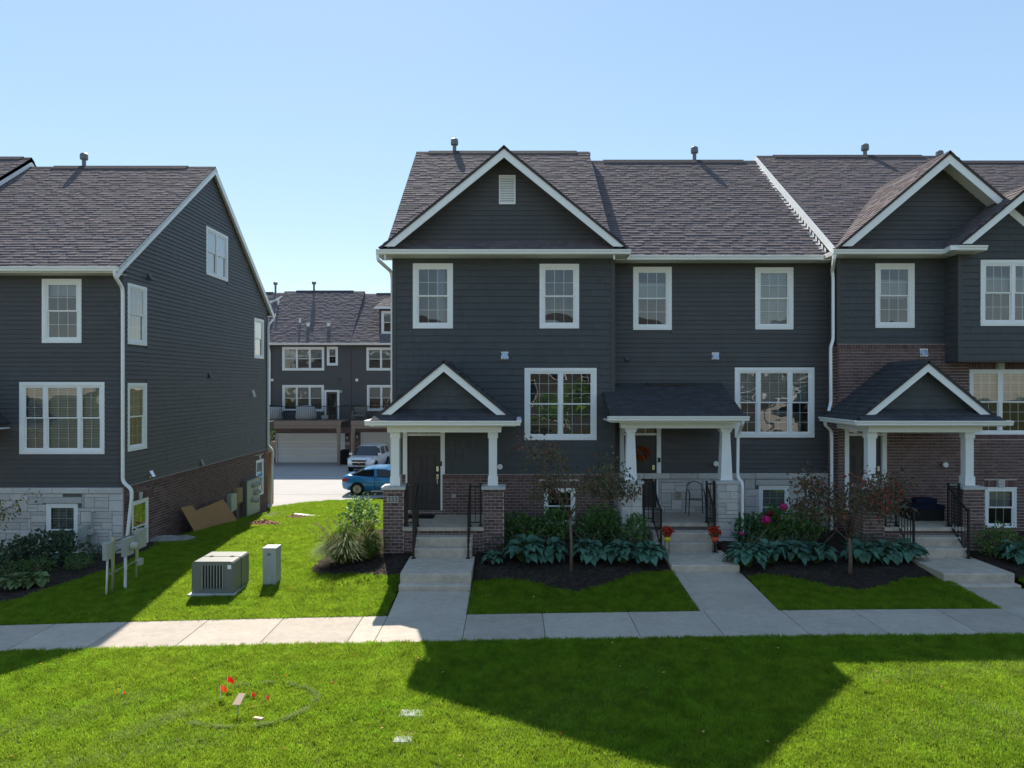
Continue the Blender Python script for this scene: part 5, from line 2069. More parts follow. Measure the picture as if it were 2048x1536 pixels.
cover(547, 50.2, 0.62, 0.95, 'pale draped furniture cover near the downspout on the far deck')
cover(612, 50.2, 0.72, 1.05, 'pale draped furniture cover below the triple window on the far deck')
m = MB()
zd = wz(842, 49.3)
for (px_, hh) in ((583, 0.42), ):
    x = wx(px_, 50.3)
    m.box(x - 0.5, x + 0.5, 50.0, 50.6, zd + 0.62, zd + 0.68)
    for a in (-0.45, 0.42):
        for b in (50.03, 50.53):
            m.box(x + a, x + a + 0.04, b, b + 0.04, zd + 0.001, zd + 0.62)
single('patio_table', m, 'navy', 'low dark table between the two covered chairs on the deck', 'table')
m = MB()
x = wx(718, 50.3)
m.box(x - 0.42, x + 0.42, 50.0, 50.7, zd + 0.3, zd + 0.42)
m.box(x - 0.42, x + 0.42, 50.65, 50.78, zd + 0.42, zd + 0.95)
for a in (-0.46, 0.40):
    m.box(x + a, x + a + 0.07, 50.0, 50.72, zd + 0.42, zd + 0.64)
    for b in (50.0, 50.68):
        m.box(x + a, x + a + 0.06, b, b + 0.06, zd + 0.001, zd + 0.42)
single('deck_chair', m, 'utility_green', 'dark armchair on the deck above the white car', 'chair')
m = MB()
x = wx(650, 49.8)
m.lathe([(0.16, 0.0), (0.2, 0.02), (0.26, 0.32), (0.28, 0.36), (0.25, 0.36), (0.22, 0.3)], (x, 49.8, zd), n=14)
single('planter', m, 'shade_cloth', 'round pale planter on the deck in front of the patio door', 'planter')
# umbrella, basket and pots on the near deck
m = MB()
ux, uy = -11.75, 33.0
m.lathe([(0.02, 0.0), (0.02, 0.5), (0.10, 0.55), (0.13, 1.2), (0.09, 2.0), (0.03, 2.3)], (ux, uy, 2.05), n=10)
single('closed_umbrella', m, 'marker', 'furled beige umbrella on the deck behind the tall gable wall', 'umbrella', smooth=False)
m = MB()
m.lathe([(0.1, 0), (0.14, 0.02), (0.17, 0.25), (0.15, 0.25)], (-11.55, 33.6, 2.05), n=12)
pl = thing('potted_plant', 'leafy potted plant at the corner of the near deck', 'plant', (-11.55, 33.6, 2.05))
part('pot', m, 'white_far', pl)
m = MB()
rr = random.Random(3)
for k in range(120):
    c = Vector((-11.5 + rr.gauss(0, 0.12), 33.6 + rr.gauss(0, 0.12), 2.45 + rr.gauss(0, 0.14)))
    d = Vector((rr.uniform(-1, 1), rr.uniform(-1, 1), rr.uniform(-.3, 1))).normalized() * 0.1
    s = d.orthogonal().normalized() * 0.035
    m.poly([c, c + d * .5 + s, c + d, c + d * .5 - s], rr.uniform(0.8, 2.2))
part('foliage', m, 'shrub', pl)

# ------------------------------------------------------------------ cars
def car_paint(name, col):
    return mat(name, col, 0.28, 0.5, metal=0.25, coat=0.8)


car_paint('paint_blue', (0.015, 0.20, 0.42))
car_paint('paint_white', (0.72, 0.73, 0.75))
mat('car_glass', (0.012, 0.016, 0.02), 0.06, 0.6)
mat('rim', (0.30, 0.30, 0.31), 0.3, 0.5, metal=0.9)
mat('tail', (0.45, 0.02, 0.03), 0.2, 0.5)
mat('lamp', (0.16, 0.18, 0.21), 0.1, 0.7)
mat('gold', (0.70, 0.48, 0.12), 0.3, 0.5, metal=0.8)


def loft(sections, closed=True):
    """sections: list of rings with equal vertex count"""
    m = MB()
    n = len(sections[0])
    vs = [p for s in sections for p in s]
    fs = []
    for i in range(len(sections) - 1):
        for k in range(n if closed else n - 1):
            fs.append((i * n + k, i * n + (k + 1) % n, (i + 1) * n + (k + 1) % n, (i + 1) * n + k))
    fs.append(tuple(range(n))[::-1])
    fs.append(tuple(range((len(sections) - 1) * n, len(sections) * n)))
    m.faces(vs, fs)
    return m


def car(name, label, paint, loc, rz, W, stations, green, wheels, wr, extras):
    """stations: (x, z_low, z_belt, half-width factor); green: cabin outline (x, z) list; built along +x, then turned"""
    t = thing(name, label, 'car', loc)
    M = Matrix.Translation(loc) @ Matrix.Rotation(rz, 4, 'Z')

    def put(nm, m, mt_, parent, smooth=False, sub=0):
        m.v = [tuple(M @ Vector(v)) for v in m.v]
        return part(nm, m, mt_, parent, smooth)
    hw = W / 2
    rings = []
    for (x, zl, zb, f) in stations:
        h = hw * f
        zm = zl + (zb - zl) * 0.55
        prof = [(-h * 0.80, zl), (-h * 0.97, zl + 0.08), (-h, zm), (-h * 0.965, zb - 0.06), (-h * 0.86, zb), (-h * 0.4, zb + 0.025), (h * 0.4, zb + 0.025), (h * 0.86, zb), (h * 0.965, zb - 0.06), (h, zm), (h * 0.97, zl + 0.08), (h * 0.80, zl)]
        rings.append([(x, y, z) for y, z in prof])
    body = put('body', loft(rings), paint, t, True)
    # cabin: painted roof and pillars, dark glass a little inside
    def cab(inset, top):
        rr = []
        for (x, z, zb2, f) in green:
            h = hw * f
            rr.append([(x, -h * 0.93 + inset, zb2), (x, -h * 0.80 + inset, zb2 + (z - zb2) * 0.8), (x, -h * 0.66, z - top), (x, h * 0.66, z - top), (x, h * 0.80 - inset, zb2 + (z - zb2) * 0.8), (x, h * 0.93 - inset, zb2)])
        return loft(rr)
    put('cabin_glass', cab(0.0, 0.0), 'car_glass', t, False)
    # roof skin
    rr = []
    for (x, z, zb2, f) in green[1:-1]:
        h = hw * f
        rr.append([(x, -h * 0.83, zb2 + (z - zb2) * 0.74), (x, -h * 0.815, zb2 + (z - zb2) * 0.83), (x, -h * 0.66, z + 0.012), (x, 0, z + 0.03), (x, h * 0.66, z + 0.012), (x, h * 0.815, zb2 + (z - zb2) * 0.83), (x, h * 0.83, zb2 + (z - zb2) * 0.74)])
    put('roof', loft(rr), paint, t, False)
    for (x, y) in wheels:
        s = 1 if y > 0 else -1
        m = MB()
        m.lathe([(wr * 0.62, -0.1), (wr * 0.95, -0.1), (wr, -0.06), (wr, 0.06), (wr * 0.95, 0.1), (wr * 0.62, 0.1)], (x, y, wr), axis='x', n=28)
        c = Vector((x, y, wr))
        m.v = [tuple(c + Matrix.Rotation(math.pi / 2, 3, 'Z') @ (Vector(v) - c)) for v in m.v]
        wh = put('wheel', m, 'rubber', t, True)
        m = MB()
        yo = y + s * 0.085
        for k in range(10):
            a = 2 * math.pi * k / 10
            ca, sa = math.cos(a), math.sin(a)
            r0, r1 = wr * 0.1, wr * 0.6
            w = 0.013
            m.prism([(x + ca * r0 - sa * w, yo, wr + sa * r0 + ca * w), (x + ca * r1 - sa * w, yo, wr + sa * r1 + ca * w), (x + ca * r1 + sa * w, yo, wr + sa * r1 - ca * w), (x + ca * r0 + sa * w, yo, wr + sa * r0 - ca * w)], (0, s * 0.018, 0))
        c = Vector((x, yo, wr))
        m2 = MB()
        m2.lathe([(wr * 0.58, 0.0), (wr * 0.66, 0.0), (wr * 0.66, 0.025), (wr * 0.58, 0.025)], (x, yo, wr), axis='y', n=28)
        m.faces(m2.v, m2.f)
        m2 = MB()
        m2.lathe([(wr * 0.14, -0.02), (wr * 0.14, 0.025)], (x, yo, wr), axis='y', n=12)
        m.faces(m2.v, m2.f)
        put('rim', m, 'rim', wh)
        m = MB()                                        # dark wheel arch
        m.lathe([(wr * 1.02, 0), (wr * 1.14, 0), (wr * 1.14, 0.012), (wr * 1.02, 0.012)], (x, s * (hw - 0.005), wr), axis='y', n=28)
        put('wheel_arch', m, 'rubber', t)
    for (nm, mt_, boxes) in extras:
        for bx_ in boxes:
            m = MB()
            if len(bx_) == 6:
                m.box(*bx_)
            else:
                m.prism(bx_[0], bx_[1])
            put(nm, m, mt_, t)
    return t


# blue coupe parked along the lane, tail towards the lawn's left
H_ = 0.87
st = [(-2.2, 0.42, 0.80, 0.80), (-2.12, 0.30, 0.98, 0.93), (-1.85, 0.24, 1.03, 0.98), (-1.4, 0.22, 1.00, 1.0), (-0.6, 0.20, 0.96, 1.0), (0.5, 0.20, 0.92, 1.0), (1.2, 0.20, 0.88, 1.0), (1.75, 0.22, 0.80, 0.97), (2.1, 0.25, 0.70, 0.9), (2.24, 0.32, 0.60, 0.78)]
gr = [(-1.78, 1.05, 1.00, 0.90), (-1.05, 1.36, 0.98, 0.97), (-0.5, 1.43, 0.96, 0.99), (0.05, 1.42, 0.94, 0.99), (0.5, 1.30, 0.92, 0.98), (1.15, 0.93, 0.88, 0.94)]
car('parked_car', 'bright blue coupe parked along the lane beyond the lawn', 'paint_blue', (wx(773, 37.0), 37.2, -0.90), 0, 1.78, st, gr, [(-1.38, -0.80), (1.35, -0.80), (-1.38, 0.80), (1.35, 0.80)], 0.32,
    [('tail_lamp', 'tail', [(-2.15, -1.86, -0.885, -0.60, 0.72, 0.86)]), ('tail_lamp', 'tail', [(-2.15, -1.86, 0.60, 0.885, 0.72, 0.86)]),
     ('pillar', 'paint_blue', [([(-0.52, -0.865, 0.95), (-0.36, -0.865, 0.95), (-0.42, -0.72, 1.36), (-0.54, -0.72, 1.36)], (0, 0.03, 0))]),
     ('mirror', 'paint_blue', [(0.58, 0.76, -1.02, -0.86, 0.93, 1.06)]), ('door_seam', 'rubber', [(-0.50, -0.49, -0.893, -0.86, 0.3, 0.9), (0.62, 0.63, -0.893, -0.86, 0.3, 0.85)]),
     ('door_handle', 'paint_blue', [(-0.42, -0.24, -0.905, -0.87, 0.76, 0.80)])])
# white compact suv nosed out of its garage
st = [(-2.05, 0.40, 0.92, 0.86), (-1.95, 0.30, 1.02, 0.95), (-1.5, 0.26, 1.04, 0.99), (-0.5, 0.24, 1.02, 1.0), (0.7, 0.24, 1.00, 1.0), (1.1, 0.24, 1.00, 1.0), (1.6, 0.25, 0.98, 0.98), (1.95, 0.27, 0.93, 0.94), (2.08, 0.30, 0.86, 0.88), (2.14, 0.34, 0.72, 0.78)]
gr = [(-2.0, 1.10, 1.02, 0.90), (-1.75, 1.55, 1.02, 0.97), (-0.9, 1.64, 1.02, 0.99), (-0.1, 1.64, 1.01, 0.99), (0.35, 1.56, 1.00, 0.99), (1.12, 1.04, 0.99, 0.96)]
sv = car('parked_suv', 'white compact SUV parked nose-out in front of a garage door', 'paint_white', (wx(738, 47.6), 47.8, -0.90), R(-97), 1.78, st, gr, [(-1.3, -0.82), (1.3, -0.82), (-1.3, 0.82), (1.3, 0.82)], 0.34,
    [('grille', 'black', [(2.0, 2.15, -0.46, 0.46, 0.69, 0.80), (2.0, 2.155, -0.44, 0.44, 0.46, 0.63)]), ('bumper_trim', 'rubber', [(1.9, 2.16, -0.72, 0.72, 0.24, 0.37)]),
     ('headlight', 'lamp', [([(2.09, -0.46, 0.70), (1.93, -0.80, 0.74), (1.83, -0.84, 0.92), (2.02, -0.5, 0.86)], (0.07, -0.02, 0.01)), ([(2.09, 0.46, 0.70), (1.93, 0.80, 0.74), (1.83, 0.84, 0.92), (2.02, 0.5, 0.86)], (0.07, 0.02, 0.01))]),
     ('fog_lamp', 'rubber', [(1.98, 2.10, -0.74, -0.50, 0.42, 0.54), (1.98, 2.10, 0.50, 0.74, 0.42, 0.54)]),
     ('emblem', 'gold', [([(2.158, -0.10, 0.62), (2.158, -0.045, 0.62), (2.158, -0.045, 0.60), (2.158, 0.045, 0.60), (2.158, 0.045, 0.62), (2.158, 0.10, 0.62), (2.158, 0.10, 0.66), (2.158, 0.045, 0.66), (2.158, 0.045, 0.68), (2.158, -0.045, 0.68), (2.158, -0.045, 0.66), (2.158, -0.10, 0.66)], (0.012, 0, 0))]),
     ('mirror', 'paint_white', [(0.75, 0.95, -1.08, -0.88, 1.0, 1.15), (0.75, 0.95, 0.88, 1.08, 1.0, 1.15)]),
     ('pillar', 'paint_white', [([(-0.95, 0.86, 1.0), (-0.85, 0.86, 1.0), (-0.87, 0.72, 1.5), (-0.95, 0.72, 1.5)], (0, -0.03, 0)), ([(0.12, 0.87, 1.0), (0.20, 0.87, 1.0), (0.12, 0.73, 1.52), (0.05, 0.73, 1.52)], (0, -0.03, 0))]),
     ('license_plate', 'plate', [(2.10, 2.15, -0.15, 0.15, 0.36, 0.44)])])

# ------------------------------------------------------------------ lawns, beds, planting
mat('straw', (0.42, 0.42, 0.22), 0.9, 0.1, attr=True, transl=0.4)
def inside(poly, x, y):
    c = False
    n = len(poly)
    for i in range(n):
        (x0, y0), (x1, y1) = poly[i], poly[(i + 1) % n]
        if (y0 > y) != (y1 > y) and x < (x1 - x0) * (y - y0) / (y1 - y0) + x0:
            c = not c
    return c


def smooth_line(pts, n=5):
    out = []
    for i in range(len(pts) - 1):
        p0, p1, p2, p3 = pts[max(i - 1, 0)], pts[i], pts[i + 1], pts[min(i + 2, len(pts) - 1)]
        for k in range(n):
            t = k / n
            out.append(tuple(0.5 * (2 * p1[j] + (p2[j] - p0[j]) * t + (2 * p0[j] - 5 * p1[j] + 4 * p2[j] - p3[j]) * t * t + (3 * p1[j] - p0[j] - 3 * p2[j] + p3[j]) * t ** 3) for j in range(2)))
    out.append(pts[-1])
    return out


BED_A = smooth_line([(-4.35, 20.6), (-4.75, 19.2), (-5.0, 18.0), (-4.75, 17.2), (-3.9, 17.0), (-3.2, 16.85), (-2.55, 16.75)]) + [(-2.55, 19), (-3.3, 19), (-3.3, 20.6)]
BED_B = smooth_line([(-0.92, 16.35), (-0.3, 16.5), (0.4, 16.35), (1.1, 15.85), (1.6, 15.8), (2.3, 16.25), (2.95, 16.75), (3.84, 16.9)]) + [(3.84, 21), (-0.92, 21)]
BED_C = smooth_line([(5.44, 16.45), (5.9, 16.6), (6.5, 16.4), (7.0, 15.95), (7.6, 15.65), (8.3, 15.85), (9.0, 16.3), (10.0, 16.4)]) + [(10.0, 21), (5.44, 21)]
BED_D = smooth_line([(11.54, 16.3), (12.3, 16.45), (13.2, 16.1), (14, 15.9), (16, 16.2)]) + [(16, 21), (11.54, 21)]
BED_L = smooth_line([(-19, 16.0), (-14, 15.75), (-11.5, 15.85), (-11.0, 16.6), (-10.6, 17.6), (-10.35, 18.6), (-10.35, 19.6), (-10.45, 20.5), (-10.6, 21.6), (-10.94, 22.2)]) + [(-10.97, 22.2), (-10.97, 20.5), (-19, 20.5)]
BEDS = [('A', BED_A, 'dark mulch around the tall fountain grass'), ('B', BED_B, 'dark mulch bed with a scalloped edge between the walks of 233 and 239'),
        ('C', BED_C, 'dark mulch bed with a scalloped edge between 239 and the brick townhouse'), ('D', BED_D, 'dark mulch beside the steps of the brick townhouse'), ('L', BED_L, 'dark mulch along the stone base of the townhouse')]


def sheet(test, x0, x1, y0, y1, step, off, mb, bump=0.0, zf=None):
    nx, ny = int((x1 - x0) / step), int((y1 - y0) / step)
    idx = {}
    for j in range(ny):
        for i in range(nx):
            cx, cy = x0 + (i + .5) * step, y0 + (j + .5) * step
            if not test(cx, cy):
                continue
            f = []
            for (a, b) in ((i, j), (i + 1, j), (i + 1, j + 1), (i, j + 1)):
                if (a, b) not in idx:
                    X, Y = x0 + a * step, y0 + b * step
                    idx[(a, b)] = len(mb.v)
                    mb.v.append((X, Y, gz(X, Y) + off + (bump * mnoise.noise((X * 6, Y * 6, 1.7)) if bump else 0)))
                f.append(idx[(a, b)])
            mb.f.append(tuple(f))
            mb.t.append(None)


def blocked(x, y):
    for (a, b, c) in WALKS:
        if a - 0.01 < x < b + 0.01 and y < c + 3:
            return True
    return any(inside(p, x, y) for _, p, _ in BEDS)


LANE_EDGE = [(-13, 31.9), (-11.4, 32.0), (-10.7, 32.6), (-10.0, 33.7), (-9.0, 34.5), (-7.5, 34.85), (-3, 34.9), (40, 34.9)]


def lawn_mid(x, y):
    if y < SWB + 0.01 or blocked(x, y):
        return False
    if y > 18.2 and x > -3.3:
        return False
    if x < -10.93 and y > 19.9:
        return False
    if y > 31.5 and y > lerp_tab(LANE_EDGE, x):
        return False
    if -10.97 < x < -10.3 and 21.6 < y < 31.8 and x < -10.6 + 0.25 * math.sin(y * 0.9):
        return False
    return True


TUFTS = bpy.data.collections.new('grass_tufts')
rr = random.Random(11)
for k in range(8):
    m = MB()
    for b in range(20):
        a = rr.uniform(0, 2 * math.pi)
        r0 = 0.055 * math.sqrt(rr.random())
        x, y = r0 * math.cos(a), r0 * math.sin(a)
        h = rr.uniform(0.028, 0.058)
        la = rr.uniform(0, 2 * math.pi)
        le = rr.uniform(0.1, 0.9) * h
        w = rr.uniform(0.0022, 0.0040)
        da = rr.uniform(0, math.pi)
        dx, dy = math.cos(da) * w, math.sin(da) * w
        mx, my = x + math.cos(la) * le * 0.35, y + math.sin(la) * le * 0.35
        tx, ty = x + math.cos(la) * le, y + math.sin(la) * le
        t = rr.uniform(0.75, 1.25)
        yl = rr.random()
        tint = (t * (0.85 + 0.4 * yl), t, t * 0.9) if yl < 0.95 else (t * 2.0, t * 1.3, t * 2.5)
        m.faces([(x - dx, y - dy, -0.005), (x + dx, y + dy, -0.005), (mx - dx * .8, my - dy * .8, h * .6), (mx + dx * .8, my + dy * .8, h * .6), (tx, ty, h)], [(0, 1, 3, 2), (2, 3, 4)], tint)
    o = bpy.data.objects.new('tuft', m.mesh('tuft', 'grass_blade'))
    TUFTS.objects.link(o)


def lawn_nodes(density, smin, smax, seed):
    ng = bpy.data.node_groups.new('lawn', 'GeometryNodeTree')
    ng.interface.new_socket('Geometry', in_out='INPUT', socket_type='NodeSocketGeometry')
    ng.interface.new_socket('Geometry', in_out='OUTPUT', socket_type='NodeSocketGeometry')
    N = ng.nodes
    gi, go = N.new('NodeGroupInput'), N.new('NodeGroupOutput')
    dp = N.new('GeometryNodeDistributePointsOnFaces')
    dp.inputs['Density'].default_value = density
    dp.inputs['Seed'].default_value = seed
    ci = N.new('GeometryNodeCollectionInfo')
    ci.inputs['Collection'].default_value = TUFTS
    ci.inputs['Separate Children'].default_value = True
    ci.inputs['Reset Children'].default_value = True
    ip = N.new('GeometryNodeInstanceOnPoints')
    ip.inputs['Pick Instance'].default_value = True
    rv = N.new('FunctionNodeRandomValue')
    rv.data_type = 'FLOAT_VECTOR'
    rv.inputs[0].default_value = (-0.12, -0.12, 0)
    rv.inputs[1].default_value = (0.12, 0.12, 6.283)
    rs = N.new('FunctionNodeRandomValue')
    rs.data_type = 'FLOAT'
    rs.inputs[2].default_value = smin
    rs.inputs[3].default_value = smax
    jo = N.new('GeometryNodeJoinGeometry')
    K = ng.links.new
    K(gi.outputs[0], dp.inputs['Mesh'])
    K(dp.outputs['Points'], ip.inputs['Points'])
    K(ci.outputs[0], ip.inputs['Instance'])
    K(rv.outputs[0], ip.inputs['Rotation'])
    K(rs.outputs[1], ip.inputs['Scale'])
    K(gi.outputs[0], jo.inputs[0])
    K(ip.outputs[0], jo.inputs[0])
    K(jo.outputs[0], go.inputs[0])
    return ng


def lawn(label, test, x0, x1, y0, y1, step, density, smin, smax, seed):
    m = MB()
    sheet(test, x0, x1, y0, y1, step, -0.004, m)
    o = part('grass', m, 'soil', None, smooth=True)
    o['kind'] = 'stuff'
    o['label'] = label
    o['category'] = 'grass'
    md = o.modifiers.new('blades', 'NODES')
    md.node_group = lawn_nodes(density, smin, smax, seed)
    return o


lawn('mown lawn between the sidewalk and the street', lambda x, y: y < SWF + 0.01, -15, 15, 6.5, 13.02, 0.25, 520, 0.75, 1.35, 1)
lawn('mown lawn between the two townhouse rows and around the walks', lambda x, y: lawn_mid(x, y) and y < 21.0, -16, 15.5, 14.52, 21.0, 0.1, 420, 0.75, 1.4, 2)
lawn('mown lawn sloping down to the back lane', lambda x, y: lawn_mid(x, y), -11.4, -3.2, 21.0, 35.0, 0.2, 170, 1.2, 2.2, 3)

# dry, worn grass: the ring round the flags and streaks left by wheels
q = random.Random(15)
m = MB()
cx_, cy_ = -3.9, 10.6


def dry_blade(x, y, l, lift, tone):
    a = q.uniform(0, 6.283)
    z = gz(x, y) + q.uniform(0.012, lift)
    ca, sa = math.cos(a), math.sin(a)
    w = q.uniform(0.002, 0.004)
    m.faces([(x - sa * w, y + ca * w, z), (x + sa * w, y - ca * w, z), (x + ca * l, y + sa * l, z + q.uniform(0.0, 0.03))], [(0, 1, 2)], tone)


for k in range(5200):
    a = q.uniform(-2.3, 2.2)
    r = 1 + q.gauss(0, 0.035) + 0.06 * mnoise.noise((math.cos(a) * 2, math.sin(a) * 2, 3.0))
    if mnoise.noise((math.cos(a) * 3, math.sin(a) * 3, 8.0)) < -0.3 + 0.35 * q.random():
        continue
    dry_blade(cx_ + 0.95 * r * math.cos(a), cy_ + 0.72 * r * math.sin(a), q.uniform(0.02, 0.05), 0.05, q.choice(((1, 1, 1), (.7, .85, .5), (.5, .75, .25), (.45, .7, .2))))
for (x0, y0, x1, y1, w, n) in ((-8.2, 9.2, -5.6, 10.9, 0.22, 3200), (-5.4, 9.6, -4.6, 10.6, 0.12, 1800), (-7.0, 8.6, -3.9, 9.6, 0.16, 2200), (5.6, 11.2, 9.5, 11.7, 0.18, 2600), (5.0, 9.6, 8.8, 9.2, 0.25, 2200), (6.5, 10.4, 7.4, 9.6, 0.15, 900), (-0.5, 9.2, 2.4, 11.8, 0.3, 1500)):
    for k in range(n):
        t = q.random()
        dry_blade(x0 + (x1 - x0) * t + q.gauss(0, w), y0 + (y1 - y0) * t + q.gauss(0, w), q.uniform(0.015, 0.04), 0.05, q.choice(((1, 1, 1), (.8, .85, .7), (.5, .65, .35), (.5, .65, .35))))
o = part('dry_grass', m, 'straw', None)
o['kind'] = 'stuff'
o['label'] = 'pale worn grass in a ring and in streaks across the front lawn'
o['category'] = 'grass'

# mulch
for tag_, poly, lab in BEDS:
    m = MB()
    xs, ys = [p[0] for p in poly], [p[1] for p in poly]
    sheet(lambda x, y: inside(poly, x, y) and not any(a < x < b and y < c + 3 for a, b, c in WALKS), min(xs), max(xs), min(ys), max(ys), 0.08, 0.015, m, bump=0.03)
    m.t = [rr.uniform(0.7, 1.3) for _ in m.f]
    n = int(len(m.f) * 1.1)
    for k in range(n):
        x, y = rr.uniform(min(xs), max(xs)), rr.uniform(min(ys), max(ys))
        if not inside(poly, x, y) or y > 19:
            continue
        z = gz(x, y) + 0.03
        a = rr.uniform(0, math.pi)
        l, w, h = rr.uniform(0.015, 0.045), rr.uniform(0.005, 0.012), rr.uniform(-0.012, 0.012)
        ca, sa = math.cos(a), math.sin(a)
        t = rr.uniform(0.6, 2.2)
        m.poly([(x - ca * l - sa * w, y - sa * l + ca * w, z - h), (x - ca * l + sa * w, y - sa * l - ca * w, z - h + 0.004), (x + ca * l + sa * w, y + sa * l - ca * w, z + h), (x + ca * l - sa * w, y + sa * l + ca * w, z + h)], (t, t * 0.95, t * 0.9))
    o = part('mulch', m, 'mulch', None)
    o['kind'] = 'stuff'
    o['label'] = lab
    o['category'] = 'mulch'


# ---- hostas: every leaf an object that shares one of four meshes
def hosta_leaf(seed, material):
    q = random.Random(seed)
    m = MB()
    seg = [(0.0, 0.06), (0.10, 0.22), (0.28, 0.36), (0.5, 0.37), (0.72, 0.27), (0.88, 0.13), (1.0, 0.0)]
    rows = []
    droop = q.uniform(0.35, 0.6)
    for s, w in seg:
        z = 0.18 * s - droop * s * s
        e = 0.30 * w + 0.02 * q.uniform(-1, 1)
        rows.append([(s, -w, z + e), (s, -w * .5, z + e * .4), (s, 0, z), (s, w * .5, z + e * .4), (s, w, z + e)])
    vs = [p for r in rows for p in r]
    fs = []
    for i in range(len(rows) - 1):
        for k in range(4):
            fs.append((i * 5 + k, i * 5 + k + 1, (i + 1) * 5 + k + 1, (i + 1) * 5 + k))
    m.faces(vs, fs)
    return m.mesh('hosta_leaf', material, True)


HL = [hosta_leaf(s, 'hosta') for s in range(4)]
HY = [hosta_leaf(s, 'hosta_yellow') for s in range(3)]


def hosta(x, y, r, label, n=60, leaves=HL, stalks=3):
    """a mound of overlapping leaves hanging outwards on short stems"""
    z = gz(x, y) + 0.01
    t = thing('hosta', label, 'plant', (x, y, z), 'hostas along the beds')
    q = random.Random(int(x * 971 + y * 131))
    H = r * 0.95
    st_ = MB()
    for k in range(n):
        f = (k + 0.5) / n
        az = k * 2.39996 + q.uniform(-.35, .35)
        rad = r * 0.66 * math.sqrt(f) * q.uniform(0.85, 1.1)
        hgt = H * math.sqrt(max(0.05, 1 - (rad / (r * 0.78)) ** 2)) * q.uniform(0.82, 1.1)
        bx, by, bz = x + rad * math.cos(az), y + rad * math.sin(az), z + hgt * 0.92
        s = (0.15 + 0.09 * r / 0.45) * q.uniform(0.6, 1.2)
        pitch = 0.45 - 1.0 * f + q.uniform(-.25, .25)
        copy_of('leaf', q.choice(leaves), t, (bx, by, bz), (s, s * q.uniform(0.9, 1.1), s), (q.uniform(-.4, .4), -pitch, az + q.uniform(-.4, .4)))
        st_.tube([(x + rad * .2 * math.cos(az), y + rad * .2 * math.sin(az), z - 0.02), (bx, by, bz)], 0.004, 3, tint=(0.5, .9, .5))
    part('leaf_stems', st_, 'stalk', t, kind='stuff')
    for k in range(stalks):
        m = MB()
        az = q.uniform(0, 6.28)
        ln = r * q.uniform(1.3, 1.9)
        top = Vector((x + math.cos(az) * ln * .5, y + math.sin(az) * ln * .5, z + ln * .95))
        mid = Vector((x + math.cos(az) * ln * .2, y + math.sin(az) * ln * .2, z + ln * .6))
        m.tube([(x, y, z), mid, top], 0.004, 3, tint=q.uniform(0.6, 1.1))
        for j in range(9):
            p = mid.lerp(top, 0.3 + 0.7 * j / 9)
            d = Vector((q.uniform(-1, 1), q.uniform(-1, 1), q.uniform(-1, .3))).normalized() * 0.028
            e = d.orthogonal().normalized() * 0.008
            m.poly([p, p + d * .5 + e, p + d, p + d * .5 - e], q.uniform(0.7, 1.3))
        part('flower_stalk', m, 'stalk', t)
    return t


def at_px(px, py):
    """ground point seen at a pixel"""
    d = 15.0
    for _ in range(30):
        z = gz(wx(px, d), d)
        d = d * 0.5 + 0.5 * FPX * (CAMZ - z) / (py - 768.0)
    return wx(px, d), d


HOSTAS = [
    (987, 1132, 0.26, 'small bright hosta alone beside the steps of number 233'), (1052, 1130, 0.50, 'large blue-green hosta, the second one from the steps of 233'),
    (1103, 1126, 0.42, 'blue-green hosta just before the trunk of the tree in front of 233'), (1178, 1128, 0.44, 'blue-green hosta just past the trunk of the tree in front of 233'),
    (1246, 1130, 0.43, 'blue-green hosta second from the walk of 239, on the 233 side'), (1300, 1132, 0.43, 'blue-green hosta against the 233 side of the walk of 239'),
    (1497, 1138, 0.46, 'hosta at the corner of the walk of 239, on the brick unit side'), (1545, 1130, 0.40, 'second hosta from the walk of 239 towards the brick unit'),
    (1592, 1128, 0.40, 'third hosta from the walk of 239 towards the brick unit'), (1640, 1130, 0.42, 'hosta just before the trunk of the red-leaved tree'),
    (1728, 1130, 0.40, 'hosta just past the trunk of the red-leaved tree'), (1776, 1128, 0.40, 'hosta second from the steps of the brick unit'),
    (1822, 1126, 0.38, 'hosta leaning on the steps of the brick unit'), (2046, 1130, 0.40, 'hosta cut by the picture edge beside the brick unit steps')]
for (a, b, r_, lab) in HOSTAS:
    x, y = at_px(a, b)
    hosta(x, y + 0.15, r_ if r_ < 0.3 else r_ * 1.18, lab, n=34 if r_ < 0.3 else 78, stalks=0 if r_ < 0.3 else 4)
for (a, b, r_, lab) in ((28, 1180, 0.36, 'yellow-green hosta at the picture edge in the bed by the stone base'), (72, 1172, 0.30, 'yellow-green hosta with a few yellowed leaves by the stone base bed')):
    x, y = at_px(a, b)
    hosta(x, y, r_, lab, n=44, leaves=HY, stalks=0)


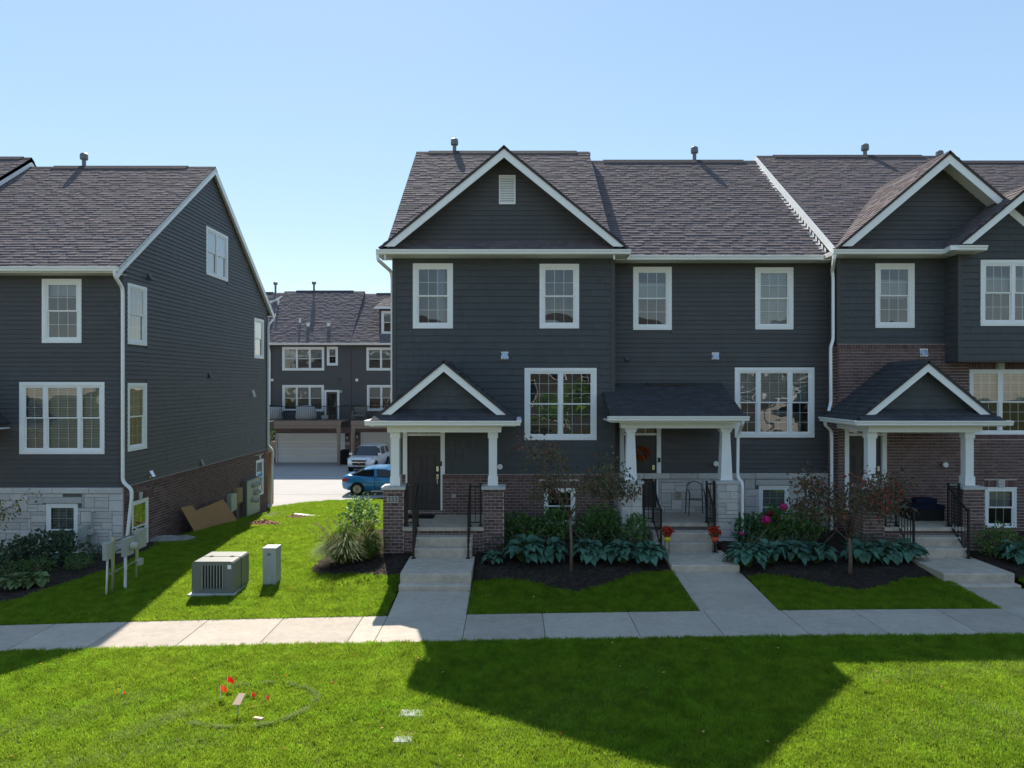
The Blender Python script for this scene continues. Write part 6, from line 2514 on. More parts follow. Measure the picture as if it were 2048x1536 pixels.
# ---- shrubs
def leaves_into(m, q, c, rad, n, size, tints, flat=0.6, shell=0.55, up=0.3):
    """n leaf blades spread through an uneven ellipsoid, most of them near its skin"""
    c = Vector(c)
    sd = q.uniform(0, 99)
    for k in range(n):
        d = Vector((q.gauss(0, 1), q.gauss(0, 1), q.gauss(0, 1))).normalized()
        rr_ = (shell + (1 - shell) * q.random()) if q.random() < 0.8 else q.random()
        lump = 1 + 0.45 * mnoise.noise((d.x * 2.2 + sd, d.y * 2.2, d.z * 2.2))
        p = c + Vector((d.x * rad[0], d.y * rad[1], d.z * rad[2])) * rr_ * lump
        a = (d * 0.6 + Vector((q.uniform(-1, 1), q.uniform(-1, 1), q.uniform(-.6, .8) + up))).normalized()
        l = size * q.uniform(0.6, 1.3)
        s = a.cross(Vector((q.uniform(-1, 1), q.uniform(-1, 1), q.uniform(-1, 1)))).normalized() * l * 0.32 * flat / 0.6
        b = a.cross(s).normalized() * l * 0.12
        t = q.choice(tints)
        v = q.uniform(0.75, 1.3)
        m.faces([p, p + a * l * .45 + s + b, p + a * l, p + a * l * .45 - s + b, p + a * l * .5], [(0, 1, 4), (1, 2, 4), (2, 3, 4), (3, 0, 4)], (t[0] * v, t[1] * v, t[2] * v))


GREENS = [(1, 1, 1), (1.2, 1.25, 0.9), (0.7, 0.8, 0.8), (0.9, 1.1, 1.2)]


def shrub(x, y, rad, label, n=700, size=0.085, tints=GREENS, material='shrub', lift=0.75, flowers=(), name='shrub', group='shrubs against the houses', seed=0):
    z = gz(x, y)
    t = thing(name, label, 'shrub', (x, y, z), group)
    q = random.Random(int(x * 977 + y * 577) + seed)
    m = MB()
    leaves_into(m, q, (x, y, z + rad[2] * lift), rad, n, size, tints)
    part('foliage', m, material, t)
    m = MB()
    for k in range(7):
        a = q.uniform(0, 6.28)
        m.tube([(x, y, z), (x + math.cos(a) * rad[0] * .35, y + math.sin(a) * rad[1] * .35, z + rad[2] * .8), (x + math.cos(a) * rad[0] * .6, y + math.sin(a) * rad[1] * .6, z + rad[2] * 1.3)], [0.014, 0.009, 0.004], 5)
    part('stem', m, 'bark', t)
    for (fx, fy, fz, fr, mt_) in flowers:
        m = MB()
        for k in range(110):
            d = Vector((q.gauss(0, 1), q.gauss(0, 1), q.gauss(0, 1))).normalized()
            p = Vector((fx, fy, fz)) + Vector((d.x, d.y, d.z * .8)) * fr * q.uniform(.85, 1.0)
            s = d.orthogonal().normalized() * fr * .22
            u = d.cross(s).normalized() * fr * .22
            v = q.uniform(0.7, 1.3)
            m.poly([p + s + u, p + s - u, p - s - u, p - s + u], (v, v, v))
        part('flower_head', m, mt_, t)
    return t


shrub(0.2, 19.0, (0.62, 0.5, 0.42), 'broad-leaved green shrub beside the brick pier of 233', n=1000, size=0.11)
shrub(1.15, 19.1, (0.48, 0.45, 0.5), 'green shrub under the basement window of 233', n=850, size=0.11)
shrub(2.35, 19.0, (0.62, 0.5, 0.52), 'green shrub beside the stone pier of 239', n=1050, size=0.11)
shrub(3.2, 18.45, (0.36, 0.3, 0.52), 'upright green shrub in front of the numbered stone pier of 239', n=520, size=0.10)
for k, (a, lab) in enumerate(((-0.25, 'low dark shrub at the foot of the pier of 233'), (0.55, 'second low dark shrub in front of the basement window'), (1.9, 'low dark shrub between the tree of 233 and 239'), (2.8, 'low dark shrub behind the last two hostas of 233'))):
    shrub(a, 18.15, (0.48, 0.35, 0.28), lab, n=700, size=0.05, material='shrub_dark', tints=[(1, 1, 1), (0.8, 0.9, 0.9), (1.3, 1.2, 0.8)], group='low dark shrubs behind the hostas')
fl = lambda px, py, d: (wx(px, d), d, wz(py, d))
shrub(6.95, 18.9, (0.62, 0.5, 0.5), 'hydrangea with bright pink blooms under the basement window of 239', n=1050, size=0.12, flowers=[(*fl(1567, 1013, 18.5), 0.115, 'pink'), (*fl(1532, 1039, 18.4), 0.125, 'pink'), (*fl(1539, 1027, 18.6), 0.10, 'dark_red')], name='hydrangea')
shrub(7.75, 18.9, (0.55, 0.5, 0.52), 'hydrangea with a single deep pink bloom behind the red-leaved tree', n=900, size=0.12, flowers=[(*fl(1596, 1012, 18.6), 0.09, 'dark_red')], name='hydrangea')
shrub(6.2, 18.9, (0.33, 0.3, 0.45), 'narrow grey-green perennial beside the stone pier of 239', n=420, size=0.12, tints=[(0.8, 1.0, 1.6), (0.7, 0.9, 1.4)], flowers=[(*fl(1483, 1067, 18.3), 0.06, 'pink')])
for k, (a, lab) in enumerate(((6.35, 'low dark shrub behind the first hostas past the walk of 239'), (7.2, 'low dark shrub below the pink hydrangea'), (8.9, 'dark low shrub behind the hostas by the brick unit steps'))):
    shrub(a, 18.0, (0.5, 0.35, 0.30), lab, n=700, size=0.055, material='shrub_dark', tints=[(1, 1, 1), (0.8, 0.9, 0.9), (1.5, 1.4, 0.8)], group='low dark shrubs behind the hostas')
x, y = at_px(2010, 1118)
shrub(x, y + 0.2, (0.62, 0.55, 0.46), 'round shrub turning bronze on top beside the brick unit steps', n=1500, size=0.06, tints=[(1, 1, 1), (1.2, 1.2, .8), (1.8, 1.1, 0.9), (.8, .9, .8)])
for (a, b, rad, lab, mt_, sz, n_) in (
        (88, 1132, (0.95, 0.6, 0.52), 'large-leaved grey-green shrub under the window of the stone base', 'shrub_dark', 0.13, 900), (25, 1140, (0.7, 0.5, 0.45), 'dark shrub at the picture edge by the stone base', 'shrub_dark', 0.09, 800),
        (66, 1152, (0.45, 0.4, 0.26), 'clipped olive shrub behind the yellow-green hostas', 'shrub', 0.04, 900), (150, 1142, (0.36, 0.34, 0.24), 'clipped olive shrub below the stone base window', 'shrub', 0.04, 800),
        (193, 1120, (0.40, 0.34, 0.22), 'low clipped shrub in front of the gas meter', 'shrub_dark', 0.04, 800), (8, 1160, (0.3, 0.3, 0.25), 'clipped shrub cut by the picture edge behind a hosta', 'shrub', 0.04, 500)):
    x, y = at_px(a, b)
    shrub(x, y + 0.15, rad, lab, n=n_, size=sz, material=mt_, tints=[(1, 1, 1), (0.8, .9, .9), (1.3, 1.3, 1.0)], group='shrubs by the stone base')

# ---- fountain grass and the shrub behind it
x0_, y0_ = -4.0, 17.95


def fountain(x, y, rad, h, n, label, plumes, seed):
    z = gz(x, y)
    t = thing('fountain_grass', label, 'ornamental grass', (x, y, z), 'fountain grass clumps')
    q = random.Random(seed)
    m = MB()
    for k in range(n):
        az = q.uniform(0, 6.283)
        r = rad * (q.random() ** 0.5)
        hh = h * (1 - 0.6 * (r / rad) ** 2) * q.uniform(0.7, 1.12)
        ca, sa = math.cos(az), math.sin(az)
        b = Vector((x + ca * r * .15, y + sa * r * .15, z))
        mid = Vector((x + ca * r * .62, y + sa * r * .62, z + hh))
        tip = Vector((x + ca * r * 1.12, y + sa * r * 1.12, z + hh * q.uniform(0.55, 0.95)))
        w = Vector((-sa, ca, 0)) * q.uniform(0.004, 0.0075)
        v = q.uniform(0.55, 1.3)
        t3 = (v * q.uniform(0.8, 1.3), v, v * .8)
        m.faces([b - w, b + w, mid - w * .8, mid + w * .8, tip], [(0, 1, 3, 2), (2, 3, 4)], t3)
    part('blades', m, 'grass_tall', t, kind='stuff')
    m = MB()
    for k in range(plumes):
        az = q.uniform(0, 6.283)
        r = rad * q.uniform(0.5, 1.15)
        hh = h * q.uniform(0.75, 1.2)
        ca, sa = math.cos(az), math.sin(az)
        p0 = Vector((x + ca * r * .85, y + sa * r * .85, z + hh * 0.93))
        p1 = p0 + Vector((ca * 0.07, sa * 0.07, 0.10))
        v = q.uniform(0.8, 1.2)
        m.tube([p0, p0.lerp(p1, .35), p0.lerp(p1, .75), p1], [0.004, 0.014, 0.011, 0.002], 5, tint=(v, v, v))
        m.tube([(x + ca * r * .2, y + sa * r * .2, z + 0.3), p0], 0.002, 3, tint=(0.7, .8, .5))
    part('seed_plumes', m, 'plume', t, kind='stuff')


fountain(-4.2, 17.85, 0.90, 0.86, 2800, 'broad clump of fountain grass with tan plumes beside the lawn', 70, 5)
fountain(-3.62, 18.0, 0.55, 0.85, 1500, 'bright clump of fountain grass next to the brick pier of 233', 12, 6)
t_ = shrub(-4.1, 19.2, (0.52, 0.42, 0.60), 'glossy-leaved shrub with painted highlights behind the fountain grass', n=900, size=0.10, tints=[(1.0, 1.0, 1.0), (1.6, 1.5, 1.6), (0.6, 0.8, 0.7), (3.2, 2.6, 3.4)], lift=1.15)  # palest leaf tints imitate white highlights on the glossy leaves


# ---- the two small dogwoods
def small_tree(x, y, fork, h, spread, label, q, tints, n_leaf, lean, trunk_r):
    z = gz(x, y)
    t = thing('dogwood_tree', label, 'tree', (x, y, z), 'young dogwoods in the beds')
    tr = MB()
    tr.tube([(x, y, z - 0.05), (x + 0.01, y, z + fork * .5), (x + lean * .2, y, z + fork)], [trunk_r * 1.25, trunk_r, trunk_r * .85], 8)
    part('trunk', tr, 'bark', t, True)
    br = MB()
    tips = []
    base = Vector((x + lean * .2, y, z + fork))
    for k in range(9):
        az = k * 2.4 + q.uniform(-.3, .3)
        el = q.uniform(0.35, 1.25)
        ln = (h - fork) * q.uniform(0.55, 0.95)
        d = Vector((math.cos(az) * math.cos(el) * spread, math.sin(az) * math.cos(el) * spread * .8, math.sin(el)))
        s = base + Vector((0, 0, q.uniform(-0.25, 0.2) * fork * .4))
        m1 = s + d * ln * .5 + Vector((0, 0, 0.05))
        e = s + d * ln
        br.tube([s, m1, e], [trunk_r * .42, trunk_r * .26, trunk_r * .08], 6)
        tips += [(m1.lerp(e, .3), 0.7), (e, 1.0), (m1.lerp(e, .7), .9)]
        for j in range(4):
            a2 = az + q.uniform(-1.3, 1.3)
            st_ = s.lerp(e, q.uniform(.35, .9))
            d2 = Vector((math.cos(a2) * spread, math.sin(a2) * .8, q.uniform(-.15, .9))).normalized() * ln * q.uniform(.25, .5)
            br.tube([st_, st_ + d2 * .5 + Vector((0, 0, .02)), st_ + d2], [trunk_r * .16, trunk_r * .1, trunk_r * .04], 4)
            tips += [(st_ + d2, .9), (st_ + d2 * .6, .7)]
    part('branches', br, 'bark', t, True)
    cr = MB()
    per = max(4, n_leaf // len(tips))
    for (p, w) in tips:
        hue = q.choice(tints)
        for k in range(per):
            c = p + Vector((q.gauss(0, .17), q.gauss(0, .15), q.gauss(0, .11)))
            a = Vector((q.uniform(-1, 1), q.uniform(-1, 1), q.uniform(-1.2, 0.1))).normalized()
            l = q.uniform(0.06, 0.12)
            s = a.cross(Vector((q.uniform(-1, 1), q.uniform(-1, 1), .3))).normalized() * l * .27
            v = q.uniform(.7, 1.35)
            tt = hue if q.random() < .75 else q.choice(tints)
            cr.faces([c, c + a * l * .4 + s, c + a * l + Vector((0, 0, -.01)), c + a * l * .4 - s], [(0, 1, 2), (0, 2, 3)], (tt[0] * v, tt[1] * v, tt[2] * v))
    part('crown', cr, 'dogwood', t)
    return t


x, y = at_px(1142, 1143)
GRN = [(0.85, 1.15, 0.8), (0.6, 0.8, 0.75), (1.0, 1.2, 0.8), (1.2, 1.1, 0.8), (1.2, 0.9, 0.75), (2.2, 0.75, 0.6), (0.8, 0.9, 0.9), (0.7, 1.0, 0.8), (0.8, 0.9, 0.9), (0.9, 1.0, 0.85), (1.0, 1.1, 0.9)]
small_tree(x, y, 1.3, 3.35, 0.85, 'slender dogwood with a few red leaves in front of number 233', random.Random(21), GRN, 2200, -0.1, 0.034)
x, y = at_px(1700, 1148)
RED = [(1.2, 0.9, 0.85), (1.0, 0.95, 0.85), (0.85, 1.0, 0.85), (1.8, 0.8, 0.7), (0.8, 1.0, 0.8), (0.8, 1.05, 0.8), (0.9, 1.15, 0.8), (1.3, 0.95, 0.8), (2.3, 0.65, 0.6), (0.8, 0.85, 0.8)]
small_tree(x, y, 0.85, 2.75, 0.95, 'spreading dogwood with bronze-red leaves in front of the brick unit', random.Random(34), RED, 2800, -0.1, 0.042)
# the twig of a further tree at the picture edge
x, y = wx(-85, 17.5), 17.5
small_tree(x, y, 1.0, 3.0, 0.8, 'yellowing young tree reaching in at the picture edge', random.Random(4), [(1.6, 1.8, .8), (2.2, 2.0, 0.7), (1.2, 1.5, .8)], 900, 0.05, 0.035)

# ------------------------------------------------------------------ utilities on the lawn
X, Y = -6.77, 16.05
zg = gz(X, Y)
uc = thing('utility_cabinet', 'grey-green metal utility cabinet with vertical louvres on a concrete pad', 'utility cabinet', (X, 16.6, zg))
m = MB()
m.box(-7.30, -6.23, 15.95, 17.08, zg - 0.1, zg + 0.05)
part('pad', m, 'cap', uc)
m = MB()
w, h, r = 0.47, 0.72, 0.07
prof = [(-w, 0), (w, 0), (w, h - r)] + [(w - r + r * math.cos(a), h - r + r * math.sin(a)) for a in (0.4, 0.8, 1.2)] + [(w - r, h), (-w + r, h)] + [(-w + r - r * math.sin(a), h - r + r * math.cos(a)) for a in (0.4, 0.8, 1.2)] + [(-w, h - r)]
m.prism([(X + a, Y, zg + 0.05 + b) for a, b in prof], (0, 0.95, 0))
part('body', m, 'utility_green', uc)
m = MB()
m.prism([(X + a * 1.012, Y + 0.46, zg + 0.05 + (b * 1.008 if b > 0.1 else b)) for a, b in prof], (0, 0.015, 0))
part('seam', m, 'rubber', uc)
m = MB()
m.box(X - 0.24, X + 0.24, Y - 0.006, Y - 0.001, zg + 0.16, zg + 0.68)
lo = part('louvre_recess', m, 'black', uc)
for k in range(8):
    m = MB()
    xx = X - 0.235 + k * 0.066
    m.box(xx, xx + 0.014, Y - 0.022, Y - 0.006, zg + 0.15, zg + 0.69)
    part('louver', m, 'utility', lo)
m = MB()
m.box(X + 0.34, X + 0.42, Y - 0.004, Y - 0.001, zg + 0.60, zg + 0.69)
part('sticker', m, 'white', uc)
for dx in (-0.22, 0.26):
    m = MB()
    m.box(X + dx - 0.04, X + dx + 0.04, Y + 0.44, Y + 0.50, zg + 0.77, zg + 0.783)
    part('hinge', m, 'rubber', uc)

X, Y = -5.69, 16.65
zg = gz(X, Y)
pd = thing('utility_pedestal', 'pale green upright utility pedestal standing in the lawn', 'pedestal', (X, Y + 0.15, zg))
m = MB()
m.box(X - 0.155, X + 0.155, Y, Y + 0.36, zg - 0.05, zg + 0.84)
part('body', m, 'utility', pd)
m = MB()
m.box(X - 0.165, X + 0.165, Y - 0.01, Y + 0.37, zg + 0.841, zg + 0.88)
part('lid', m, 'utility', pd)
m = MB()
m.box(X - 0.05, X + 0.03, Y - 0.006, Y - 0.001, zg + 0.11, zg + 0.19)
part('lower_plate', m, 'utility_pale', pd)
m = MB()
m.box(X - 0.05, X + 0.03, Y - 0.006, Y - 0.001, zg + 0.70, zg + 0.76)
part('upper_plate', m, 'utility_green', pd)

X = -9.2
ms = thing('meter_rack', 'steel rack with three grey boxes and a round meter on the lawn', 'meter rack', (X, 16.8, gz(X, 16.8)))
for yy in (16.37, 17.42):
    m = MB()
    m.box(X - 0.025, X + 0.025, yy - 0.025, yy + 0.025, gz(X, yy) - 0.1, 1.28)
    part('post', m, 'metal', ms)
for zz in (1.12, 0.88, 0.42):
    m = MB()
    m.box(X - 0.028, X - 0.06, 16.3, 17.5, zz, zz + 0.035)
    part('strut', m, 'metal', ms)
for (y0, y1, z0, z1, n0, n1, mt_) in ((16.08, 16.34, 0.80, 1.16, -0.08, 0.02, 'utility'), (16.66, 17.04, 0.74, 1.13, 0.03, 0.13, 'utility'), (17.2, 17.56, 0.80, 1.22, 0.03, 0.16, 'utility')):
    m = MB()
    m.box(X + n0, X + n1, y0, y1, z0, z1)
    m.box(X + n0 - 0.008, X + n1 + 0.008, y0 - 0.008, y1 + 0.008, z1, z1 + 0.025)
    part('box', m, mt_, ms)
m = MB()
m.lathe([(0.10, 0), (0.10, 0.04), (0.085, 0.05), (0.08, 0.13), (0.05, 0.15), (0.001, 0.15)], (X + 0.131, 16.9, 0.95), axis='x', n=18)
part('meter', m, 'utility_pale', ms, True)
m = MB()
m.tube(bend([(X + 0.08, 16.75, 0.73), (X + 0.08, 16.75, 0.25), (X + 0.1, 16.7, 0.05), (X + 0.18, 16.6, -0.1)], 0.1), 0.035, 8)
part('conduit', m, 'pvc', ms, True)
m = MB()
m.tube([(X - 0.03, 16.2, 0.80), (X - 0.05, 16.2, 0.2), (X - 0.06, 16.2, -0.1)], 0.022, 8)
part('conduit', m, 'pvc', ms, True)
m = MB()
m.box(X + 0.03, X + 0.12, 17.38, 17.5, 0.36, 0.52)
part('socket', m, 'utility_pale', ms)
m = MB()
m.box(X + 0.025, X + 0.09, 16.78, 16.84, 0.42, 0.48)
part('clamp', m, 'gold', ms)

# ------------------------------------------------------------------ along the brick gable wall
def leaning(pts_yz, xb, lean, th):
    return [(xb - lean * z, y, z) for y, z in pts_yz]


zb = gz(-10.3, 24.8) - 0.05
m = MB()
pts = [(22.95, 1.05), (23.75, 1.05), (23.85, 0.85), (26.25, 0.98), (26.75, 0.0), (23.25, 0.0)]
m.prism([(-10.28 - 0.42 * z, y, zb + z - 0.06 * (y - 23)) for y, z in pts], (0.02, 0, 0.008))
single('osb_sheet', m, 'osb', 'torn sheet of brown particle board leaning on the brick gable wall', 'board')
rs_ = random.Random(5)
for k, (px, py, sx, sy, lab) in enumerate(((328, 1072, 0.55, 0.35, 'flat dark slab lying by the particle board'), (362, 1072, 0.6, 0.4, 'pale flat stone nearest the particle board'), (318, 1083, 0.28, 0.2, 'small rounded stone at the edge of the lawn'), (345, 1080, 0.45, 0.25, 'pale thin slab of stone at the lawn edge'))):
    d = 21.4 + 0.5 * k
    x, y = wx(px, 21.8), 21.8 - 0.1 * k
    z = gz(x, y)
    m = MB()
    n = 9
    ring = [(x + sx * (0.8 + 0.3 * rs_.random()) * math.cos(2 * math.pi * i / n) * .8, y + sy * (0.8 + 0.3 * rs_.random()) * math.sin(2 * math.pi * i / n)) for i in range(n)]
    hgt = 0.07 + 0.03 * rs_.random()
    vs = [(a, b, z - 0.05) for a, b in ring] + [(a, b, z + hgt * .7) for a, b in ring] + [(x + (a - x) * .85, y + (b - y) * .85, z + hgt + 0.02 * rs_.random()) for a, b in ring]
    fs = [(i, (i + 1) % n, n + (i + 1) % n, n + i) for i in range(n)] + [(n + i, n + (i + 1) % n, 2 * n + (i + 1) % n, 2 * n + i) for i in range(n)] + [tuple(range(2 * n, 3 * n))]
    m.faces(vs, fs)
    single('flat_stone', m, 'rock', lab, 'stone', 'flat stones by the gable wall')


def heap(cx, cy, rx, ry, h, n, material, label, cat, seed, size=0.05, dirt='tan'):
    q = random.Random(seed)
    m = MB()
    z0 = gz(cx, cy)
    N = 18
    rows = 5
    vs = [(cx, cy, z0 + h)]
    for j in range(1, rows + 1):
        for i in range(N):
            a = 2 * math.pi * i / N
            t = j / rows
            px, py = cx + rx * t * math.cos(a), cy + ry * t * math.sin(a)
            vs.append((px, py, gz(px, py) + h * (1 - t) ** 1.3 + (0.02 * q.uniform(-1, 1) if j < rows else -0.02)))
    fs = [(0, 1 + i, 1 + (i + 1) % N) for i in range(N)]
    for j in range(rows - 1):
        for i in range(N):
            fs.append((1 + j * N + i, 1 + (j + 1) * N + i, 1 + (j + 1) * N + (i + 1) % N, 1 + j * N + (i + 1) % N))
    m.faces(vs, fs, (0.8, .8, .8))
    for k in range(n):
        a, t = q.uniform(0, 6.28), math.sqrt(q.random())
        px, py = cx + rx * t * math.cos(a), cy + ry * t * math.sin(a)
        z = gz(px, py) + h * (1 - t) ** 1.3
        l, w = size * q.uniform(.5, 1.5), size * q.uniform(.2, .5)
        b = q.uniform(0, math.pi)
        ca, sa = math.cos(b), math.sin(b)
        e = q.uniform(-.03, .03)
        v = q.uniform(.5, 1.7)
        m.prism([(px - ca * l - sa * w, py - sa * l + ca * w, z - e), (px - ca * l + sa * w, py - sa * l - ca * w, z - e), (px + ca * l + sa * w, py + sa * l - ca * w, z + e), (px + ca * l - sa * w, py + sa * l + ca * w, z + e)], (0, 0, w * .8), (v, v, v))
    o = part(label.split()[0] if False else 'heap', m, material, None)
    o['kind'] = 'stuff'
    o['label'] = label
    o['category'] = cat
    return o


mat('chips', (0.30, 0.17, 0.11), 0.95, 0.1, attr=True)
mat('pebbles', (0.34, 0.29, 0.27), 0.9, 0.2, attr=True)
mat('earth', (0.20, 0.13, 0.08), 1.0, 0.1, attr=True)
heap(wx(527, 25.5), 25.5, 0.8, 0.65, 0.20, 420, 'chips', 'low heap of reddish wood chips on the lawn by the meters', 'wood chips', 2, 0.06).name = 'wood_chip_heap'
heap(wx(592, 28.2), 28.2, 0.75, 0.6, 0.16, 250, 'earth', 'small bare mound of brown earth in the lawn', 'earth', 3, 0.035).name = 'earth_mound'
heap(wx(548, 29.6), 29.4, 0.55, 1.6, 0.06, 420, 'pebbles', 'pinkish pebbles along the foot of the gable wall', 'pebbles', 4, 0.05).name = 'pebbles_strip'
m = MB()
x, y = wx(612, 28.5), 28.75
m.prism([(x - 0.55, y, gz(x, y) + 0.05), (x + 0.6, y - 0.1, gz(x, y) - 0.01), (x + 0.45, y + 0.12, gz(x, y) + 0.02), (x - 0.6, y + 0.22, gz(x, y) + 0.1)], (0, 0, 0.015))
single('plastic_sheet', m, 'white_far', 'strip of white sheeting lying behind the earth mound', 'sheet')

# ------------------------------------------------------------------ front lawn odds and ends
def flag(px, py, top, mt_, lab, tilt=0.0, sz=0.10):
    x, y = at_px(px, py)
    z = gz(x, y)
    zt = wz(top, y)
    t = thing('marker_flag', lab, 'flag', (x, y, z), 'utility flags in the lawn')
    m = MB()
    m.tube([(x, y, z - 0.03), (x + tilt, y, zt)], 0.0045, 4)
    part('wire', m, 'white', t)
    m = MB()
    n = 5
    a = []
    for i in range(n + 1):
        u = i / n
        a.append((x + tilt + sz * 1.2 * u, y + 0.03 * math.sin(u * 5), zt - 0.03 * u))
    for i in range(n):
        p, q = a[i], a[i + 1]
        m.poly([p, q, (q[0] - 0.01, q[1] + 0.01, q[2] - sz * (1 - 0.25 * (i + 1) / n)), (p[0] - 0.01, p[1] + 0.01, p[2] - sz * (1 - 0.25 * i / n))])
    part('cloth', m, mt_, t)


flag(455, 1384, 1354, 'flag_red', 'bright red marker flag, the upper of the tall pair in the lawn', sz=0.095)
flag(441, 1402, 1371, 'flag_orange', 'orange marker flag just below the bright red one', sz=0.10)
flag(503, 1398, 1385, 'flag_red', 'low dark red marker flag beside the pale bait card', sz=0.06)
flag(532, 1404, 1391, 'flag_red', 'small drooping red marker flag inside the worn circle', sz=0.05)
flag(664, 1370, 1363, 'flag_orange', 'tiny orange marker flag alone towards the sidewalk', sz=0.05)
flag(246, 1394, 1383, 'flag_orange', 'tiny orange marker flag alone on the open lawn', sz=0.05)
x, y = at_px(474, 1436)
mk = thing('marker_post', 'pale orange marker card standing in the lawn by the flags', 'marker', (x, y, gz(x, y)))
m = MB()
z = gz(x, y)
m.prism([(x - 0.065, y - 0.02, z + 0.20), (x + 0.05, y - 0.02, z + 0.20), (x + 0.075, y + 0.13, z + 0.30), (x - 0.02, y + 0.13, z + 0.30)], (0, 0.008, -0.012))
part('card', m, 'marker', mk)
m = MB()
m.tube([(x, y + 0.03, z - 0.02), (x, y + 0.03, z + 0.22)], 0.010, 6)
part('stake', m, 'utility', mk)
m = MB()
x, y = at_px(516, 1444)
m.prism([(x - 0.07, y, gz(x, y) + 0.045), (x - 0.05, y + 0.03, gz(x, y) + 0.05), (x + 0.08, y, gz(x, y) + 0.045), (x + 0.06, y - 0.03, gz(x, y) + 0.04)], (0, 0, 0.02))
single('wood_scrap', m, 'marker', 'short pale scrap of wood lying inside the worn circle', 'wood scrap')
for (px, py, w, d, lab, mt_) in ((824, 1428, 0.36, 0.24, 'flat grey-green valve cover in the lawn at the shadow edge', 'lid'), (808, 1476, 0.28, 0.34, 'sandy valve box with a half lid nearest the street', 'lid')):
    x, y = at_px(px, py)
    z = gz(x, y)
    v = thing('valve_cover', lab, 'valve cover', (x, y, z), 'valve covers in the lawn')
    m = MB()
    m.box(x - w / 2, x + w / 2, y - d / 2, y + d / 2, z - 0.08, z + 0.010)
    part('frame', m, 'tan' if 'sandy' in lab else 'lid', v)
    m = MB()
    e = 0.02
    m.box(x - w / 2 + e, x + w / 2 - e, y - d / 2 + e, y + (d / 2 - e if 'grey' in lab else 0.0), z + 0.0105, z + 0.022)
    part('lid', m, mt_, v)

# fallen leaves
q = random.Random(77)
m = MB()
for k in range(150):
    x, y = q.uniform(-9.5, 9.5), q.choice((q.uniform(8.6, 13), q.uniform(14.6, 16.5), q.uniform(16, 30)))
    if y > 14.5 and not lawn_mid(x, y):
        continue
    z = gz(x, y) + q.uniform(0.035, 0.055)
    a = q.uniform(0, 6.28)
    l, w = q.uniform(0.02, 0.04), q.uniform(0.012, 0.025)
    ca, sa = math.cos(a), math.sin(a)
    v = q.uniform(.5, 1.5)
    tt = q.choice(((.8, .8, .7), (1.0, .5, .4), (1.2, 1.4, 1.8), (1.0, 1.1, .6), (1.2, 1.4, 1.8)))
    m.poly([(x - ca * l, y - sa * l, z), (x - sa * w, y + ca * w, z + .012), (x + ca * l, y + sa * l, z), (x + sa * w, y - ca * w, z + .008)], (tt[0] * v, tt[1] * v, tt[2] * v))
o = part('fallen_leaves', m, 'leaf_litter', None)
o['kind'] = 'stuff'
o['label'] = 'dry fallen leaves scattered over the lawns'
o['category'] = 'leaves'

# ------------------------------------------------------------------ on the porches
# wreath on the door of 239
cx, cz, cy = wx(1285, 20.55), wz(907, 20.55), 20.6
wr = thing('wreath', 'red and gold autumn wreath on the door of number 239', 'wreath', (cx, cy, cz - 0.2))
q = random.Random(9)
m = MB()
n = 40
m.tube([(cx + 0.155 * math.cos(6.2832 * k / n), cy + 0.0, cz + 0.155 * math.sin(6.2832 * k / n)) for k in range(n + 1)], 0.02, 6, cap=False)
part('ring', m, 'bark', wr)
mat('autumn', (0.36, 0.055, 0.015), 0.8, 0.2, attr=True)
m = MB()
for k in range(420):
    a = q.uniform(0, 6.2832)
    r = 0.155 + q.gauss(0, 0.03)
    p = Vector((cx + r * math.cos(a), cy - q.uniform(0, 0.05), cz + r * math.sin(a)))
    d = Vector((q.uniform(-1, 1), q.uniform(-1, 0), q.uniform(-1, 1))).normalized() * 0.055
    s = d.orthogonal().normalized() * 0.018
    tt = q.choice(((1, .7, 1), (1, 1, 1), (1.4, 3.5, 1), (.5, .4, .8), (1.3, 1.6, .8)))
    m.poly([p, p + d * .5 + s, p + d, p + d * .5 - s], tt)
part('leaf_spray', m, 'autumn', wr, kind='stuff')

# potted flowers on the steps of 239
def flower_pot(px, py, d, pot, lab, sd):
    x, z = wx(px, d), 0.49
    t = thing('flower_pot', lab, 'flower pot', (x, d, z), 'flower pots on the steps of 239')
    q = random.Random(sd)
    m = MB()
    for k in range(4):
        a = 0.78 + k * 1.5708
        m.tube([(x + 0.075 * math.cos(a), d + 0.075 * math.sin(a), z), (x + 0.07 * math.cos(a), d + 0.07 * math.sin(a), z + 0.36)], 0.005, 5)
    m.lathe([(0.08, 0.34), (0.085, 0.34), (0.085, 0.35), (0.08, 0.35)], (x, d, z), n=16)
    part('stand', m, 'black', t)
    m = MB()
    m.lathe([(0.055, 0.30), (0.08, 0.32), (0.09, 0.43), (0.085, 0.43), (0.07, 0.36)], (x, d, z), n=16)
    part('pot', m, pot, t, True)
    m = MB()
    leaves_into(m, q, (x, d, z + 0.52), (0.13, 0.12, 0.10), 160, 0.05, [(1, 1, 1), (.7, .8, .7)])
    part('foliage', m, 'shrub', t)
    m = MB()
    leaves_into(m, q, (x, d - 0.02, z + 0.56), (0.15, 0.13, 0.11), 260, 0.05, [(1, 1, 1), (1.2, 1.6, 1.5), (.7, .6, .6)], flat=1.0)
    part('blooms', m, 'red_flower', t)


flower_pot(1334, 1060, 18.05, 'yellow_pot', 'red flowers in a small yellow pot on a wire stand', 1)
flower_pot(1430, 1062, 18.05, 'orange_pot', 'red flowers in a small orange pot on a wire stand', 2)

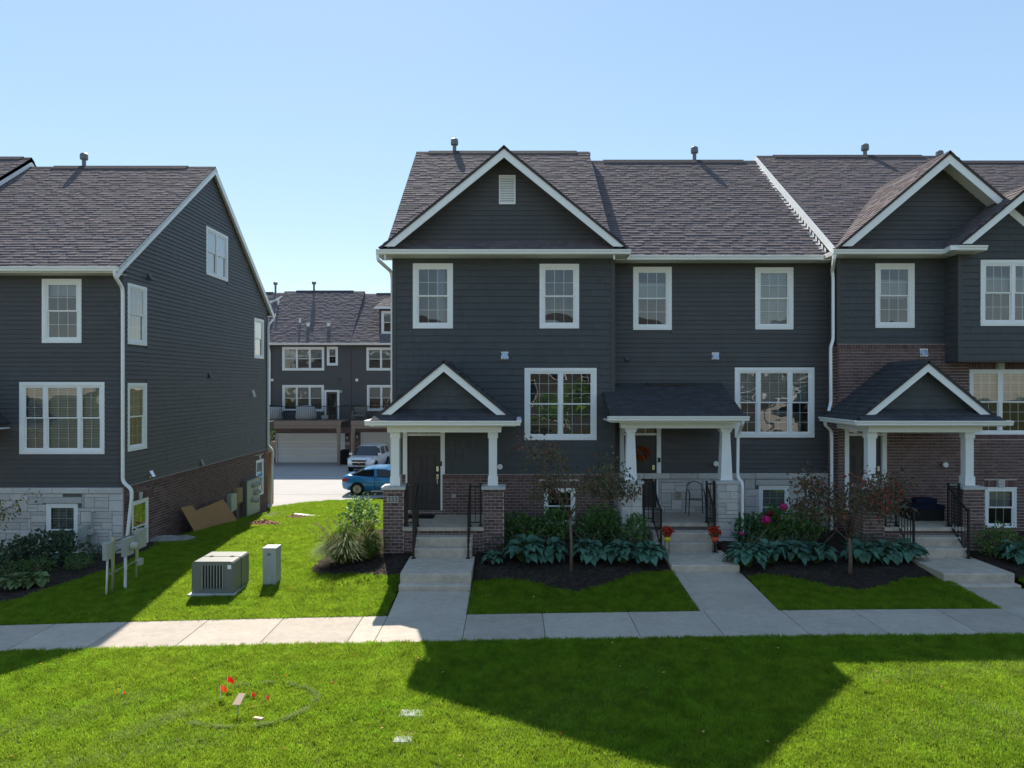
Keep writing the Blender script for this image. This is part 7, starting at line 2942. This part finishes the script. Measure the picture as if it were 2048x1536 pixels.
# metal chair on the porch of 239
x, y, z = 5.22, 20.15, 1.09
ch = thing('metal_chair', 'thin black metal chair behind the railing of number 239', 'chair', (x, y, z))
m = MB()
m.lathe([(0.001, 0.43), (0.19, 0.43), (0.2, 0.44), (0.19, 0.45), (0.001, 0.45)], (x, y, z), n=20)
part('seat', m, 'utility_green', ch)
for (a, b) in ((-0.2, -0.15), (0.2, -0.15), (-0.2, 0.17), (0.2, 0.17)):
    m = MB()
    top = 0.63 if b < 0 else 0.85
    m.tube(bend([(x + a * 1.25, y + b * 1.2, z), (x + a * 1.05, y + b, z + top)], 0.05), 0.013, 6)
    part('leg', m, 'black', ch)
for a in (-0.21, 0.21):
    m = MB()
    m.tube(bend([(x + a, y - 0.15, z + 0.62), (x + a * 1.03, y - 0.05, z + 0.68), (x + a, y + 0.17, z + 0.70)], 0.06), 0.013, 6)
    part('armrest', m, 'black', ch)
m = MB()
m.tube(bend([(x - 0.21, y + 0.17, z + 0.84), (x, y + 0.2, z + 0.95), (x + 0.21, y + 0.17, z + 0.84)], 0.12), 0.013, 6)
part('backrest', m, 'black', ch)
# ornament on the stone of 239
cx, cz = wx(1356, 20.55), wz(990, 20.55)
m = MB()
for k in range(8):
    a = 6.2832 * k / 8
    n = 10
    m.tube([(cx + 0.075 * math.cos(a) + 0.04 * math.cos(6.2832 * j / n), 20.53, cz + 0.075 * math.sin(a) + 0.04 * math.sin(6.2832 * j / n)) for j in range(n + 1)], 0.007, 4, cap=False)
m.tube([(cx + 0.05 * math.cos(6.2832 * j / 16), 20.53, cz + 0.05 * math.sin(6.2832 * j / 16)) for j in range(17)], 0.007, 4, cap=False)
single('wall_ornament', m, 'metal', 'round grey scrollwork ornament on the stone wall of 239', 'ornament')

# ottoman on the brick porch
x, y, z = 11.15, 19.35, 1.13
ot = thing('ottoman', 'black wicker ottoman with a navy cushion on the brick porch', 'ottoman', (x, y, z))
m = MB()
m.box(x - 0.42, x + 0.42, y - 0.36, y + 0.36, z + 0.03, z + 0.32)
part('base', m, 'wicker', ot)
m = MB()
m.prism([(x - 0.43, y - 0.37, z + 0.325), (x + 0.43, y - 0.37, z + 0.325), (x + 0.43, y + 0.37, z + 0.325), (x - 0.43, y + 0.37, z + 0.325)], (0, 0, 0.09))
part('cushion', m, 'navy', ot)
m = MB()
m.prism([(x - 0.15, y + 0.0, z + 0.416), (x + 0.4, y - 0.05, z + 0.416), (x + 0.42, y + 0.32, z + 0.416), (x - 0.1, y + 0.33, z + 0.416)], (0.02, 0.01, 0.12))
part('pillow', m, 'navy', ot)
for (a, b) in ((-0.4, -0.34), (0.37, -0.34), (-0.4, 0.31), (0.37, 0.31)):
    m = MB()
    m.box(x + a, x + a + 0.035, y + b, y + b + 0.035, z, z + 0.03)
    part('foot', m, 'black', ot)

# ------------------------------------------------------------------ unseen street added for its bounce light; row across it mirrored in the windows
m = MB()
m.box(-60, 60, -6.0, 4.6, -0.2, -0.145)
structure('street', m, 'alley')
m = MB()
m.box(-60, 60, 4.6, 4.75, -0.2, -0.02)
m.box(-60, 60, -6.15, -6.0, -0.2, -0.02)
structure('kerb', m, 'concrete')
HX = thing('townhouse_row', 'townhouses across the street, seen only as reflections in the windows', 'townhouses', (0, -40, -0.3))
m = MB()
m.box(-45, 45, -51, -40, -0.5, 7.8)
part('walls', m, 'siding', HX)
m = MB()
m.prism([(-45, -39.4, 7.8), (-45, -51.6, 7.8), (-45, -45.5, 12.3)], (90, 0, 0))
part('roof', m, 'ridge', HX)
wlr = MB()
for k in range(-6, 7):
    cx = k * 6.4
    for (a, b, c, d) in ((-2.2, -1.1, 5.6, 7.3), (1.1, 2.2, 5.6, 7.3), (0.4, 2.5, 2.6, 4.6)):
        f = MB()
        f.box(cx + a - 0.1, cx + b + 0.1, -40.0, -39.94, c - 0.1, c)
        f.box(cx + a - 0.1, cx + b + 0.1, -40.0, -39.94, d, d + 0.1)
        f.box(cx + a - 0.1, cx + a, -40.0, -39.94, c, d)
        f.box(cx + b, cx + b + 0.1, -40.0, -39.94, c, d)
        f.box(cx + a, cx + b, -40.0, -39.95, (c + d) / 2 - 0.03, (c + d) / 2 + 0.03)
        part('window_frame', f, 'white', HX)
        f = MB()
        f.box(cx + a, cx + b, -40.0, -39.97, c, (c + d) / 2 - 0.03)
        f.box(cx + a, cx + b, -40.0, -39.97, (c + d) / 2 + 0.03, d)
        part('window_pane', f, 'car_glass', HX)
    f = MB()
    for s in (-1, 1):
        f.prism([(cx - 1.2, -39.0, 10.6), (cx - 1.2 + s * 2.6, -39.0, 8.3), (cx - 1.2 + s * 2.3, -39.0, 8.3), (cx - 1.2, -39.0, 10.3)], (0, 0.05, 0))
    f.box(cx - 4.2, cx + 2.2, -39.3, -39.15, 7.75, 7.9)
    f.box(cx - 2.6, cx - 2.4, -38.2, -38.0, 1.8, 3.2)
    f.box(cx - 0.4, cx - 0.2, -38.2, -38.0, 1.8, 3.2)
    f.box(cx - 3.2, cx + 0.4, -38.4, -38.2, 3.2, 3.5)
    part('porch_trim', f, 'white', HX)
    f = MB()
    f.box(cx - 2.9, cx + 0.1, -40.0, -39.9, -0.3, 1.8)
    part('stone_base', f, 'stone', HX)


def street_tree(x, y, h, lab, sd):
    t = thing('street_tree', lab, 'tree', (x, y, -0.2), 'street trees across the road')
    q = random.Random(sd)
    m = MB()
    m.tube([(x, y, -0.3), (x, y, h * .4), (x + .1, y, h * .8)], [0.12, 0.09, 0.03], 8)
    part('trunk', m, 'bark', t)
    m = MB()
    for k in range(9):
        leaves_into(m, q, (x + q.gauss(0, .7), y + q.gauss(0, .7), h * .62 + q.gauss(0, .9)), (0.9, 0.9, 0.7), 260, 0.22, [(1.2, 1.5, .6), (1.8, 1.9, .6), (1, 1, 1)])
    part('crown', m, 'shrub', t)


street_tree(3.2, -9.5, 5.5, 'young street tree across the road from the walk of 239', 1)
street_tree(-5.5, -9.5, 5.2, 'young street tree across the road from the lawn', 2)
street_tree(10.5, -9.5, 5.6, 'young street tree across the road from the brick townhouse', 3)
street_tree(-14.5, -9.5, 5.6, 'young street tree across from the stone base townhouse', 4)
